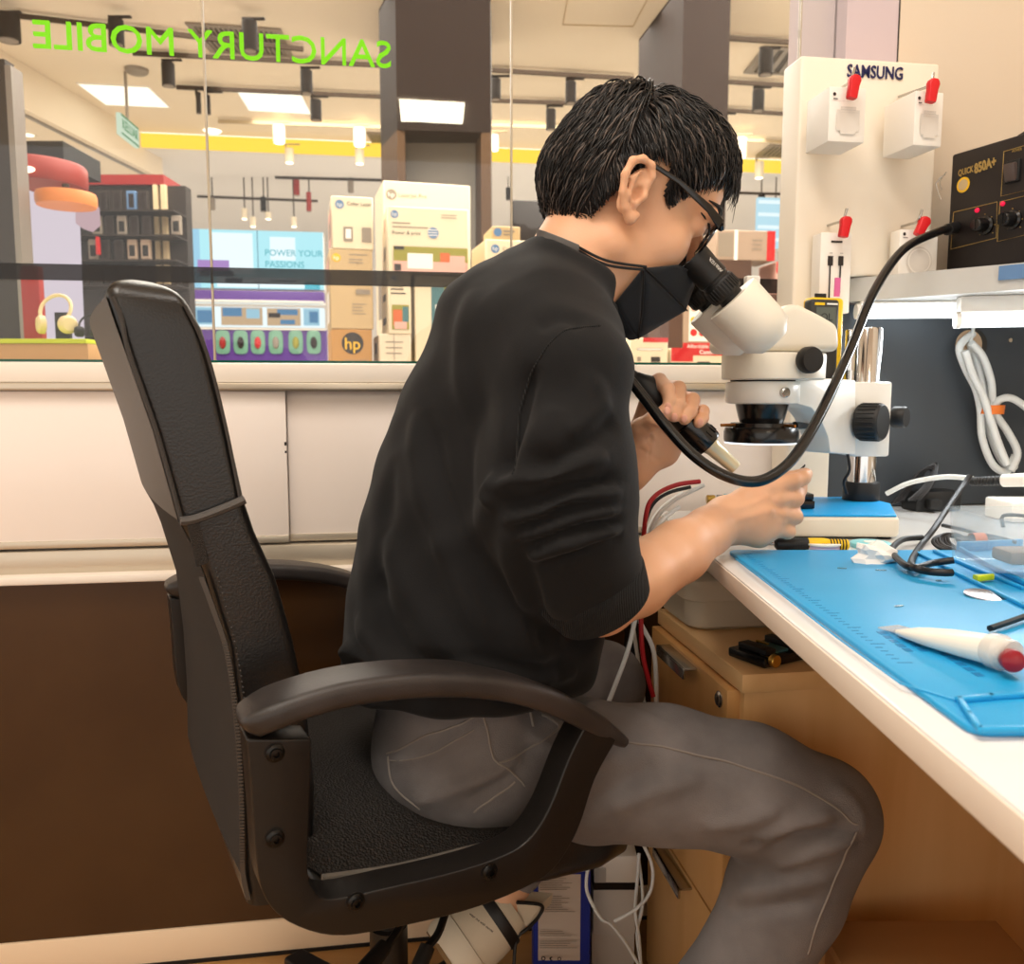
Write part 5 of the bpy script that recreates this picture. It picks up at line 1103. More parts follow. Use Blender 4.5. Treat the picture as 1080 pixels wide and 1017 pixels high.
# ---- glasses
m = MB(); eT = hd(-.004, .036, -.082); hinge = hd(.098, .030, -.069); L_ = []
for p, h in ((hd(-.03, .033, -.081), .0022), (eT, .0026), (hd(.03, .037, -.083), .003), (hd(.075, .034, -.078), .0045), (hinge, .006)): L_.append(rrect(p, HU * h, HL * .0016, .001, 4))
m.loft(L_); gl = m.build('glasses', G('frame_black'), man, 40)
L_ = []
m = MB()
for p, h in ((hd(-.03, .033, .081), .0022), (hd(-.004, .036, .082), .0026), (hd(.075, .034, .078), .0045), (hd(.098, .030, .069), .006)): L_.append(rrect(p, HU * h, HL * .0016, .001, 4))
m.loft(L_); m.build('temple', G('frame_black'), gl, 40)
for c in (-1, 1):
    ring = [hd(.0965 + .006 * (1 - abs(x + c * .036) / .065), .018 + y, c * .036 + x) for x, y in [(.028 * math.copysign(abs(math.cos(a)) ** .6, math.cos(a)), .018 * math.copysign(abs(math.sin(a)) ** .6, math.sin(a))) for a in np.linspace(0, 6.2832, 29)[:-1]]]
    m = MB(); m.tube(ring, .0019, 6, 0, closed=True); r_ = m.build('rim', G('frame_black'), gl)
    m = MB(); m.add(ring, [tuple(range(len(ring)))]); m.build('lens', G('lens'), r_, None)
m = MB(); m.tube([hd(.102, .026, -.009), hd(.105, .030, 0), hd(.102, .026, .009)], .0017, 6); m.tube([hinge, hd(.102, .028, -.064)], .004, 6, 0); m.build('bridge', G('frame_black'), gl)
# ------------------------------------------------------------------ repair bench
BZ = CAMZ - .212
M_('mat_blue', '1a9cda', .42, spec=.5, bump=(350, .08), vary=(5, .35, '2cade4')); M_('mat_line', '1478b4', .5); M_('scope_white', 'e9e6de', .35, coat=.2); M_('scope_cream', 'e6dfcf', .4); M_('pad_blue', '0a9ee4', .4)
M_('black_gloss', '0f0f10', .22, spec=.6); M_('black_rubber', '161616', .5); M_('chrome', 'd8dadc', .12, 1.); M_('gold', 'c9a24e', .3, 1.); M_('copper', 'b5763a', .35, 1.)
M_('shelf_grey', 'c4c2bd', .45, .15); M_('station_black', '1d1716', .45, bump=(600, .1)); M_('print_gold', 'a08448', .6); M_('meter_yellow', 'f0c414', .45); M_('meter_grey', '33322f', .5); M_('lcd', '5a6058', .25)
M_('cable_white', 'e4e6e4', .4); M_('cable_red', 'b31f25', .4); M_('cable_black', '17171a', .42); M_('orange_tie', 'e8792b', .5); M_('tag_red', 'd3161f', .4); M_('box_white', 'efe9df', .45); M_('box_grey', 'd9d2c8', .5)
M_('nozzle', 'd9d0b0', .35, .5); M_('tube_white', 'ece8dc', .4); M_('cap_red', '8d1423', .3); M_('tissue', 'eceae6', .8); M_('lilac', 'c9bcd6', .4); M_('cyan_reel', '86d3dc', .4); M_('blue_box', '1b2a86', .5); M_('label_paper', 'c6b3a2', .6); M_('cardboard', 'b98a58', .8); M_('grommet_wood', 'c8ab8c', .6)
M_('samsung_blue', '161a52', .4); M_('grey_print', 'b8b3ac', .5); M_('hair_line', '8c877f', .5)
film('clear_plastic', 'cfe0ea', .18, .1); film('cloudy_plastic', 'ece0c8', .6, .3); film('clear_neck', 'e8e4e0', .45, .1)
XB = atz(755, 590, BZ)[0]
yb = lambda x: 1.5 + math.tan(YAW) * x - .022 / math.cos(YAW)
m = MB(); m.prism([(XB, .12), (1.45, .12), (1.45, yb(1.45) - .008), (XB, yb(XB) - .012)], .026, frame(x=V(1, 0, 0), z=Z, o=V(0, 0, BZ - .026)), .003)
bench = m.build('workbench_top', [G('bench_white')], loc=V(XB, 1, BZ - .026)); 
tag(bench, 'long white repair bench top with a pale front edge, on the right', 'workbench')
m = MB(); m.span((XB - .0012, .12, BZ - .0245), (XB + .001, yb(XB) - .015, BZ - .0025), None, .0008); m.build('edge_band', G('bench_edge'), bench)
m = MB(); m.span((1.05, .3, 0), (1.07, 1.55, BZ - .0265)); m.span((XB + .1, .16, 0), (1.05, .18, BZ - .0265)); m.build('support_panel', G('cab_wood'), bench)
# blue silicone mat
y0, y1, x0, x1 = .505, 1.105, .283, .80
t = thing('work_mat', 'bright blue silicone repair mat lying on the white bench', 'mat', V((x0 + x1) / 2, (y0 + y1) / 2, BZ))
m = MB(); m.prism([p[:2] for p in rrect(V((x0 + x1) / 2, (y0 + y1) / 2, 0), V((x1 - x0) / 2, 0, 0), V(0, (y1 - y0) / 2, 0), .012, 6)], .005, frame(x=V(1, 0, 0), z=Z, o=V(0, 0, BZ + .0003)), .0018); m.build('sheet', G('mat_blue'), t, 50)
mz = BZ + .0053
m = MB()
def rim(pts, w=.0045, h=.004):
    q = [atz(x, y, mz) for x, y in pts]
    for a, b in zip(q[:-1], q[1:]):
        m.box((0, 0, h / 2), (np.linalg.norm(b - a) + w, w, h), frame(x=unit(b - a), z=Z, o=(a + b) / 2), .001)
def rimp(*a):
    global m
    rim(*a); m.build('tray_rim', G('mat_blue'), t, 50); m = MB()
rimp([(968, 585), (1020, 612), (1078, 640), (1140, 668)]); rimp([(985, 583), (1030, 603), (1078, 622)], .003); rimp([(1012, 581), (1040, 580), (1075, 578)], .006, .012); rimp([(1012, 581), (1045, 600), (1085, 620)], .004, .006)
rimp([(1012, 741), (1045, 738), (1100, 734)], .005); rimp([(1012, 741), (1022, 757), (1034, 773)], .004); rimp([(1034, 773), (1100, 772)], .004); rimp([(776, 590), (884, 674), (950, 722), (1012, 741)], .002, .0012)
m = MB()
for k in range(46):
    yy = y0 + .13 + k * .0098; ln = .012 if k % 5 == 0 else .006; m.span((x0 + .012, yy, mz), (x0 + .012 + ln, yy + .0009, mz + .0003))
MT = frame(x=V(0, -1, 0), y=V(1, 0, 0), o=V(x0 + .035, .68, mz)); 
for k, wd in enumerate((.055, .05, .03)):
    for i in range(5): yy = .72 - .012 * i - .06 * (k == 2); m.span((x0 + .032 + k * .012, yy - .008, mz), (x0 + .038 + k * .012, yy, mz + .0003))
m.build('ruler_marks', G('mat_line'), t, None)
# ---- drawer pedestal under the bench, square to the wall
PZ = .64; pc = atz(783, 712, PZ); pu, pw_ = np.dot(pc - W0, WU), np.dot(pc - W0, WN)
PF = wframe(pu, pw_, 0)     # local x along wall (right), y away, z up; origin at the near left foot
ped = thing('drawer_pedestal', 'wood-look drawer unit under the bench beside the man\'s knee', 'cabinet', W(pu, pw_, 0))
PW_, PD_ = .50, .335
m = MB(); m.span((.006, .006, .01), (PW_, PD_, PZ - .0255), PF, .001); m.build('carcass', G('cab_wood'), ped)
m = MB(); m.span((0, 0, PZ - .025), (PW_, PD_ + .004, PZ), PF, .002); m.build('top_panel', G('cab_wood_top'), ped)
def pl(px, py): q = hit(px, py, W(pu, pw_, 0), WU); return np.dot(q - W(pu, pw_, 0), WN), q[2]
zd1 = pl(728, 783)[1]; zs_ = [(zd1 + .002, PZ - .027), (zd1 - .19, zd1 - .002), (.02, zd1 - .194)]
for i, (a, b) in enumerate(zs_):
    m = MB(); m.span((-.012, .018, a), (.006, PD_ - .004, b), PF, .0015); dr = m.build('drawer', G('cab_front'), ped)
    if i == 0: h0_, h1_ = pl(714, 686), pl(744, 714)
    dz = (zs_[0][1] - (h0_[1] + h1_[1]) / 2); zz = b - dz; ya, yb_ = sorted((h0_[0], h1_[0]))
    m = MB(); m.span((-.034, ya, zz - .004), (-.030, yb_, zz + .012), PF, .001); m.span((-.034, ya, zz + .008), (-.012, yb_, zz + .012), PF, .001); m.build('handle', G('steel'), dr)
    if i == 0:
        q = pl(768, 737); m = MB(); m.lathe([(.011, 0), (.011, .002), (.008, .004), (.008, .0045)], W(pu, pw_, 0) + PF[:3, 1] * max(q[0], .034) + Z * q[1] - WU * .0115, -WU, 20); m.box((0, 0, .0045), (.002, .008, .002), frame(z=-WU, o=W(pu, pw_, 0) + PF[:3, 1] * max(q[0], .034) + Z * q[1] - WU * .0115)); m.build('lock', G('steel'), dr)
# things on the pedestal
def onped(px, py): return atz(px, py, PZ + .0005)
cA_ = onped(727, 668); t = thing('storage_box', 'cloudy plastic lidded food box on the wooden pedestal under the bench', 'box', cA_)
def cring(x0, y0, x1, y1, z, r=.03):
    c = cA_ + WU * (x0 + x1) / 2 + WN * (y0 + y1) / 2; c = V(c[0], c[1], z); return rrect(c, WU * (x1 - x0) / 2, WN * (y1 - y0) / 2, r, 6)
zb = PZ + .0008
m = MB(); R = [cring(.012, .012, .20, .148, zb), cring(.004, .004, .208, .156, zb + .006), cring(.0, .0, .212, .16, zb + .045), cring(-.002, -.002, .214, .162, zb + .047), cring(-.004, -.004, .216, .164, zb + .072)]; R2 = [[p + (sum(r) / len(r) - p) * .012 for p in r] for r in R[::-1]]
m.loft(R + R2, False); m.add(R[0], [tuple(range(len(R[0])))[::-1]]); m.build('tub', G('cloudy_plastic'), t, 40)
m = MB(); m.loft([cring(-.008, -.008, .22, .168, zb + .0725), cring(-.008, -.008, .22, .168, zb + .079), cring(-.002, -.002, .214, .162, zb + .083)]); m.build('lid', G('cloudy_plastic'), t, 40)
m = MB(); m.box((.115, -.0025, .052), (.03, .001, .016), frame(x=WU, z=Z, o=V(cA_[0], cA_[1], zb))); m.mi(1)
for k in (-1, 0, 1): m.box((.115 + k * .007, -.0032, .054), (.0025, .001, .006 - abs(k) * .002), frame(x=WU, z=Z, o=V(cA_[0], cA_[1], zb)))
m.build('sticker', [G('yellow'), G('ink_dark')], t, None)
q0 = onped(806, 707); t = thing('board_fixture', 'black phone board holder with a brass knob, lying on the wooden pedestal', 'fixture', q0)
FM = frame(x=unit(onped(836, 680) - q0), z=Z, o=q0); dl_ = onped(770, 690) - q0; wv = unit(V(-FM[1, 0], FM[0, 0], 0))
FM = frame(x=unit(V(.86, .5, 0)), z=Z, o=q0)
m = MB(); m.span((0, 0, .001), (.085, .066, .014), FM, .003); m.build('base_plate', G('black_gloss'), t)
m = MB(); m.span((.01, .008, .014), (.03, .058, .022), FM, .002); m.span((.06, .008, .014), (.075, .058, .024), FM, .002); m.build('clamp', G('black_rubber'), t)
m = MB(); m.span((.032, .012, .014), (.057, .05, .017), FM); m.build('circuit_board', G('print_teal'), t)
m = MB(); o = FM[:3, :3] @ V(.012, -.002, .012) + FM[:3, 3]; m.lathe([(.008, 0), (.0085, .001), (.0085, .007), (.0075, .008)], o, -FM[:3, 1], 20); m.lathe([(.0025, -.02), (.0025, 0)], o, -FM[:3, 1], 10); m.span((.036, .03, .02), (.04, .05, .022), FM); m.build('knob', G('gold'), t)
# dark tower cabinet, boxes and leads under the bench
m = MB(); m.span((.203, 1.42, .0), (.216, 1.50, .66), None, .003); tag(m.build('side_panel', G('black_panel')), 'narrow black upright panel left of the wooden drawer unit', 'panel')
def floorbox(name, px, d, dep, base, items, lb, cat, slots, zb=0.0005):
    a, b = P(px[0], px[1], d), P(px[2], px[3], d); m = MB(); z0 = max(zb, 0); m.span((a[0], d, z0), (b[0], d + dep, a[2]), None, .002, 1)
    decals(m, frame(x=V(1, 0, 0), y=Z, o=V(a[0], d, z0)), b[0] - a[0], a[2] - z0, items); o = m.build(name, [G(base)] + [G(s_) for s_ in slots], None, None); tag(o, lb, cat); return a, b, z0
a_ = P(563, 919, 1.30); zz = lambda y, d=1.30, top=919: (P(590, top, d)[2] - P(590, y, d)[2]) / P(590, top, d)[2]
it = [('r', 1, .08, zz(922), .82, zz(1013))]
for y0_, n_ in ((926, 6), (944, 5), (955, 3), (980, 3), (990, 4)):
    for k in range(n_): it.append(('r', 2, .11, zz(y0_ + k * 2.2), .11 + .66 * (.55 + .45 * random.random()), zz(y0_ + k * 2.2 + .7)))
it += [('d', 3, .17, zz(1008), .016), ('d', 1, .17, zz(1008), .009), ('d', 3, .31, zz(1008), .014), ('d', 1, .33, zz(1008), .009), ('d', 3, .45, zz(1008), .014), ('d', 1, .45, zz(1008), .008)]
floorbox('parcel_box', (563, 919, 622, 1050), 1.30, .12, 'blue_box', it, 'dark blue box with a long printed white label, under the chair', 'box', ['label_paper', 'ink_grey', 'ink_dark'])
a = P(626, 905, 1.36); b = P(670, 987, 1.36)
m = MB(); m.span((a[0], 1.36, P(640, 986, 1.36)[2]), (b[0], 1.42, P(640, 938, 1.36)[2]), None, .002); m.mi(1).span((a[0], 1.355, P(640, 937, 1.36)[2]), (b[0], 1.42, P(640, 928, 1.36)[2])); m.mi(2).span((a[0], 1.35, P(640, 928, 1.36)[2]), (b[0], 1.42, P(640, 900, 1.36)[2]), None, .002); m.mi(3).span((a[0] + .002, 1.348, P(640, 927, 1.36)[2]), (a[0] + .02, 1.35, P(640, 912, 1.36)[2])); m.mi(0).span((a[0], 1.37, 0.0), (b[0], 1.41, P(640, 986, 1.36)[2]))
tag(m.build('power_unit', [G('box_grey'), G('black_panel'), G('box_white'), G('grey_print')]), 'white boxy unit with a black stripe on the floor behind the cables', 'electronics')
m = MB(); pa = P(872, 990, 1.0); pb_ = P(1062, 985, 1.0); m.span((pa[0] + .01, .86, 0.0), (pb_[0], 1.03, pa[2]), None, .002); m.span((pa[0] + .0, .855, pa[2] - .012), (pb_[0] + .006, 1.035, pa[2] + .001), None, .001)
tag(m.build('carton', G('cardboard')), 'brown cardboard carton on the floor in front of the drawer unit', 'box')
def cord(name, paths, r, mt, lb, cat='cable', group=None, more=None):
    m = MB()
    for p in paths: m.tube([P(*q) for q in p], r, 8, 6)
    o = m.build(name, mt); tag(o, lb, cat, group); return o
w1, kr = 'loose leads hanging behind the bench', .0032
cord('power_lead', [[(a_, b_, 1.240 + .35 * (c_ - 1.27)) for a_, b_, c_ in [(738, 508, 1.40), (712, 512, 1.36), (690, 524, 1.32), (681, 545, 1.30), (677, 600, 1.30), (676, 640, 1.29), (678, 690, 1.28), (689, 735, 1.27)]]], .0036, G('cable_red'), 'red lead curving from the microscope base and hanging behind the bench', group=w1)
cord('power_lead', [[(a_, b_, 1.262 + .35 * (c_ - 1.27)) for a_, b_, c_ in [(742, 512, 1.42), (708, 530, 1.34), (688, 556, 1.30), (682, 610, 1.28), (674, 650, 1.27), (690, 690, 1.27), (692, 760, 1.27), (690, 800, 1.27)]]], .0035, G('cable_white'), 'white lead hanging down closest to the drawer unit', group=w1)
cord('power_lead', [[(a_, b_, 1.395 + .35 * (c_ - 1.27)) for a_, b_, c_ in [(720, 520, 1.44), (694, 540, 1.33), (678, 575, 1.28), (667, 640, 1.26), (672, 690, 1.26), (680, 750, 1.26), (680, 800, 1.27)]]], .0032, G('cable_white'), 'white lead hanging in the middle of the bunch, behind the forearm', group=w1)
cord('power_lead', [[(a_, b_, 1.218 + .35 * (c_ - 1.27)) for a_, b_, c_ in [(716, 535, 1.45), (690, 560, 1.31), (676, 620, 1.24), (664, 680, 1.22), (648, 725, 1.2), (640, 745, 1.19)]]], .0034, G('cable_white'), 'white lead slanting down left towards the man\'s lap', group=w1)
cord('power_lead', [[(a_, b_, 1.306 + .35 * (c_ - 1.27)) for a_, b_, c_ in [(728, 514, 1.42), (705, 520, 1.37), (688, 533, 1.34), (678, 560, 1.33)]]], .003, G('cable_black'), 'short black lead beside the red one at the bench end', group=w1)
cord('charging_cable', [[(662, 862, 1.24), (678, 890, 1.24), (688, 915, 1.23), (686, 940, 1.23), (672, 958, 1.22), (648, 972, 1.22)], [(620, 915, 1.25), (619, 940, 1.24), (633, 968, 1.23), (644, 975, 1.23), (660, 995, 1.23), (676, 1022, 1.22)], [(674, 900, 1.3), (672, 930, 1.28), (670, 960, 1.26), (674, 990, 1.25), (676, 1022, 1.24)], [(673, 902, 1.31), (678, 950, 1.27), (672, 985, 1.26), (677, 1022, 1.26)]], .0026, G('cable_white'), 'thin white cables dangling in front of the white unit under the seat')
# ---- Samsung stand with hanging accessory boxes
a0 = wuz(845, 58, -.09); a1 = wuz(992, 58, -.09)
st_ = thing('display_stand', 'tall cream display stand with blue wordmark beside the right wall', 'display stand', W((a0[0] + a1[0]) / 2, -.05, BZ))
ub_ = wuz(882, 400, -.09)[0]; zst = hit(885, 295, W(0, -.05, 0), WN)[2] + .002; m = MB(); m.prism([(a0[0], BZ + .001), (ub_ - .006, BZ + .001), (ub_ - .006, zst), (a1[0], zst), (a1[0], a0[1]), (a0[0], a0[1])], .064, frame(x=WU, y=Z, o=W(0, -.026, 0)), .005, 3); m.build('panel', G('box_white') if False else mat('stand_cream', 'efe4d2', .4), st_)
s0, s1 = wuz(893, 81, -.09), wuz(952, 70, -.09); MT = frame(x=WU, y=Z, o=W((s0[0] + s1[0]) / 2, -.0905, s0[1])); m = MB(); m.text('SAMSUNG', MT, width=s1[0] - s0[0], size=(s1[1] - s0[1]) * .93, depth=.002, bold=.008); m.build('lettering', G('samsung_blue'), st_, None)
def hookbox(px, wfront, dep, rot, lb, items, hook, extra_back=0.):
    x0, y0, x1, y1 = px; p0 = hit(x0, y1, W(0, wfront, 0), WN); p1 = hit(x1, y0, W(0, wfront, 0), WN); wd = np.dot(p1 - p0, WU) / math.cos(rot); ht = p1[2] - p0[2]
    u0 = np.dot(p0 - W0, WU); F = wframe(u0, wfront, p0[2], rot); m = MB(); m.span((0, 0, 0), (wd, dep, ht), F, .002, 2)
    decals(m, frame(x=F[:3, 0], y=Z, o=F[:3, 3]), wd, ht, items); o = m.build('accessory_box', [G('box_white'), G('ink_dark'), G('grey_print'), G('box_grey'), G('cable_white')], smooth=30, loc=F[:3, 3]); tag(o, lb, 'box', 'white accessory boxes hanging on hooks'); return F, wd, ht
def hook(px0, py0, px1, py1, w0, lb, tagp, tl=0.):
    "peg from the stand out to a red lock"
    p0 = hit(px0, py0, W(0, -.092, 0), WN); p1 = hit(px1, py1, W(0, w0, 0), WN); t = thing('security_hook', lb, 'hook', p0, 'metal hooks with red locks')
    m = MB(); m.tube([p0, p0 * .6 + p1 * .4 - Z * .001, p1 - Z * .0015, p1 + V(.004, -.004, .016)], .0022, 8, 4); m.build('peg_rail', G('steel'), t)
    ax = unit(V(tl, 0, 1)); sd = unit(np.cross(V(0, 1, 0), ax)); a = hit(*tagp[:2], W(0, w0 - .004, 0), WN); b = hit(*tagp[2:], W(0, w0 - .004, 0), WN); d = unit(a - b); sd = unit(np.cross(d, WN)); L_ = np.linalg.norm(a - b)
    m = MB(); m.loft([rrect(b + d * L_ * k, sd * w_, WN * .006, .003, 4) for k, w_ in ((0, .0068), (.05, .0075), (.55, .008), (.8, .0095), (.93, .008), (1, .005))]); m.build('lock_body', G('tag_red'), t, 40)
cube = [('d', 1, .13, .14, .032), ('r', 1, .1, .215, .22, .235), ('r', 2, .05, .26, .6, .264)] + [('r', 3, .2, .42, .82, .80), ('r', 3, .3, .36, .72, .86), ('r', 2, .3, .42, .72, .425), ('r', 2, .4, .38, .62, .384), ('r', 2, .25, .47, .8, .473)]
hookbox((873, 93, 914, 149), -.19, .072, .0, 'white adapter box hanging at the upper left of the stand', cube, None)
hookbox((963, 97, 997, 153), -.19, .078, .06, 'white adapter box hanging at the upper right, overlapping the stand edge', cube, None)
hookbox((863, 246, 899, 330), -.128, .03, .0, 'white box with two black plugs drawn on it, lower left on the stand', [('r', 1, .32, .1, .68, .125), ('r', 1, .23, .29, .40, .41), ('r', 1, .285, .41, .335, 1), ('r', 1, .56, .29, .73, .41), ('r', 1, .61, .41, .66, .75), ('r', 2, .26, .25, .36, .262), ('r', 2, .6, .25, .7, .262)], None)
hookbox((947, 243, 990, 292), -.128, .028, .0, 'white box with a coiled cable drawn on it, lower right on the stand', [('d', 1, .11, .1, .035), ('r', 1, .08, .17, .2, .185), ('d', 3, .52, .66, .3), ('d', 0, .52, .66, .27), ('d', 3, .52, .66, .24)], None)
hook(882, 97, 897, 84, -.205, 'metal hook with red lock over the upper left adapter box', (902, 80, 898, 104)); hook(948, 102, 980, 89, -.205, 'metal hook with red lock over the upper right adapter box', (985, 84, 981, 108)); hook(873, 238, 889, 231, -.145, 'metal hook with red lock over the two-plug cable box', (893, 229, 889, 250)); hook(951, 239, 968, 232, -.145, 'metal hook with red lock over the coiled cable box', (977, 230, 968, 248))
# ---- grey back board, corner shelf with tubes
b0, b1 = ub_ - .004, 1.5; zsh_b = P(885, 322, 1.58)[2]
m = MB(); m.span((b0, -.045, BZ + .002), (b1, -.022, zsh_b - .002), wf, .002); bd = m.build('back_board', G('board_grey')); tag(bd, 'dark grey board fixed to the wall behind the microscope', 'board')
gq = hit(1020, 364, W(0, -.0455, 0), WN); m = MB(); m.lathe([(.030, -.002), (.030, .003), (.027, .004)], gq + WU * .008, -WN, 36); m.mi(1).lathe([(.027, .0045), (.026, .0047)], gq, -WN, 36)
m.build('cable_grommet', [G('meter_grey'), G('grommet_wood')], bd)
q = hit(1065, 359, W(0, -.0455, 0), WN); m = MB(); m.lathe([(.005, 0), (.004, .0025), (.0015, .0025)], q, -WN, 14); m.build('screw', G('steel'), bd)
A_ = hit(885, 295, W(0, -.05, 0), WN); zt = A_[2]; B_ = atz(1080, 277, zt); dS = unit(B_ - A_); C_ = A_ + dS * .62
cor = [A_, C_, V(1.45, C_[1], zt), V(1.45, yb(1.45) - .03, zt)]; th_ = zt - zsh_b
t_sh = thing('corner_shelf', 'grey corner shelf over the bench with fluorescent tubes beneath', 'shelf', V(*((A_ + C_) / 2)[:2], zsh_b))
m = MB(); m.prism([(p[0], p[1]) for p in cor], .004, frame(x=V(1, 0, 0), z=Z, o=V(0, 0, zt - .004))); m.prism([(p[0], p[1]) for p in cor], .003, frame(x=V(1, 0, 0), z=Z, o=V(0, 0, zsh_b))); m.build('shelf_board', G('shelf_grey'), t_sh, None)
m = MB(); nS = V(-dS[1], dS[0], 0); m.box((.31, 0, 0), (.62, .004, th_), frame(x=dS, z=Z, o=A_ - Z * th_ / 2)); m.build('front_lip', G('shelf_grey'), t_sh)
m = MB(); q = hit(1071, 287, A_ - nS * .0025, nS); m.box((0, 0, 0), (.045, .001, .022), frame(x=dS, z=Z, o=q - nS * .0035 * (1 if np.dot(nS, V(0, 1, 0)) > 0 else -1))); m.build('sticker', G('ink_blue'), t_sh)
def tubelamp(a, b, lb):
    a, b = np.asarray(a), np.asarray(b); z_ = zsh_b - .0005; d = unit((b - a) * V(1, 1, 0)); L_ = np.linalg.norm((b - a)[:2]); zc_ = a[2]
    t = thing('tube_lamp', lb, 'lamp', V(a[0], a[1], zc_ - .014), 'fluorescent tubes under the shelf'); F = frame(x=d, z=Z, o=V(a[0], a[1], 0)); s_ = V(-d[1], d[0], 0)
    m = MB(); m.span((0, -.016, zc_ + .006), (L_, .016, z_), F, .002); m.build('lamp_housing', G('white'), t)
    m = MB(); m.tube([V(a[0], a[1], zc_ - .006) + d * .004, V(a[0], a[1], zc_ - .006) + d * (L_ - .004)], .0125, 14, 0); m.build('tube', G('tube_glow'), t)
    for k in (0, L_): m = MB(); m.lathe([(.0135, -.004), (.0135, .004)], V(a[0], a[1], zc_ - .006) + d * k, d, 16); m.build('end_cap', G('white'), t)
    return t
tubelamp(P(905, 325, 1.52), P(1020, 322, 1.505), 'white lit tube under the shelf, its left end by the microscope post'); tubelamp(P(1010, 334, 1.44), P(1130, 329, 1.40), 'white lit tube under the shelf, nearer one running out of the photo at right')
area('tube_light_a', (.76, 1.46, zsh_b - .05), (.55, 1.05, BZ), .30, 1.1, (.93, .98, 1), .05); area('tube_light_b', (.92, 1.32, zsh_b - .06), (.6, .9, BZ), .30, 1.1, (.93, .98, 1), .05)
m = MB(); q = P(883, 303, 1.42); m.box((0, 0, 0), (.010, .002, .03), frame(x=V(1, .2, 0), z=V(.2, 0, 1), o=q)); tag(m.build('paper_tag', mat('tag_pink', 'd8639a', .5)), 'small pink tag at the left end of the shelf', 'tag')
# ---- hot air station on the shelf
P0 = hit(998, 276, V(0, 1.50, 0), V(0, 1, 0)); P0[2] = zt + .006; fd = unit(V(.38, -.925, 0)); fn = unit(V(-.925, -.38, 0)); 
def fp_(px, py, off=0.): return hit(px, py, P0 + fn * off, fn)
hs = thing('hot_air_station', 'black hot air rework station with gold lettering on the corner shelf', 'rework station', P0)
zt2 = fp_(1001, 164)[2]; FH = zt2 - P0[2]; SM = frame(x=fd, y=Z, o=P0)
m = MB(); m.span((0, 0, -.17), (.25, FH, 0), SM, .004); m.build('case', G('station_black'), hs)
m = MB(); z_ = [fp_(1052, 152), fp_(1066, 142)]; m.tube([V(*(P0 + fd * .06 - fn * .06)[:2], zt2), V(*(P0 + fd * .10 - fn * .06)[:2], zt2 + .018), V(*(P0 + fd * .2 - fn * .06)[:2], zt2 + .02)], .007, 8, 3); m.build('carry_handle', G('black_rubber'), hs)
m = MB()
for f in (.02, .20):
    for g in (-.05, -.13): q = P0 + fd * f + fn * g; m.lathe([(.008, -.0055), (.008, .001)], q, Z, 14)
m.build('rubber_feet', G('black_rubber'), hs)
m = MB()
def ftext(txt, pl_, pr_, hpx, bold=.0):
    a, b = fp_(*pl_), fp_(*pr_); x = unit(b - a); y = unit(np.cross(fn, x)); h = np.linalg.norm(fp_(pl_[0], pl_[1] - hpx) - a); m.text(txt, frame(x=x, y=y, o=(a + b) / 2 + fn * .0006), width=np.linalg.norm(b - a), size=h, depth=.0004, bold=bold)
ftext('QUICK', (1011, 186), (1027, 181), 6.5, .03); ftext('850A+', (1028, 183), (1051, 174.5), 10, .045)
ftext('POWER', (1068, 161), (1078, 158.5), 3)
def outline(pts, r=.0007): q = [fp_(*p) + fn * .0006 for p in pts]; m.tube(q + [q[0]], r, 4, 0)
outline([(1006, 224), (1052, 213), (1051, 251), (1003, 263)]); outline([(1055, 213), (1084, 206), (1081, 248), (1052, 255)]); outline([(1059, 160), (1090, 151), (1086, 200), (1056, 207)])
for k in range(7):
    a = math.radians(-40 + 45 * k)
    for cx_, cy_ in ((1040, 238), (1069, 232)): q = fp_(cx_ + 9.5 * math.cos(a), cy_ - 12 * math.sin(a)); m.box((0, 0, 0), (.0016, .0016, .0006), frame(x=fd, y=Z, o=q + fn * .0006))
m.build('printing', G('print_gold'), hs, None)
m = MB(); c = fp_(1016, 195); m.lathe([(.0125, 0), (.0125, .0006)], c, fn, 24); m.mi(1).lathe([(.009, .0006), (.009, .0009)], c, fn, 24); m.build('sticker', [G('yellow'), G('carton_tan')], hs)
m = MB()
for p in ((1031, 222), (1058, 215)): m.sphere(fp_(*p) + fn * .001, .004, None, 12)
m.build('indicator_lamp', mat('led_red', 'c3143c', .2, emit=('ff2050', .5)), hs)
for p in ((1040, 238), (1069, 232)):
    c = fp_(*p); m = MB(); m.lathe([(.015, 0), (.015, .004), (.0115, .006), (.0105, .024), (.009, .026)], c, fn, 26); m.box((0, .0, .026), (.003, .018, .002), frame(z=fn, o=c)); m.build('dial_knob', G('black_gloss'), hs)
m = MB(); c = fp_(1069, 181); m.box((0, 0, .002), (.026, .034, .006), frame(x=fd, y=Z, o=c), .002); m.mi(1).box((0, 0, .006), (.020, .028, .010), frame(x=fd, y=unit(Z + fn * .25), o=c), .003); m.build('power_switch', [G('black_rubber'), mat('rocker', '4c403c', .35)], hs)
m = MB(); hp_ = fp_(1008, 240); hx = [hp_ + fn * .002, P(988, 245, 1.425), P(952, 264, 1.36), P(921, 309, 1.28), P(897, 368, 1.2), P(872, 423, 1.12), P(848, 467, 1.065), P(826, 494, 1.035), P(798, 508, 1.02), P(765, 502, 1.02), P(731, 480, 1.03), P(702, 449, 1.04), P(682, 423, 1.05), P(662, 398, 1.06), P(644, 378, 1.075)]
m.tube(hx, .0068, 14, 6); m.build('air_hose', G('black_gloss'), hs)
m = MB(); m.tube([hp_, hp_ * .55 + P(988, 245, 1.425) * .45], .0095, 14, 0); m.build('hose_collar', G('black_rubber'), hs)
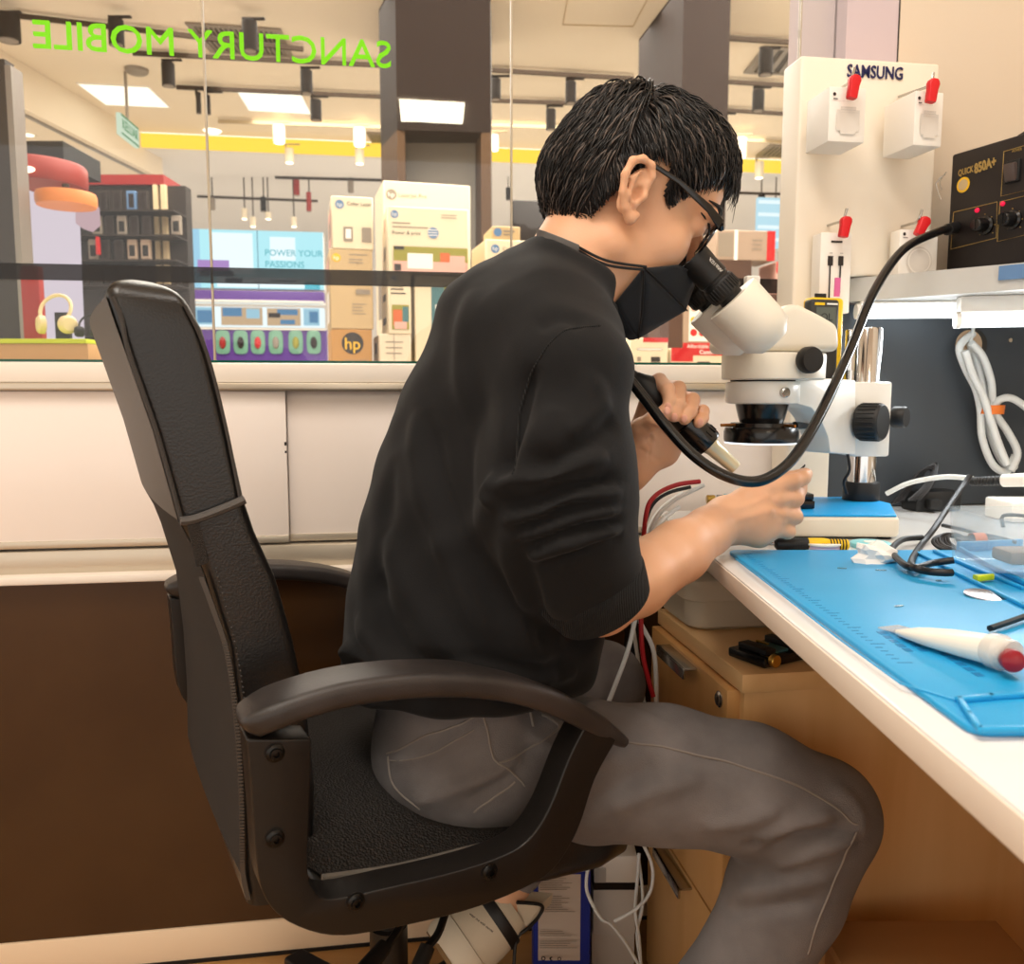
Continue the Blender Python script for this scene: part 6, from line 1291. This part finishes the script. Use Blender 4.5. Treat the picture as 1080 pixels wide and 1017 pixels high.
m = MB(); q = fp_(997, 198); m.tube([q + V(-.002, .0, .022), q + V(-.014, .005, .008), q + V(-.006, .0, -.02)], .0013, 6, 2); m.tube([q + V(.0, 0, .026), q + V(-.010, 0, .010), q + V(-.006, 0, -.004)], .0011, 6, 2); m.build('wire_clip', G('steel'), hs)
# ---- hot air gun in his left hand
gun = thing('hot_air_gun', 'black hot air handpiece held in the man\'s raised left hand, pale nozzle pointing down', 'heat gun', GA)
gl_ = lambda px, py: np.linalg.norm(hit(px, py, GA, V(0, 1, 0)) - GA)
Lg = np.linalg.norm(GB - GA)
m = MB(); m.lathe([(.0085, -.012), (.012, -.004), (.0175, .006), (.0185, .018), (.017, .03), (.0145, .036), (.0145, .07), (.0152, .074), (.0152, .078)], GA, gx, 28); m.build('grip', G('black_rubber'), gun)
m = MB(); m.lathe([(.0152, .078), (.0195, .08), (.0200, .086), (.0200, .118), (.0185, .121), (.012, .121)], GA, gx, 28)
for k in range(28):
    a = 2 * math.pi * k / 28
    if k % 2: e1 = unit(np.cross(gx, V(0, 1, 0))); e2 = np.cross(gx, e1); m.box((0, 0, 0), (.010, .0022, .0018), frame(x=gx, z=e1 * math.cos(a) + e2 * math.sin(a), o=GA + gx * .109 + (e1 * math.cos(a) + e2 * math.sin(a)) * .0203))
m.build('vented_head', G('black_gloss'), gun)
m = MB(); m.lathe([(.0125, .121), (.0125, .125), (.0112, .127), (.0095, .156), (.0088, .168), (.0075, .168)], GA, gx, 24); m.build('nozzle', G('nozzle'), gun)
m = MB(); m.tube([GA - gx * .008, P(664, 394, 1.125), P(652, 382, 1.12), P(642, 370, 1.11)], [.0085, .0078, .0066, .0066], 12, 5); m.build('strain_relief', G('black_rubber'), gun)
tw = thing('tweezers', 'fine metal tweezers pinched in the man\'s right fingers', 'tweezers', P(830, 512, 1.14))
for s_ in (-1, 1): m = MB(); m.tube([P(806, 528, 1.152), P(828, 510, 1.146 + .004 * s_), P(846, 494, 1.142 + .0015 * s_), P(849, 490, 1.142)], [.0022, .0026, .0016, .0006], 6, 3); m.build('prong', G('dark_steel'), tw)
# ---- stereo microscope
ms = thing('microscope', 'white stereo microscope with black eyepieces standing on the bench', 'microscope', V(.45, 1.35, BZ))
bt = BZ + .034
plan = [(.29, 1.215), (.553, 1.205), (.603, 1.34), (.595, 1.425), (.36, 1.425)]
m = MB(); m.prism(plan, .029, frame(x=V(1, 0, 0), z=Z, o=V(0, 0, BZ + .004)), .006, 3); m.build('base', G('scope_cream'), ms, 50)
pcx = V(sum(p[0] for p in plan) / 5, sum(p[1] for p in plan) / 5); m = MB(); m.prism([tuple(pcx + (V(*p) - pcx) * .965) for p in plan], .003, frame(x=V(1, 0, 0), z=Z, o=V(0, 0, bt - .001)), .001); m.build('base_pad', G('pad_blue'), ms)
m = MB()
for x, y in ((.31, 1.235), (.54, 1.225), (.57, 1.40), (.38, 1.40)): m.lathe([(.01, 0), (.01, .005)], V(x, y, BZ + .0003), Z, 12)
m.build('base_feet', G('black_rubber'), ms)
pc_ = V(P(911, 450, 1.385)[0], 1.385, 0); at_ = lambda z: V(pc_[0], pc_[1], z)
zp_ = P(911, 346, 1.385)[2]; zc0 = P(911, 508, 1.385)[2]
m = MB(); m.lathe([(.0275, bt), (.0285, bt + .002), (.0285, zc0 - .002), (.027, zc0)], at_(0), Z, 32); m.build('post_collar', G('black_rubber'), ms)
m = MB(); m.lathe([(.022, zc0), (.022, zp_ - .003), (.020, zp_)], at_(0), Z, 36); m.build('post', G('chrome'), ms)
m = MB(); m.box((-.030, -.006, 0), (.012, .016, P(890, 350, 1.385)[2] - P(890, 410, 1.385)[2]), frame(x=V(1, 0, 0), z=Z, o=at_(P(890, 378, 1.385)[2])), .002); m.lathe([(.006, 0), (.006, .02)], at_(P(890, 404, 1.385)[2]) + V(-.03, -.012, 0), Z, 12); m.build('rack_rod', G('chrome'), ms)
# focus block and arm
ax_ = P(804, 413, 1.23); LAT = unit(V(-.12, .99, 0)); EF = unit(np.cross(LAT, Z)); EF = EF if EF[0] < 0 else -EF   # EF points to the man
z0, z1 = P(915, 481, 1.36)[2], P(915, 403, 1.36)[2]
m = MB(); xa, xb = P(901, 440, 1.345)[0], P(940, 440, 1.345)[0]; m.span((xa - .004, 1.345, z0), (xb, 1.425, z1), None, .004); m.build('focus_block', G('scope_white'), ms)
armd = at_(0) - V(ax_[0], ax_[1], 0); armd = unit(armd * V(1, 1, 0)); an = V(-armd[1], armd[0], 0); O_ = V(ax_[0], ax_[1], 0) - an * .024
al = lambda px, py: (lambda q: (np.dot(q - O_, armd), q[2]))(hit(px, py, O_, an))
poly = [al(*p) for p in ((836, 401), (870, 399), (903, 401), (903, 480), (876, 478), (874, 462), (866, 442), (856, 430), (836, 425))]
m = MB(); m.prism(poly, .048, frame(x=armd, y=Z, o=O_ + an * .048), .003); m.build('arm', G('scope_white'), ms)
kd = unit(V(.72, -.69, 0)); kc = P(905, 445, 1.335)
m = MB(); m.lathe([(.014, -.012), (.014, .0), (.027, .002), (.0285, .005), (.0285, .036), (.026, .039), (.012, .0395)], kc, kd, 40)
for k in range(24):
    a = 2 * math.pi * k / 24; e1 = Z; e2 = np.cross(kd, e1); r_ = e1 * math.cos(a) + e2 * math.sin(a); m.box((0, 0, 0), (.028, .003, .002), frame(x=kd, z=r_, o=kc + kd * .02 + r_ * .0287), .0005, 1)
m.build('focus_knob', G('black_rubber'), ms)
m = MB(); kc2 = P(941, 440, 1.36); m.lathe([(.010, -.02), (.010, 0), (.0155, .001), (.017, .004), (.017, .020), (.0155, .022)], kc2, kd, 30); m.build('tension_knob', G('black_rubber'), ms)
# ring holder, drum and head
def zpx(y): return P(804, y, 1.23)[2]
axis = lambda z: V(ax_[0], ax_[1], z)
m = MB(); m.lathe([(.046, zpx(426)), (.050, zpx(425)), (.0515, zpx(423)), (.0515, zpx(405)), (.050, zpx(403)), (.046, zpx(402.5))], axis(0), Z, 56); m.build('ring_holder', G('scope_white'), ms)
m = MB(); m.lathe([(.045, zpx(403)), (.045, zpx(400.5))], axis(0), Z, 48); m.build('ring_gap', G('black_rubber'), ms)
m = MB(); sd = unit(V(.30, -.95, 0)); c = axis(zpx(414)) + sd * .0505; m.lathe([(.007, -.004), (.007, .006), (.0055, .0075)], c, sd, 18); m.build('set_screw', G('steel'), ms)
m = MB(); c0 = axis(0) - EF * .006
def oval(z, rx, ry): return [V(c0[0], c0[1], z) - EF * 0 + (-EF) * (math.cos(a) * rx + (.018 if math.cos(a) > 0 else 0)) + LAT * math.sin(a) * ry for a in np.linspace(0, 2 * math.pi, 57)[:-1]]
m.loft([oval(zpx(401), .060, .060), oval(zpx(399.5), .063, .063), oval(zpx(375), .0635, .0635), oval(zpx(373.5), .062, .062)]); m.build('lower_drum', G('scope_cream'), ms, 50)
hl = lambda px, py: (lambda q: (np.dot(q - axis(0), -EF), q[2]))(hit(px, py, axis(0), LAT))
hp2 = [hl(*p) for p in ((760, 372.6), (760, 356), (790, 347), (808, 328), (822, 323), (845, 334), (866, 346), (867, 372.6))]
m = MB(); m.prism(hp2, .108, frame(x=-EF, y=Z, o=axis(0) + LAT * (.054 if np.dot(np.cross(-EF, Z), LAT) < 0 else -.054)), .010, 4); m.build('head', G('scope_cream'), ms, 50)
zk = P(849, 380, 1.17); kd2 = unit(V(.35, -.94, 0)); m = MB(); m.lathe([(.010, -.02), (.010, 0), (.0165, .001), (.018, .004), (.018, .014), (.0165, .0175), (.004, .018)], zk, kd2, 32); m.build('zoom_knob', G('black_rubber'), ms)
m = MB()
for s_ in (-1, 1):
    pass
ae = unit(V(-.70, .0, .70)); 
for near in (True, False):
    C_ = P(772, 315, 1.07) if near else P(772, 315, 1.07) + LAT * .064 + EF * .004
    m = MB(); m.lathe([(.020, -.075), (.033, -.062), (.0345, -.045), (.0355, -.002), (.0345, .0)], C_, ae, 44); hs_ = m.build('prism_housing', G('scope_cream'), ms)
    m = MB(); m.lathe([(.0155, -.002), (.0155, .006), (.0195, .0065), (.0205, .008), (.0205, .026), (.0195, .028), (.0185, .0285), (.0185, .032), (.0200, .033), (.0198, .052), (.0203, .056), (.0210, .068), (.0203, .0705), (.0168, .0705), (.0162, .065)], C_, ae, 40)
    e1 = unit(np.cross(ae, V(0, 1, 0))); e2 = np.cross(ae, e1)
    for k in range(30):
        a = 2 * math.pi * k / 30; r_ = e1 * math.cos(a) + e2 * math.sin(a); m.box((0, 0, 0), (.015, .0022, .0016), frame(x=ae, z=r_, o=C_ + ae * .017 + r_ * .0207), .0004, 1)
    ep = m.build('eyepiece', G('black_rubber'), ms, 40)
    m = MB(); m.lathe([(.0165, .067), (.001, .068)], C_, ae, 28); m.build('eye_lens', G('black_gloss'), ep)
    if near:
        m = MB(); fr = unit(-LAT + EF * .0); y_ = unit(np.cross(fr, ae)); m.text('WF10X', frame(x=ae, y=-y_ if y_[2] < 0 else y_, o=C_ + ae * .042 + unit(fr + Z * .35) * .0199), size=.005, depth=.0003); m.build('lettering', G('white'), ep, None)
m = MB(); m.box((0, 0, 0), (.02, .012, .012), frame(x=EF, z=Z, o=P(793, 296, 1.20)), .002); m.tube([P(793, 297, 1.2), P(795, 325, 1.2)], .007, 10, 0); m.build('lock_tab', G('scope_white'), ms)
m = MB(); c = P(808, 334, 1.085); m.sphere(c, .0016, None, 8); m.build('grub_screw', G('dark_steel'), ms)
m = MB(); m.lathe([(.030, zpx(451)), (.030, zpx(446)), (.0325, zpx(441)), (.0375, zpx(426)), (.0375, zpx(425))], axis(0), Z, 44); m.build('objective', G('black_gloss'), ms)
m = MB(); m.lathe([(.030, zpx(466)), (.0515, zpx(466)), (.0525, zpx(463)), (.0525, zpx(455)), (.0505, zpx(451)), (.044, zpx(450)), (.043, zpx(446)), (.030, zpx(446))], axis(0), Z, 56, False); lr = m.build('ring_light', G('black_gloss'), ms)
m = MB(); m.lathe([(.034, zpx(467.5)), (.051, zpx(467.5)), (.0515, zpx(465.5)), (.034, zpx(465.5))], axis(0), Z, 48, False); m.build('diffuser', emis('ring_glow', 'f2f8ff', 1.6), lr)
m = MB(); d1 = unit(V(-.95, -.3, 0)); m.tube([axis(zpx(448)) + d1 * .04, axis(zpx(448)) + d1 * .066], .0022, 8, 0); d2 = unit(V(.5, -.86, 0)); m.tube([axis(zpx(448)) + d2 * .04, axis(zpx(448)) + d2 * .062], .0022, 8, 0); m.build('thumb_screw', G('copper'), lr)
m = MB(); m.tube([P(838, 449, 1.27), P(846, 449, 1.285), P(858, 450, 1.31)], [.006, .005, .0035], 10, 3); m.tube([P(856, 450, 1.31), P(874, 452, 1.32), P(891, 472, 1.325), P(896, 495, 1.325), P(890, 508, 1.33), P(893, 521, 1.335)], .0024, 8, 6); m.build('light_cable', G('cable_black'), lr)
q = P(750, 540, 1.30)
t = thing('board_fixture', 'black circuit board clamp with a brass knob on the microscope base, behind the right wrist', 'fixture', V(.35, 1.32, bt + .002)); zf0 = bt + .0025
m = MB(); m.span((.325, 1.27, zf0), (.455, 1.35, zf0 + .012), None, .002); m.span((.43, 1.275, zf0 + .012), (.455, 1.345, zf0 + .022), None, .002); m.build('base_plate', G('black_gloss'), t)
m = MB(); m.span((.335, 1.28, zf0 + .012), (.425, 1.34, zf0 + .0145)); m.mi(1)
for k in range(7): m.span((.345 + k * .011, 1.29, zf0 + .0145), (.352 + k * .011, 1.30 + .01 * (k % 3), zf0 + .017))
m.build('circuit_board', [G('cyan'), G('black_rubber')], t)
m = MB(); o = V(.325, 1.305, zf0 + .010); m.lathe([(.0025, 0), (.0025, .012), (.0065, .0125), (.007, .014), (.007, .024), (.006, .025)], o, V(-1, 0, 0), 20); m.build('knob', G('gold'), t)
# ---- multimeter hanging by the board
d_ = 1.38; q = [P(853, 317, d_), P(893, 312, d_)]; mt_ = thing('multimeter', 'grey and yellow handheld multimeter hanging behind the microscope head', 'multimeter', P(872, 405, d_)); xm = frame(x=unit(V(1, .28, 0)), y=Z, o=P(853, 403, d_)); mw = .062; mh = P(870, 313, d_)[2] - P(870, 403, d_)[2]
m = MB(); m.span((0, 0, -.026), (mw, mh, 0), xm, .007, 3); m.build('holster', G('meter_yellow'), mt_)
m = MB(); m.span((-.002, .002, -.02), (mw - .011, mh - .003, .003), xm, .006, 3); m.build('meter_body', G('meter_grey'), mt_)
m = MB(); m.span((.007, mh - .045, .003), (mw - .019, mh - .016, .0036), xm); m.build('display', G('lcd'), mt_)
m = MB(); MT = xm.copy(); MT[:3, 3] = xm[:3, :3] @ V(.026, mh - .037, .0037) + xm[:3, 3]; m.text('OL', MT, size=.012, depth=.0002); m.build('display_digits', G('black_matte'), mt_, None)
m = MB(); m.span((.004, mh - .013, .003), (.022, mh - .009, .0034), xm); m.lathe([(.004, 0), (.0035, .0015)], xm[:3, :3] @ V(mw - .021, mh - .052, .003) + xm[:3, 3], xm[:3, 2], 16); m.build('yellow_button', G('meter_yellow'), mt_)
m = MB(); m.lathe([(.014, 0), (.013, .004), (.006, .005)], xm[:3, :3] @ V(.024, mh - .072, .003) + xm[:3, 3], xm[:3, 2], 24); m.build('dial', G('black_rubber'), mt_)
m = MB(); MT = xm.copy(); MT[:3, 3] = xm[:3, :3] @ V(.036, mh - .012, .0032) + xm[:3, 3]; m.text('DMM', MT, size=.004, depth=.0002) if False else m.span((.026, mh - .012, .003), (.046, mh - .0095, .0034), xm); m.build('printing', G('white'), mt_, None)
m = MB(); m.span((.02, mh - .002, -.022), (.04, mh + .008, -.019), xm); m.build('hanging_strap', G('black_rubber'), mt_)
# ---- hung cable bundle on the board
hb_ = thing('cable_coil', 'thick white cable looped on the grey board, held by an orange tie', 'cable', hit(1050, 495, W(0, -.07, 0), WN))
wb = lambda x, y, w_: hit(x, y, W(0, w_, 0), WN)
m = MB()
for k, pth in enumerate(([(1026, 352, -.06), (1012, 366, -.07), (1018, 388, -.07), (1029, 410, -.075), (1034, 432, -.075), (1036, 462, -.07), (1047, 490, -.07), (1062, 497, -.07), (1071, 480, -.075)], [(1023, 362, -.06), (1030, 380, -.06), (1036, 405, -.065), (1040, 432, -.07), (1046, 462, -.06), (1058, 488, -.06), (1072, 492, -.065)], [(1024, 362, -.075), (1036, 376, -.075), (1045, 402, -.08), (1048, 432, -.08), (1063, 456, -.08), (1073, 478, -.08), (1066, 497, -.08)], [(1018, 370, -.085), (1026, 396, -.085), (1036, 416, -.09), (1042, 434, -.09), (1052, 465, -.09), (1062, 490, -.09)], [(1046, 432, -.085), (1054, 422, -.085), (1066, 420, -.085), (1080, 428, -.085), (1100, 445, -.08)], [(1022, 368, -.07), (1026, 350, -.065), (1027, 340, -.06)])):
    m.tube([wb(*p) for p in pth], .0068 if k != 5 else .003, 10, 6)
m.build('loops', G('cable_white'), hb_)
m = MB(); c = wb(1046, 432, -.08); m.loft([[c + WU * math.cos(a) * .021 + WN * math.sin(a) * .02 + Z * z_ + WU * z_ * .1 for a in np.linspace(0, 6.2832, 29)[:-1]] for z_ in (-.008, .008)], False); m.build('orange_tie', G('orange_tie'), hb_, 60)
# ---- clutter on the bench
bz = BZ + .0004
q0, q1 = atz(966, 540, bz), atz(1010, 537, bz); t = thing('power_adapter', 'black power adapter brick at the back of the bench', 'adapter', (q0 + q1) / 2)
F = frame(x=unit(V(1, .1, 0)), z=Z, o=q0); m = MB(); m.span((0, 0, 0), (.085, .05, .036), F, .004); m.build('case', G('black_rubber'), t)
m = MB(); m.span((.014, -.022, .006), (.036, -.001, .024), F, .004); m.build('plug', G('black_rubber'), t)
def bc(*a): return [atz(x, y, bz + h) for x, y, h in a]
m = MB()
for k in range(5):
    a = [P(940 + k * 3, 532 - k, 1.50), P(955 + k * 3, 515 - 2 * k, 1.50 + .004 * k), P(972 + k * 3, 496 - k * 1.5, 1.505 + .004 * k), P(983 + 1.5 * k, 497 - k, 1.51), P(975 + 2 * k, 512, 1.50 - .002 * k), P(958 + 3 * k, 528, 1.49)]
    m.tube(a, .0026, 7, 6)
tag(m.build('black_cable', G('cable_black')), 'bunched thin black cable between the microscope post and the power adapter', 'cable', 'black cables on the bench')
m = MB(); m.tube([P(1023, 502, 1.30), P(1016, 512, 1.29), P(1002, 532, 1.25), P(985, 558, 1.19), P(970, 577, 1.14), atz(961, 595, BZ + .015), atz(975, 602, BZ + .0145), atz(994, 604, BZ + .0155), atz(1004, 604, BZ + .0155)], .0042, 9, 6)
m.tube([atz(1006, 591, BZ + .017), atz(984, 594, BZ + .013), atz(963, 599, BZ + .0145), atz(948, 591, BZ + .0145), atz(941, 579, BZ + .0135), atz(953, 569, BZ + .0125), atz(972, 567, BZ + .0105)], .0040, 9, 6)
tag(m.build('black_cable', G('cable_black')), 'long black cable looping over the far corner of the blue mat', 'cable', 'black cables on the bench')
t = thing('cable_bundle', 'coiled black cable with an orange tie on the bench beyond the mat', 'cable', atz(995, 576, bz))
m = MB(); cb = atz(1002, 573, BZ + .012)
for k in range(6): m.tube([cb + V(math.cos(a) * (.022 - .002 * k) + .002 * k, math.sin(a) * .012, math.sin(a) * (.008) + .001 * (k % 3)) for a in np.linspace(0, 6.2832, 13)[:-1]], .0026, 7, 3, closed=True)
for k in range(4): m.tube([cb + V(.01, -.006 + .003 * k, .004), cb + V(.05, -.004 + .004 * k, .003 + .002 * k), cb + V(.085, .004 - .003 * k, .002)], .0026, 7, 4)
m.tube([cb + V(.05, .005, .004), cb + V(.07, .08, .002), cb + V(.06, .14, .002)], .0028, 7, 5); m.build('coil', G('cable_black'), t)
m = MB(); c = cb + V(.036, 0, .004); m.loft([[c + V(x_, math.cos(a) * .011, math.sin(a) * .010) for a in np.linspace(0, 6.2832, 21)[:-1]] for x_ in (-.008, .008)], False); m.build('orange_tie', G('orange_tie'), t, 60)
m = MB(); m.tube([P(935, 521, 1.46), P(955, 511, 1.44), P(975, 506, 1.42), P(1000, 503, 1.39), P(1026, 505, 1.35)], .0042, 9, 6); 
t = thing('soldering_iron', 'white soldering handpiece with ribbed black sleeve at the right edge', 'soldering iron', P(1060, 515, 1.3)); m.build('cord', G('cable_white'), t)
m = MB(); a, b = P(1024, 508, 1.35), P(1057, 507, 1.31); d = unit(b - a); L_ = np.linalg.norm(b - a); m.lathe([x for k in range(9) for x in ((.006 + .0001 * k, L_ * k / 9), (.0075 + .0001 * k, L_ * (k + .35) / 9), (.0075, L_ * (k + .65) / 9))] + [(.007, L_)], a, d, 16); m.build('ribbed_sleeve', G('black_rubber'), t)
m = MB(); m.lathe([(.008, 0), (.010, .002), (.0105, .05), (.012, .09), (.011, .12)], b, d, 20); m.build('handle', G('box_white'), t)
m = MB(); q = atz(1066, 552, bz); m.span((q[0], q[1], bz), (q[0] + .10, q[1] + .08, bz + .034), None, .004); tag(m.build('white_case', G('box_white')), 'small white case standing behind the clear box at the right edge', 'case')
m = MB(); q = atz(1058, 556, bz); m.tube([q, q + V(.006, .012, .016), q + V(.03, .0, .018), q + V(.06, 0, .012)], .003, 7, 4); tag(m.build('black_cable', G('cable_black')), 'short black cable across the white case', 'cable', 'black cables on the bench')
# clear box on the mat
c0 = atz(1047, 612, mz + .006); t = thing('clear_box', 'clear plastic parts box on the mat at the right edge', 'box', c0); h_ = P(1043, 556, c0[1])[2] - c0[2]
def bx(k, z, ins=0.): return rrect(V(c0[0] + .065, c0[1] + .045, z), V(.065 - ins + k, 0, 0), V(0, .045 - ins + k, 0), .006, 4)
zc_ = mz + .0126; m = MB(); m.loft([bx(-.004, zc_), bx(0, zc_ + .002), bx(.004, zc_ + h_), bx(.007, zc_ + h_), bx(.007, zc_ + h_ + .003), bx(.0025, zc_ + h_ + .003), bx(-.002, zc_ + .004)]); m.build('tray', G('clear_plastic'), t, 30)
m = MB(); m.span((c0[0] + .03, c0[1] + .02, zc_ + .005), (c0[0] + .09, c0[1] + .06, zc_ + .02), None, .004); m.build('contents', G('ink_grey'), t)
m = MB(); q = atz(1040, 612, mz + .003); m.loft([rrect(q + V(-.012 + .006 * k, .002 * k, .002), V(0, .005 - .0006 * k, 0), V(0, 0, .0035), .002, 4) for k in range(5)]); tag(m.build('yellow_clip', G('lime')), 'tiny bright yellow plastic piece on the mat by the clear box', 'clip')
q = atz(1040, 628, mz + .001); m = MB(); m.lathe([(.0205, -.0006), (.0205, .0005), (.019, .0008)], q, unit(V(.03, -.1, 1)), 32); tag(m.build('metal_disc', mat('disc_metal', 'b9b2b0', .2, .9, vary=(60, .8, '7c5a4c'))), 'small round shiny metal disc lying on the mat', 'disc')
# tube of flux and its red cap
t = thing('paste_tube', 'white squeeze tube with crimped end and red cap, lying on the blue mat', 'tube', atz(1010, 690, mz))
e0, e1_ = atz(957, 664, mz + .006), atz(1066, 692, mz + .013); dx = unit(e1_ - e0); sx_ = unit(np.cross(Z, dx)); L_ = np.linalg.norm(e1_ - e0); R = []
for k, w_, h_ in ((0, .013, .002), (.12, .016, .0035), (.35, .0185, .006), (.65, .0175, .0085), (.88, .0155, .010), (1.0, .012, .010)): R.append(rrect(e0 + (e1_ - e0) * k + Z * (h_ - .006) * .3, sx_ * w_, Z * h_, h_ * .98, 6))
lo = min(p[2] for r in R for p in r); R = [[p + Z * max(0, mz + .0005 - min(x[2] for x in r)) for p in r] for r in R]
m = MB(); m.loft(R); m.build('tube_body', G('tube_white'), t, 70)
m = MB(); ec = e0 - dx * .010; m.box((0, 0, 0), (.024, .022, .0012), frame(x=dx, z=Z, o=V(ec[0], ec[1], mz + .0035))); m.build('crimp', G('clear_neck'), t)
m = MB(); o_ = e1_ - dx * .014; m.lathe([(.0125, 0), (.0135, .003), (.0135, .010), (.0105, .012), (.0105, .02)], o_ + Z * .002 - sx_ * .004, dx, 26); m.build('neck', G('clear_neck'), t)
m = MB(); rc = atz(1068, 697, mz + .014); cd_ = unit(V(-.25, -.95, .15)); m.lathe([(.006, -.012), (.0075, -.010), (.0085, .0), (.0078, .003), (.0045, .0048), (.001, .0053)], rc, cd_, 26); m.build('red_cap', G('cap_red'), t)
m = MB(); m.tube([atz(1044, 663, mz + .004), atz(1062, 657, mz + .005), atz(1110, 640, mz + .006)], .003, 6, 0); tag(m.build('black_probe', G('black_rubber')), 'thin black stick lying beyond the white tube at the right edge', 'tool')
# screwdriver, solder reel, cyan reel, tissue, bits
t = thing('screwdriver', 'screwdriver with yellow and black ribbed handle in front of the microscope base', 'screwdriver', atz(850, 570, bz)); a, b = atz(812, 571, bz + .0085), atz(889, 572, bz + .0085); d = unit(b - a); L_ = np.linalg.norm(b - a)
a = a - V(0, .02, 0); m = MB()
m.lathe([(.004, 0), (.008, .003), (.0082, L_ * .42), (.0085, L_ * .45)], a, d, 18); m.build('black_grip', G('black_rubber'), t)
m = MB(); m.lathe([(.0085, L_ * .45), (.0088, L_ * .5), (.0088, L_ * .68), (.0075, L_ * .72), (.0075, L_ * .98), (.005, L_)], a, d, 18); m.build('yellow_grip', G('meter_yellow'), t)
m = MB()
for k in range(6): m.lathe([(.0083, L_ * (.74 + .04 * k)), (.0083, L_ * (.755 + .04 * k))], a, d, 18)
for k in range(5): m.lathe([(.0084, L_ * (.22 + .04 * k)), (.0084, L_ * (.23 + .04 * k))], a, d, 18)
m.build('ribs', G('black_matte'), t)
m = MB(); m.lathe([(.0025, -.05), (.0025, .002)], a, d, 10); m.build('blade', G('steel'), t)
c = atz(866, 580, bz); t = thing('solder_reel', 'small flat reel of wire in white and lilac, beside the screwdriver', 'reel', c)
m = MB(); m.lathe([(.026, 0), (.0262, .001), (.0262, .002), (.024, .0025), (.024, .008), (.0262, .0085), (.0262, .0105), (.025, .011), (.008, .011)], c, Z, 40); m.build('spool', G('tube_white'), t)
m = MB(); m.lathe([(.0243, .003), (.0248, .0042), (.0243, .0055), (.0248, .0068), (.0243, .0078)], c, Z, 40, False); m.build('wire', G('lilac'), t)
m = MB(); m.lathe([(.016, .0111), (.016, .0114)], c, Z, 30); m.build('face_label', G('print_olive'), t)
c = atz(918, 577, bz); t = thing('tape_reel', 'flat pale cyan reel behind the white tissue', 'reel', c); m = MB(); m.lathe([(.026, 0), (.0265, .001), (.0265, .006), (.025, .007), (.010, .007)], c, Z, 40); m.build('spool', G('cyan_reel'), t); m = MB(); m.lathe([(.009, .0071), (.009, .0076)], c, Z, 20); m.build('hub', G('box_white'), t)
b = bmesh.new(); bmesh.ops.create_icosphere(b, subdivisions=3, radius=1); rr2 = random.Random(3)
for v in b.verts:
    n_ = math.sin(v.co.x * 5.1 + 1) * math.cos(v.co.y * 6.3) + math.sin(v.co.z * 7 + v.co.x * 4); k = 1 + .16 * n_ + .05 * rr2.random(); v.co = Vector((v.co.x * .027 * k, v.co.y * .016 * k, max(-.0005, v.co.z * .017 * k * (1 - .35 * (v.co.x)) + .005)))
c = atz(924, 592, mz + .0005); m = MB(); m.bm(b, frame(x=V(1, .2, 0), z=Z, o=c)); tag(m.build('tissue', G('tissue'), smooth=25), 'crumpled white tissue on the far edge of the blue mat', 'tissue')
for i, (x, y, l_) in enumerate(((888, 600, .010), (929, 602, .012), (990, 613, .006), (948, 640, .009))):
    q = atz(x, y, mz + .0002); m = MB(); m.box((0, 0, .0006), (l_, .0022, .001), frame(x=V(1, -.3 + .2 * i, 0), z=Z, o=q)); tag(m.build('metal_chip', G('steel')), ['tiny metal sliver on the mat, leftmost one near the tissue', 'tiny metal sliver on the mat just below the tissue', 'tiny metal speck on the mat below the cable loop', 'tiny metal sliver in the middle of the mat'][i], 'scrap', 'metal slivers on the mat')
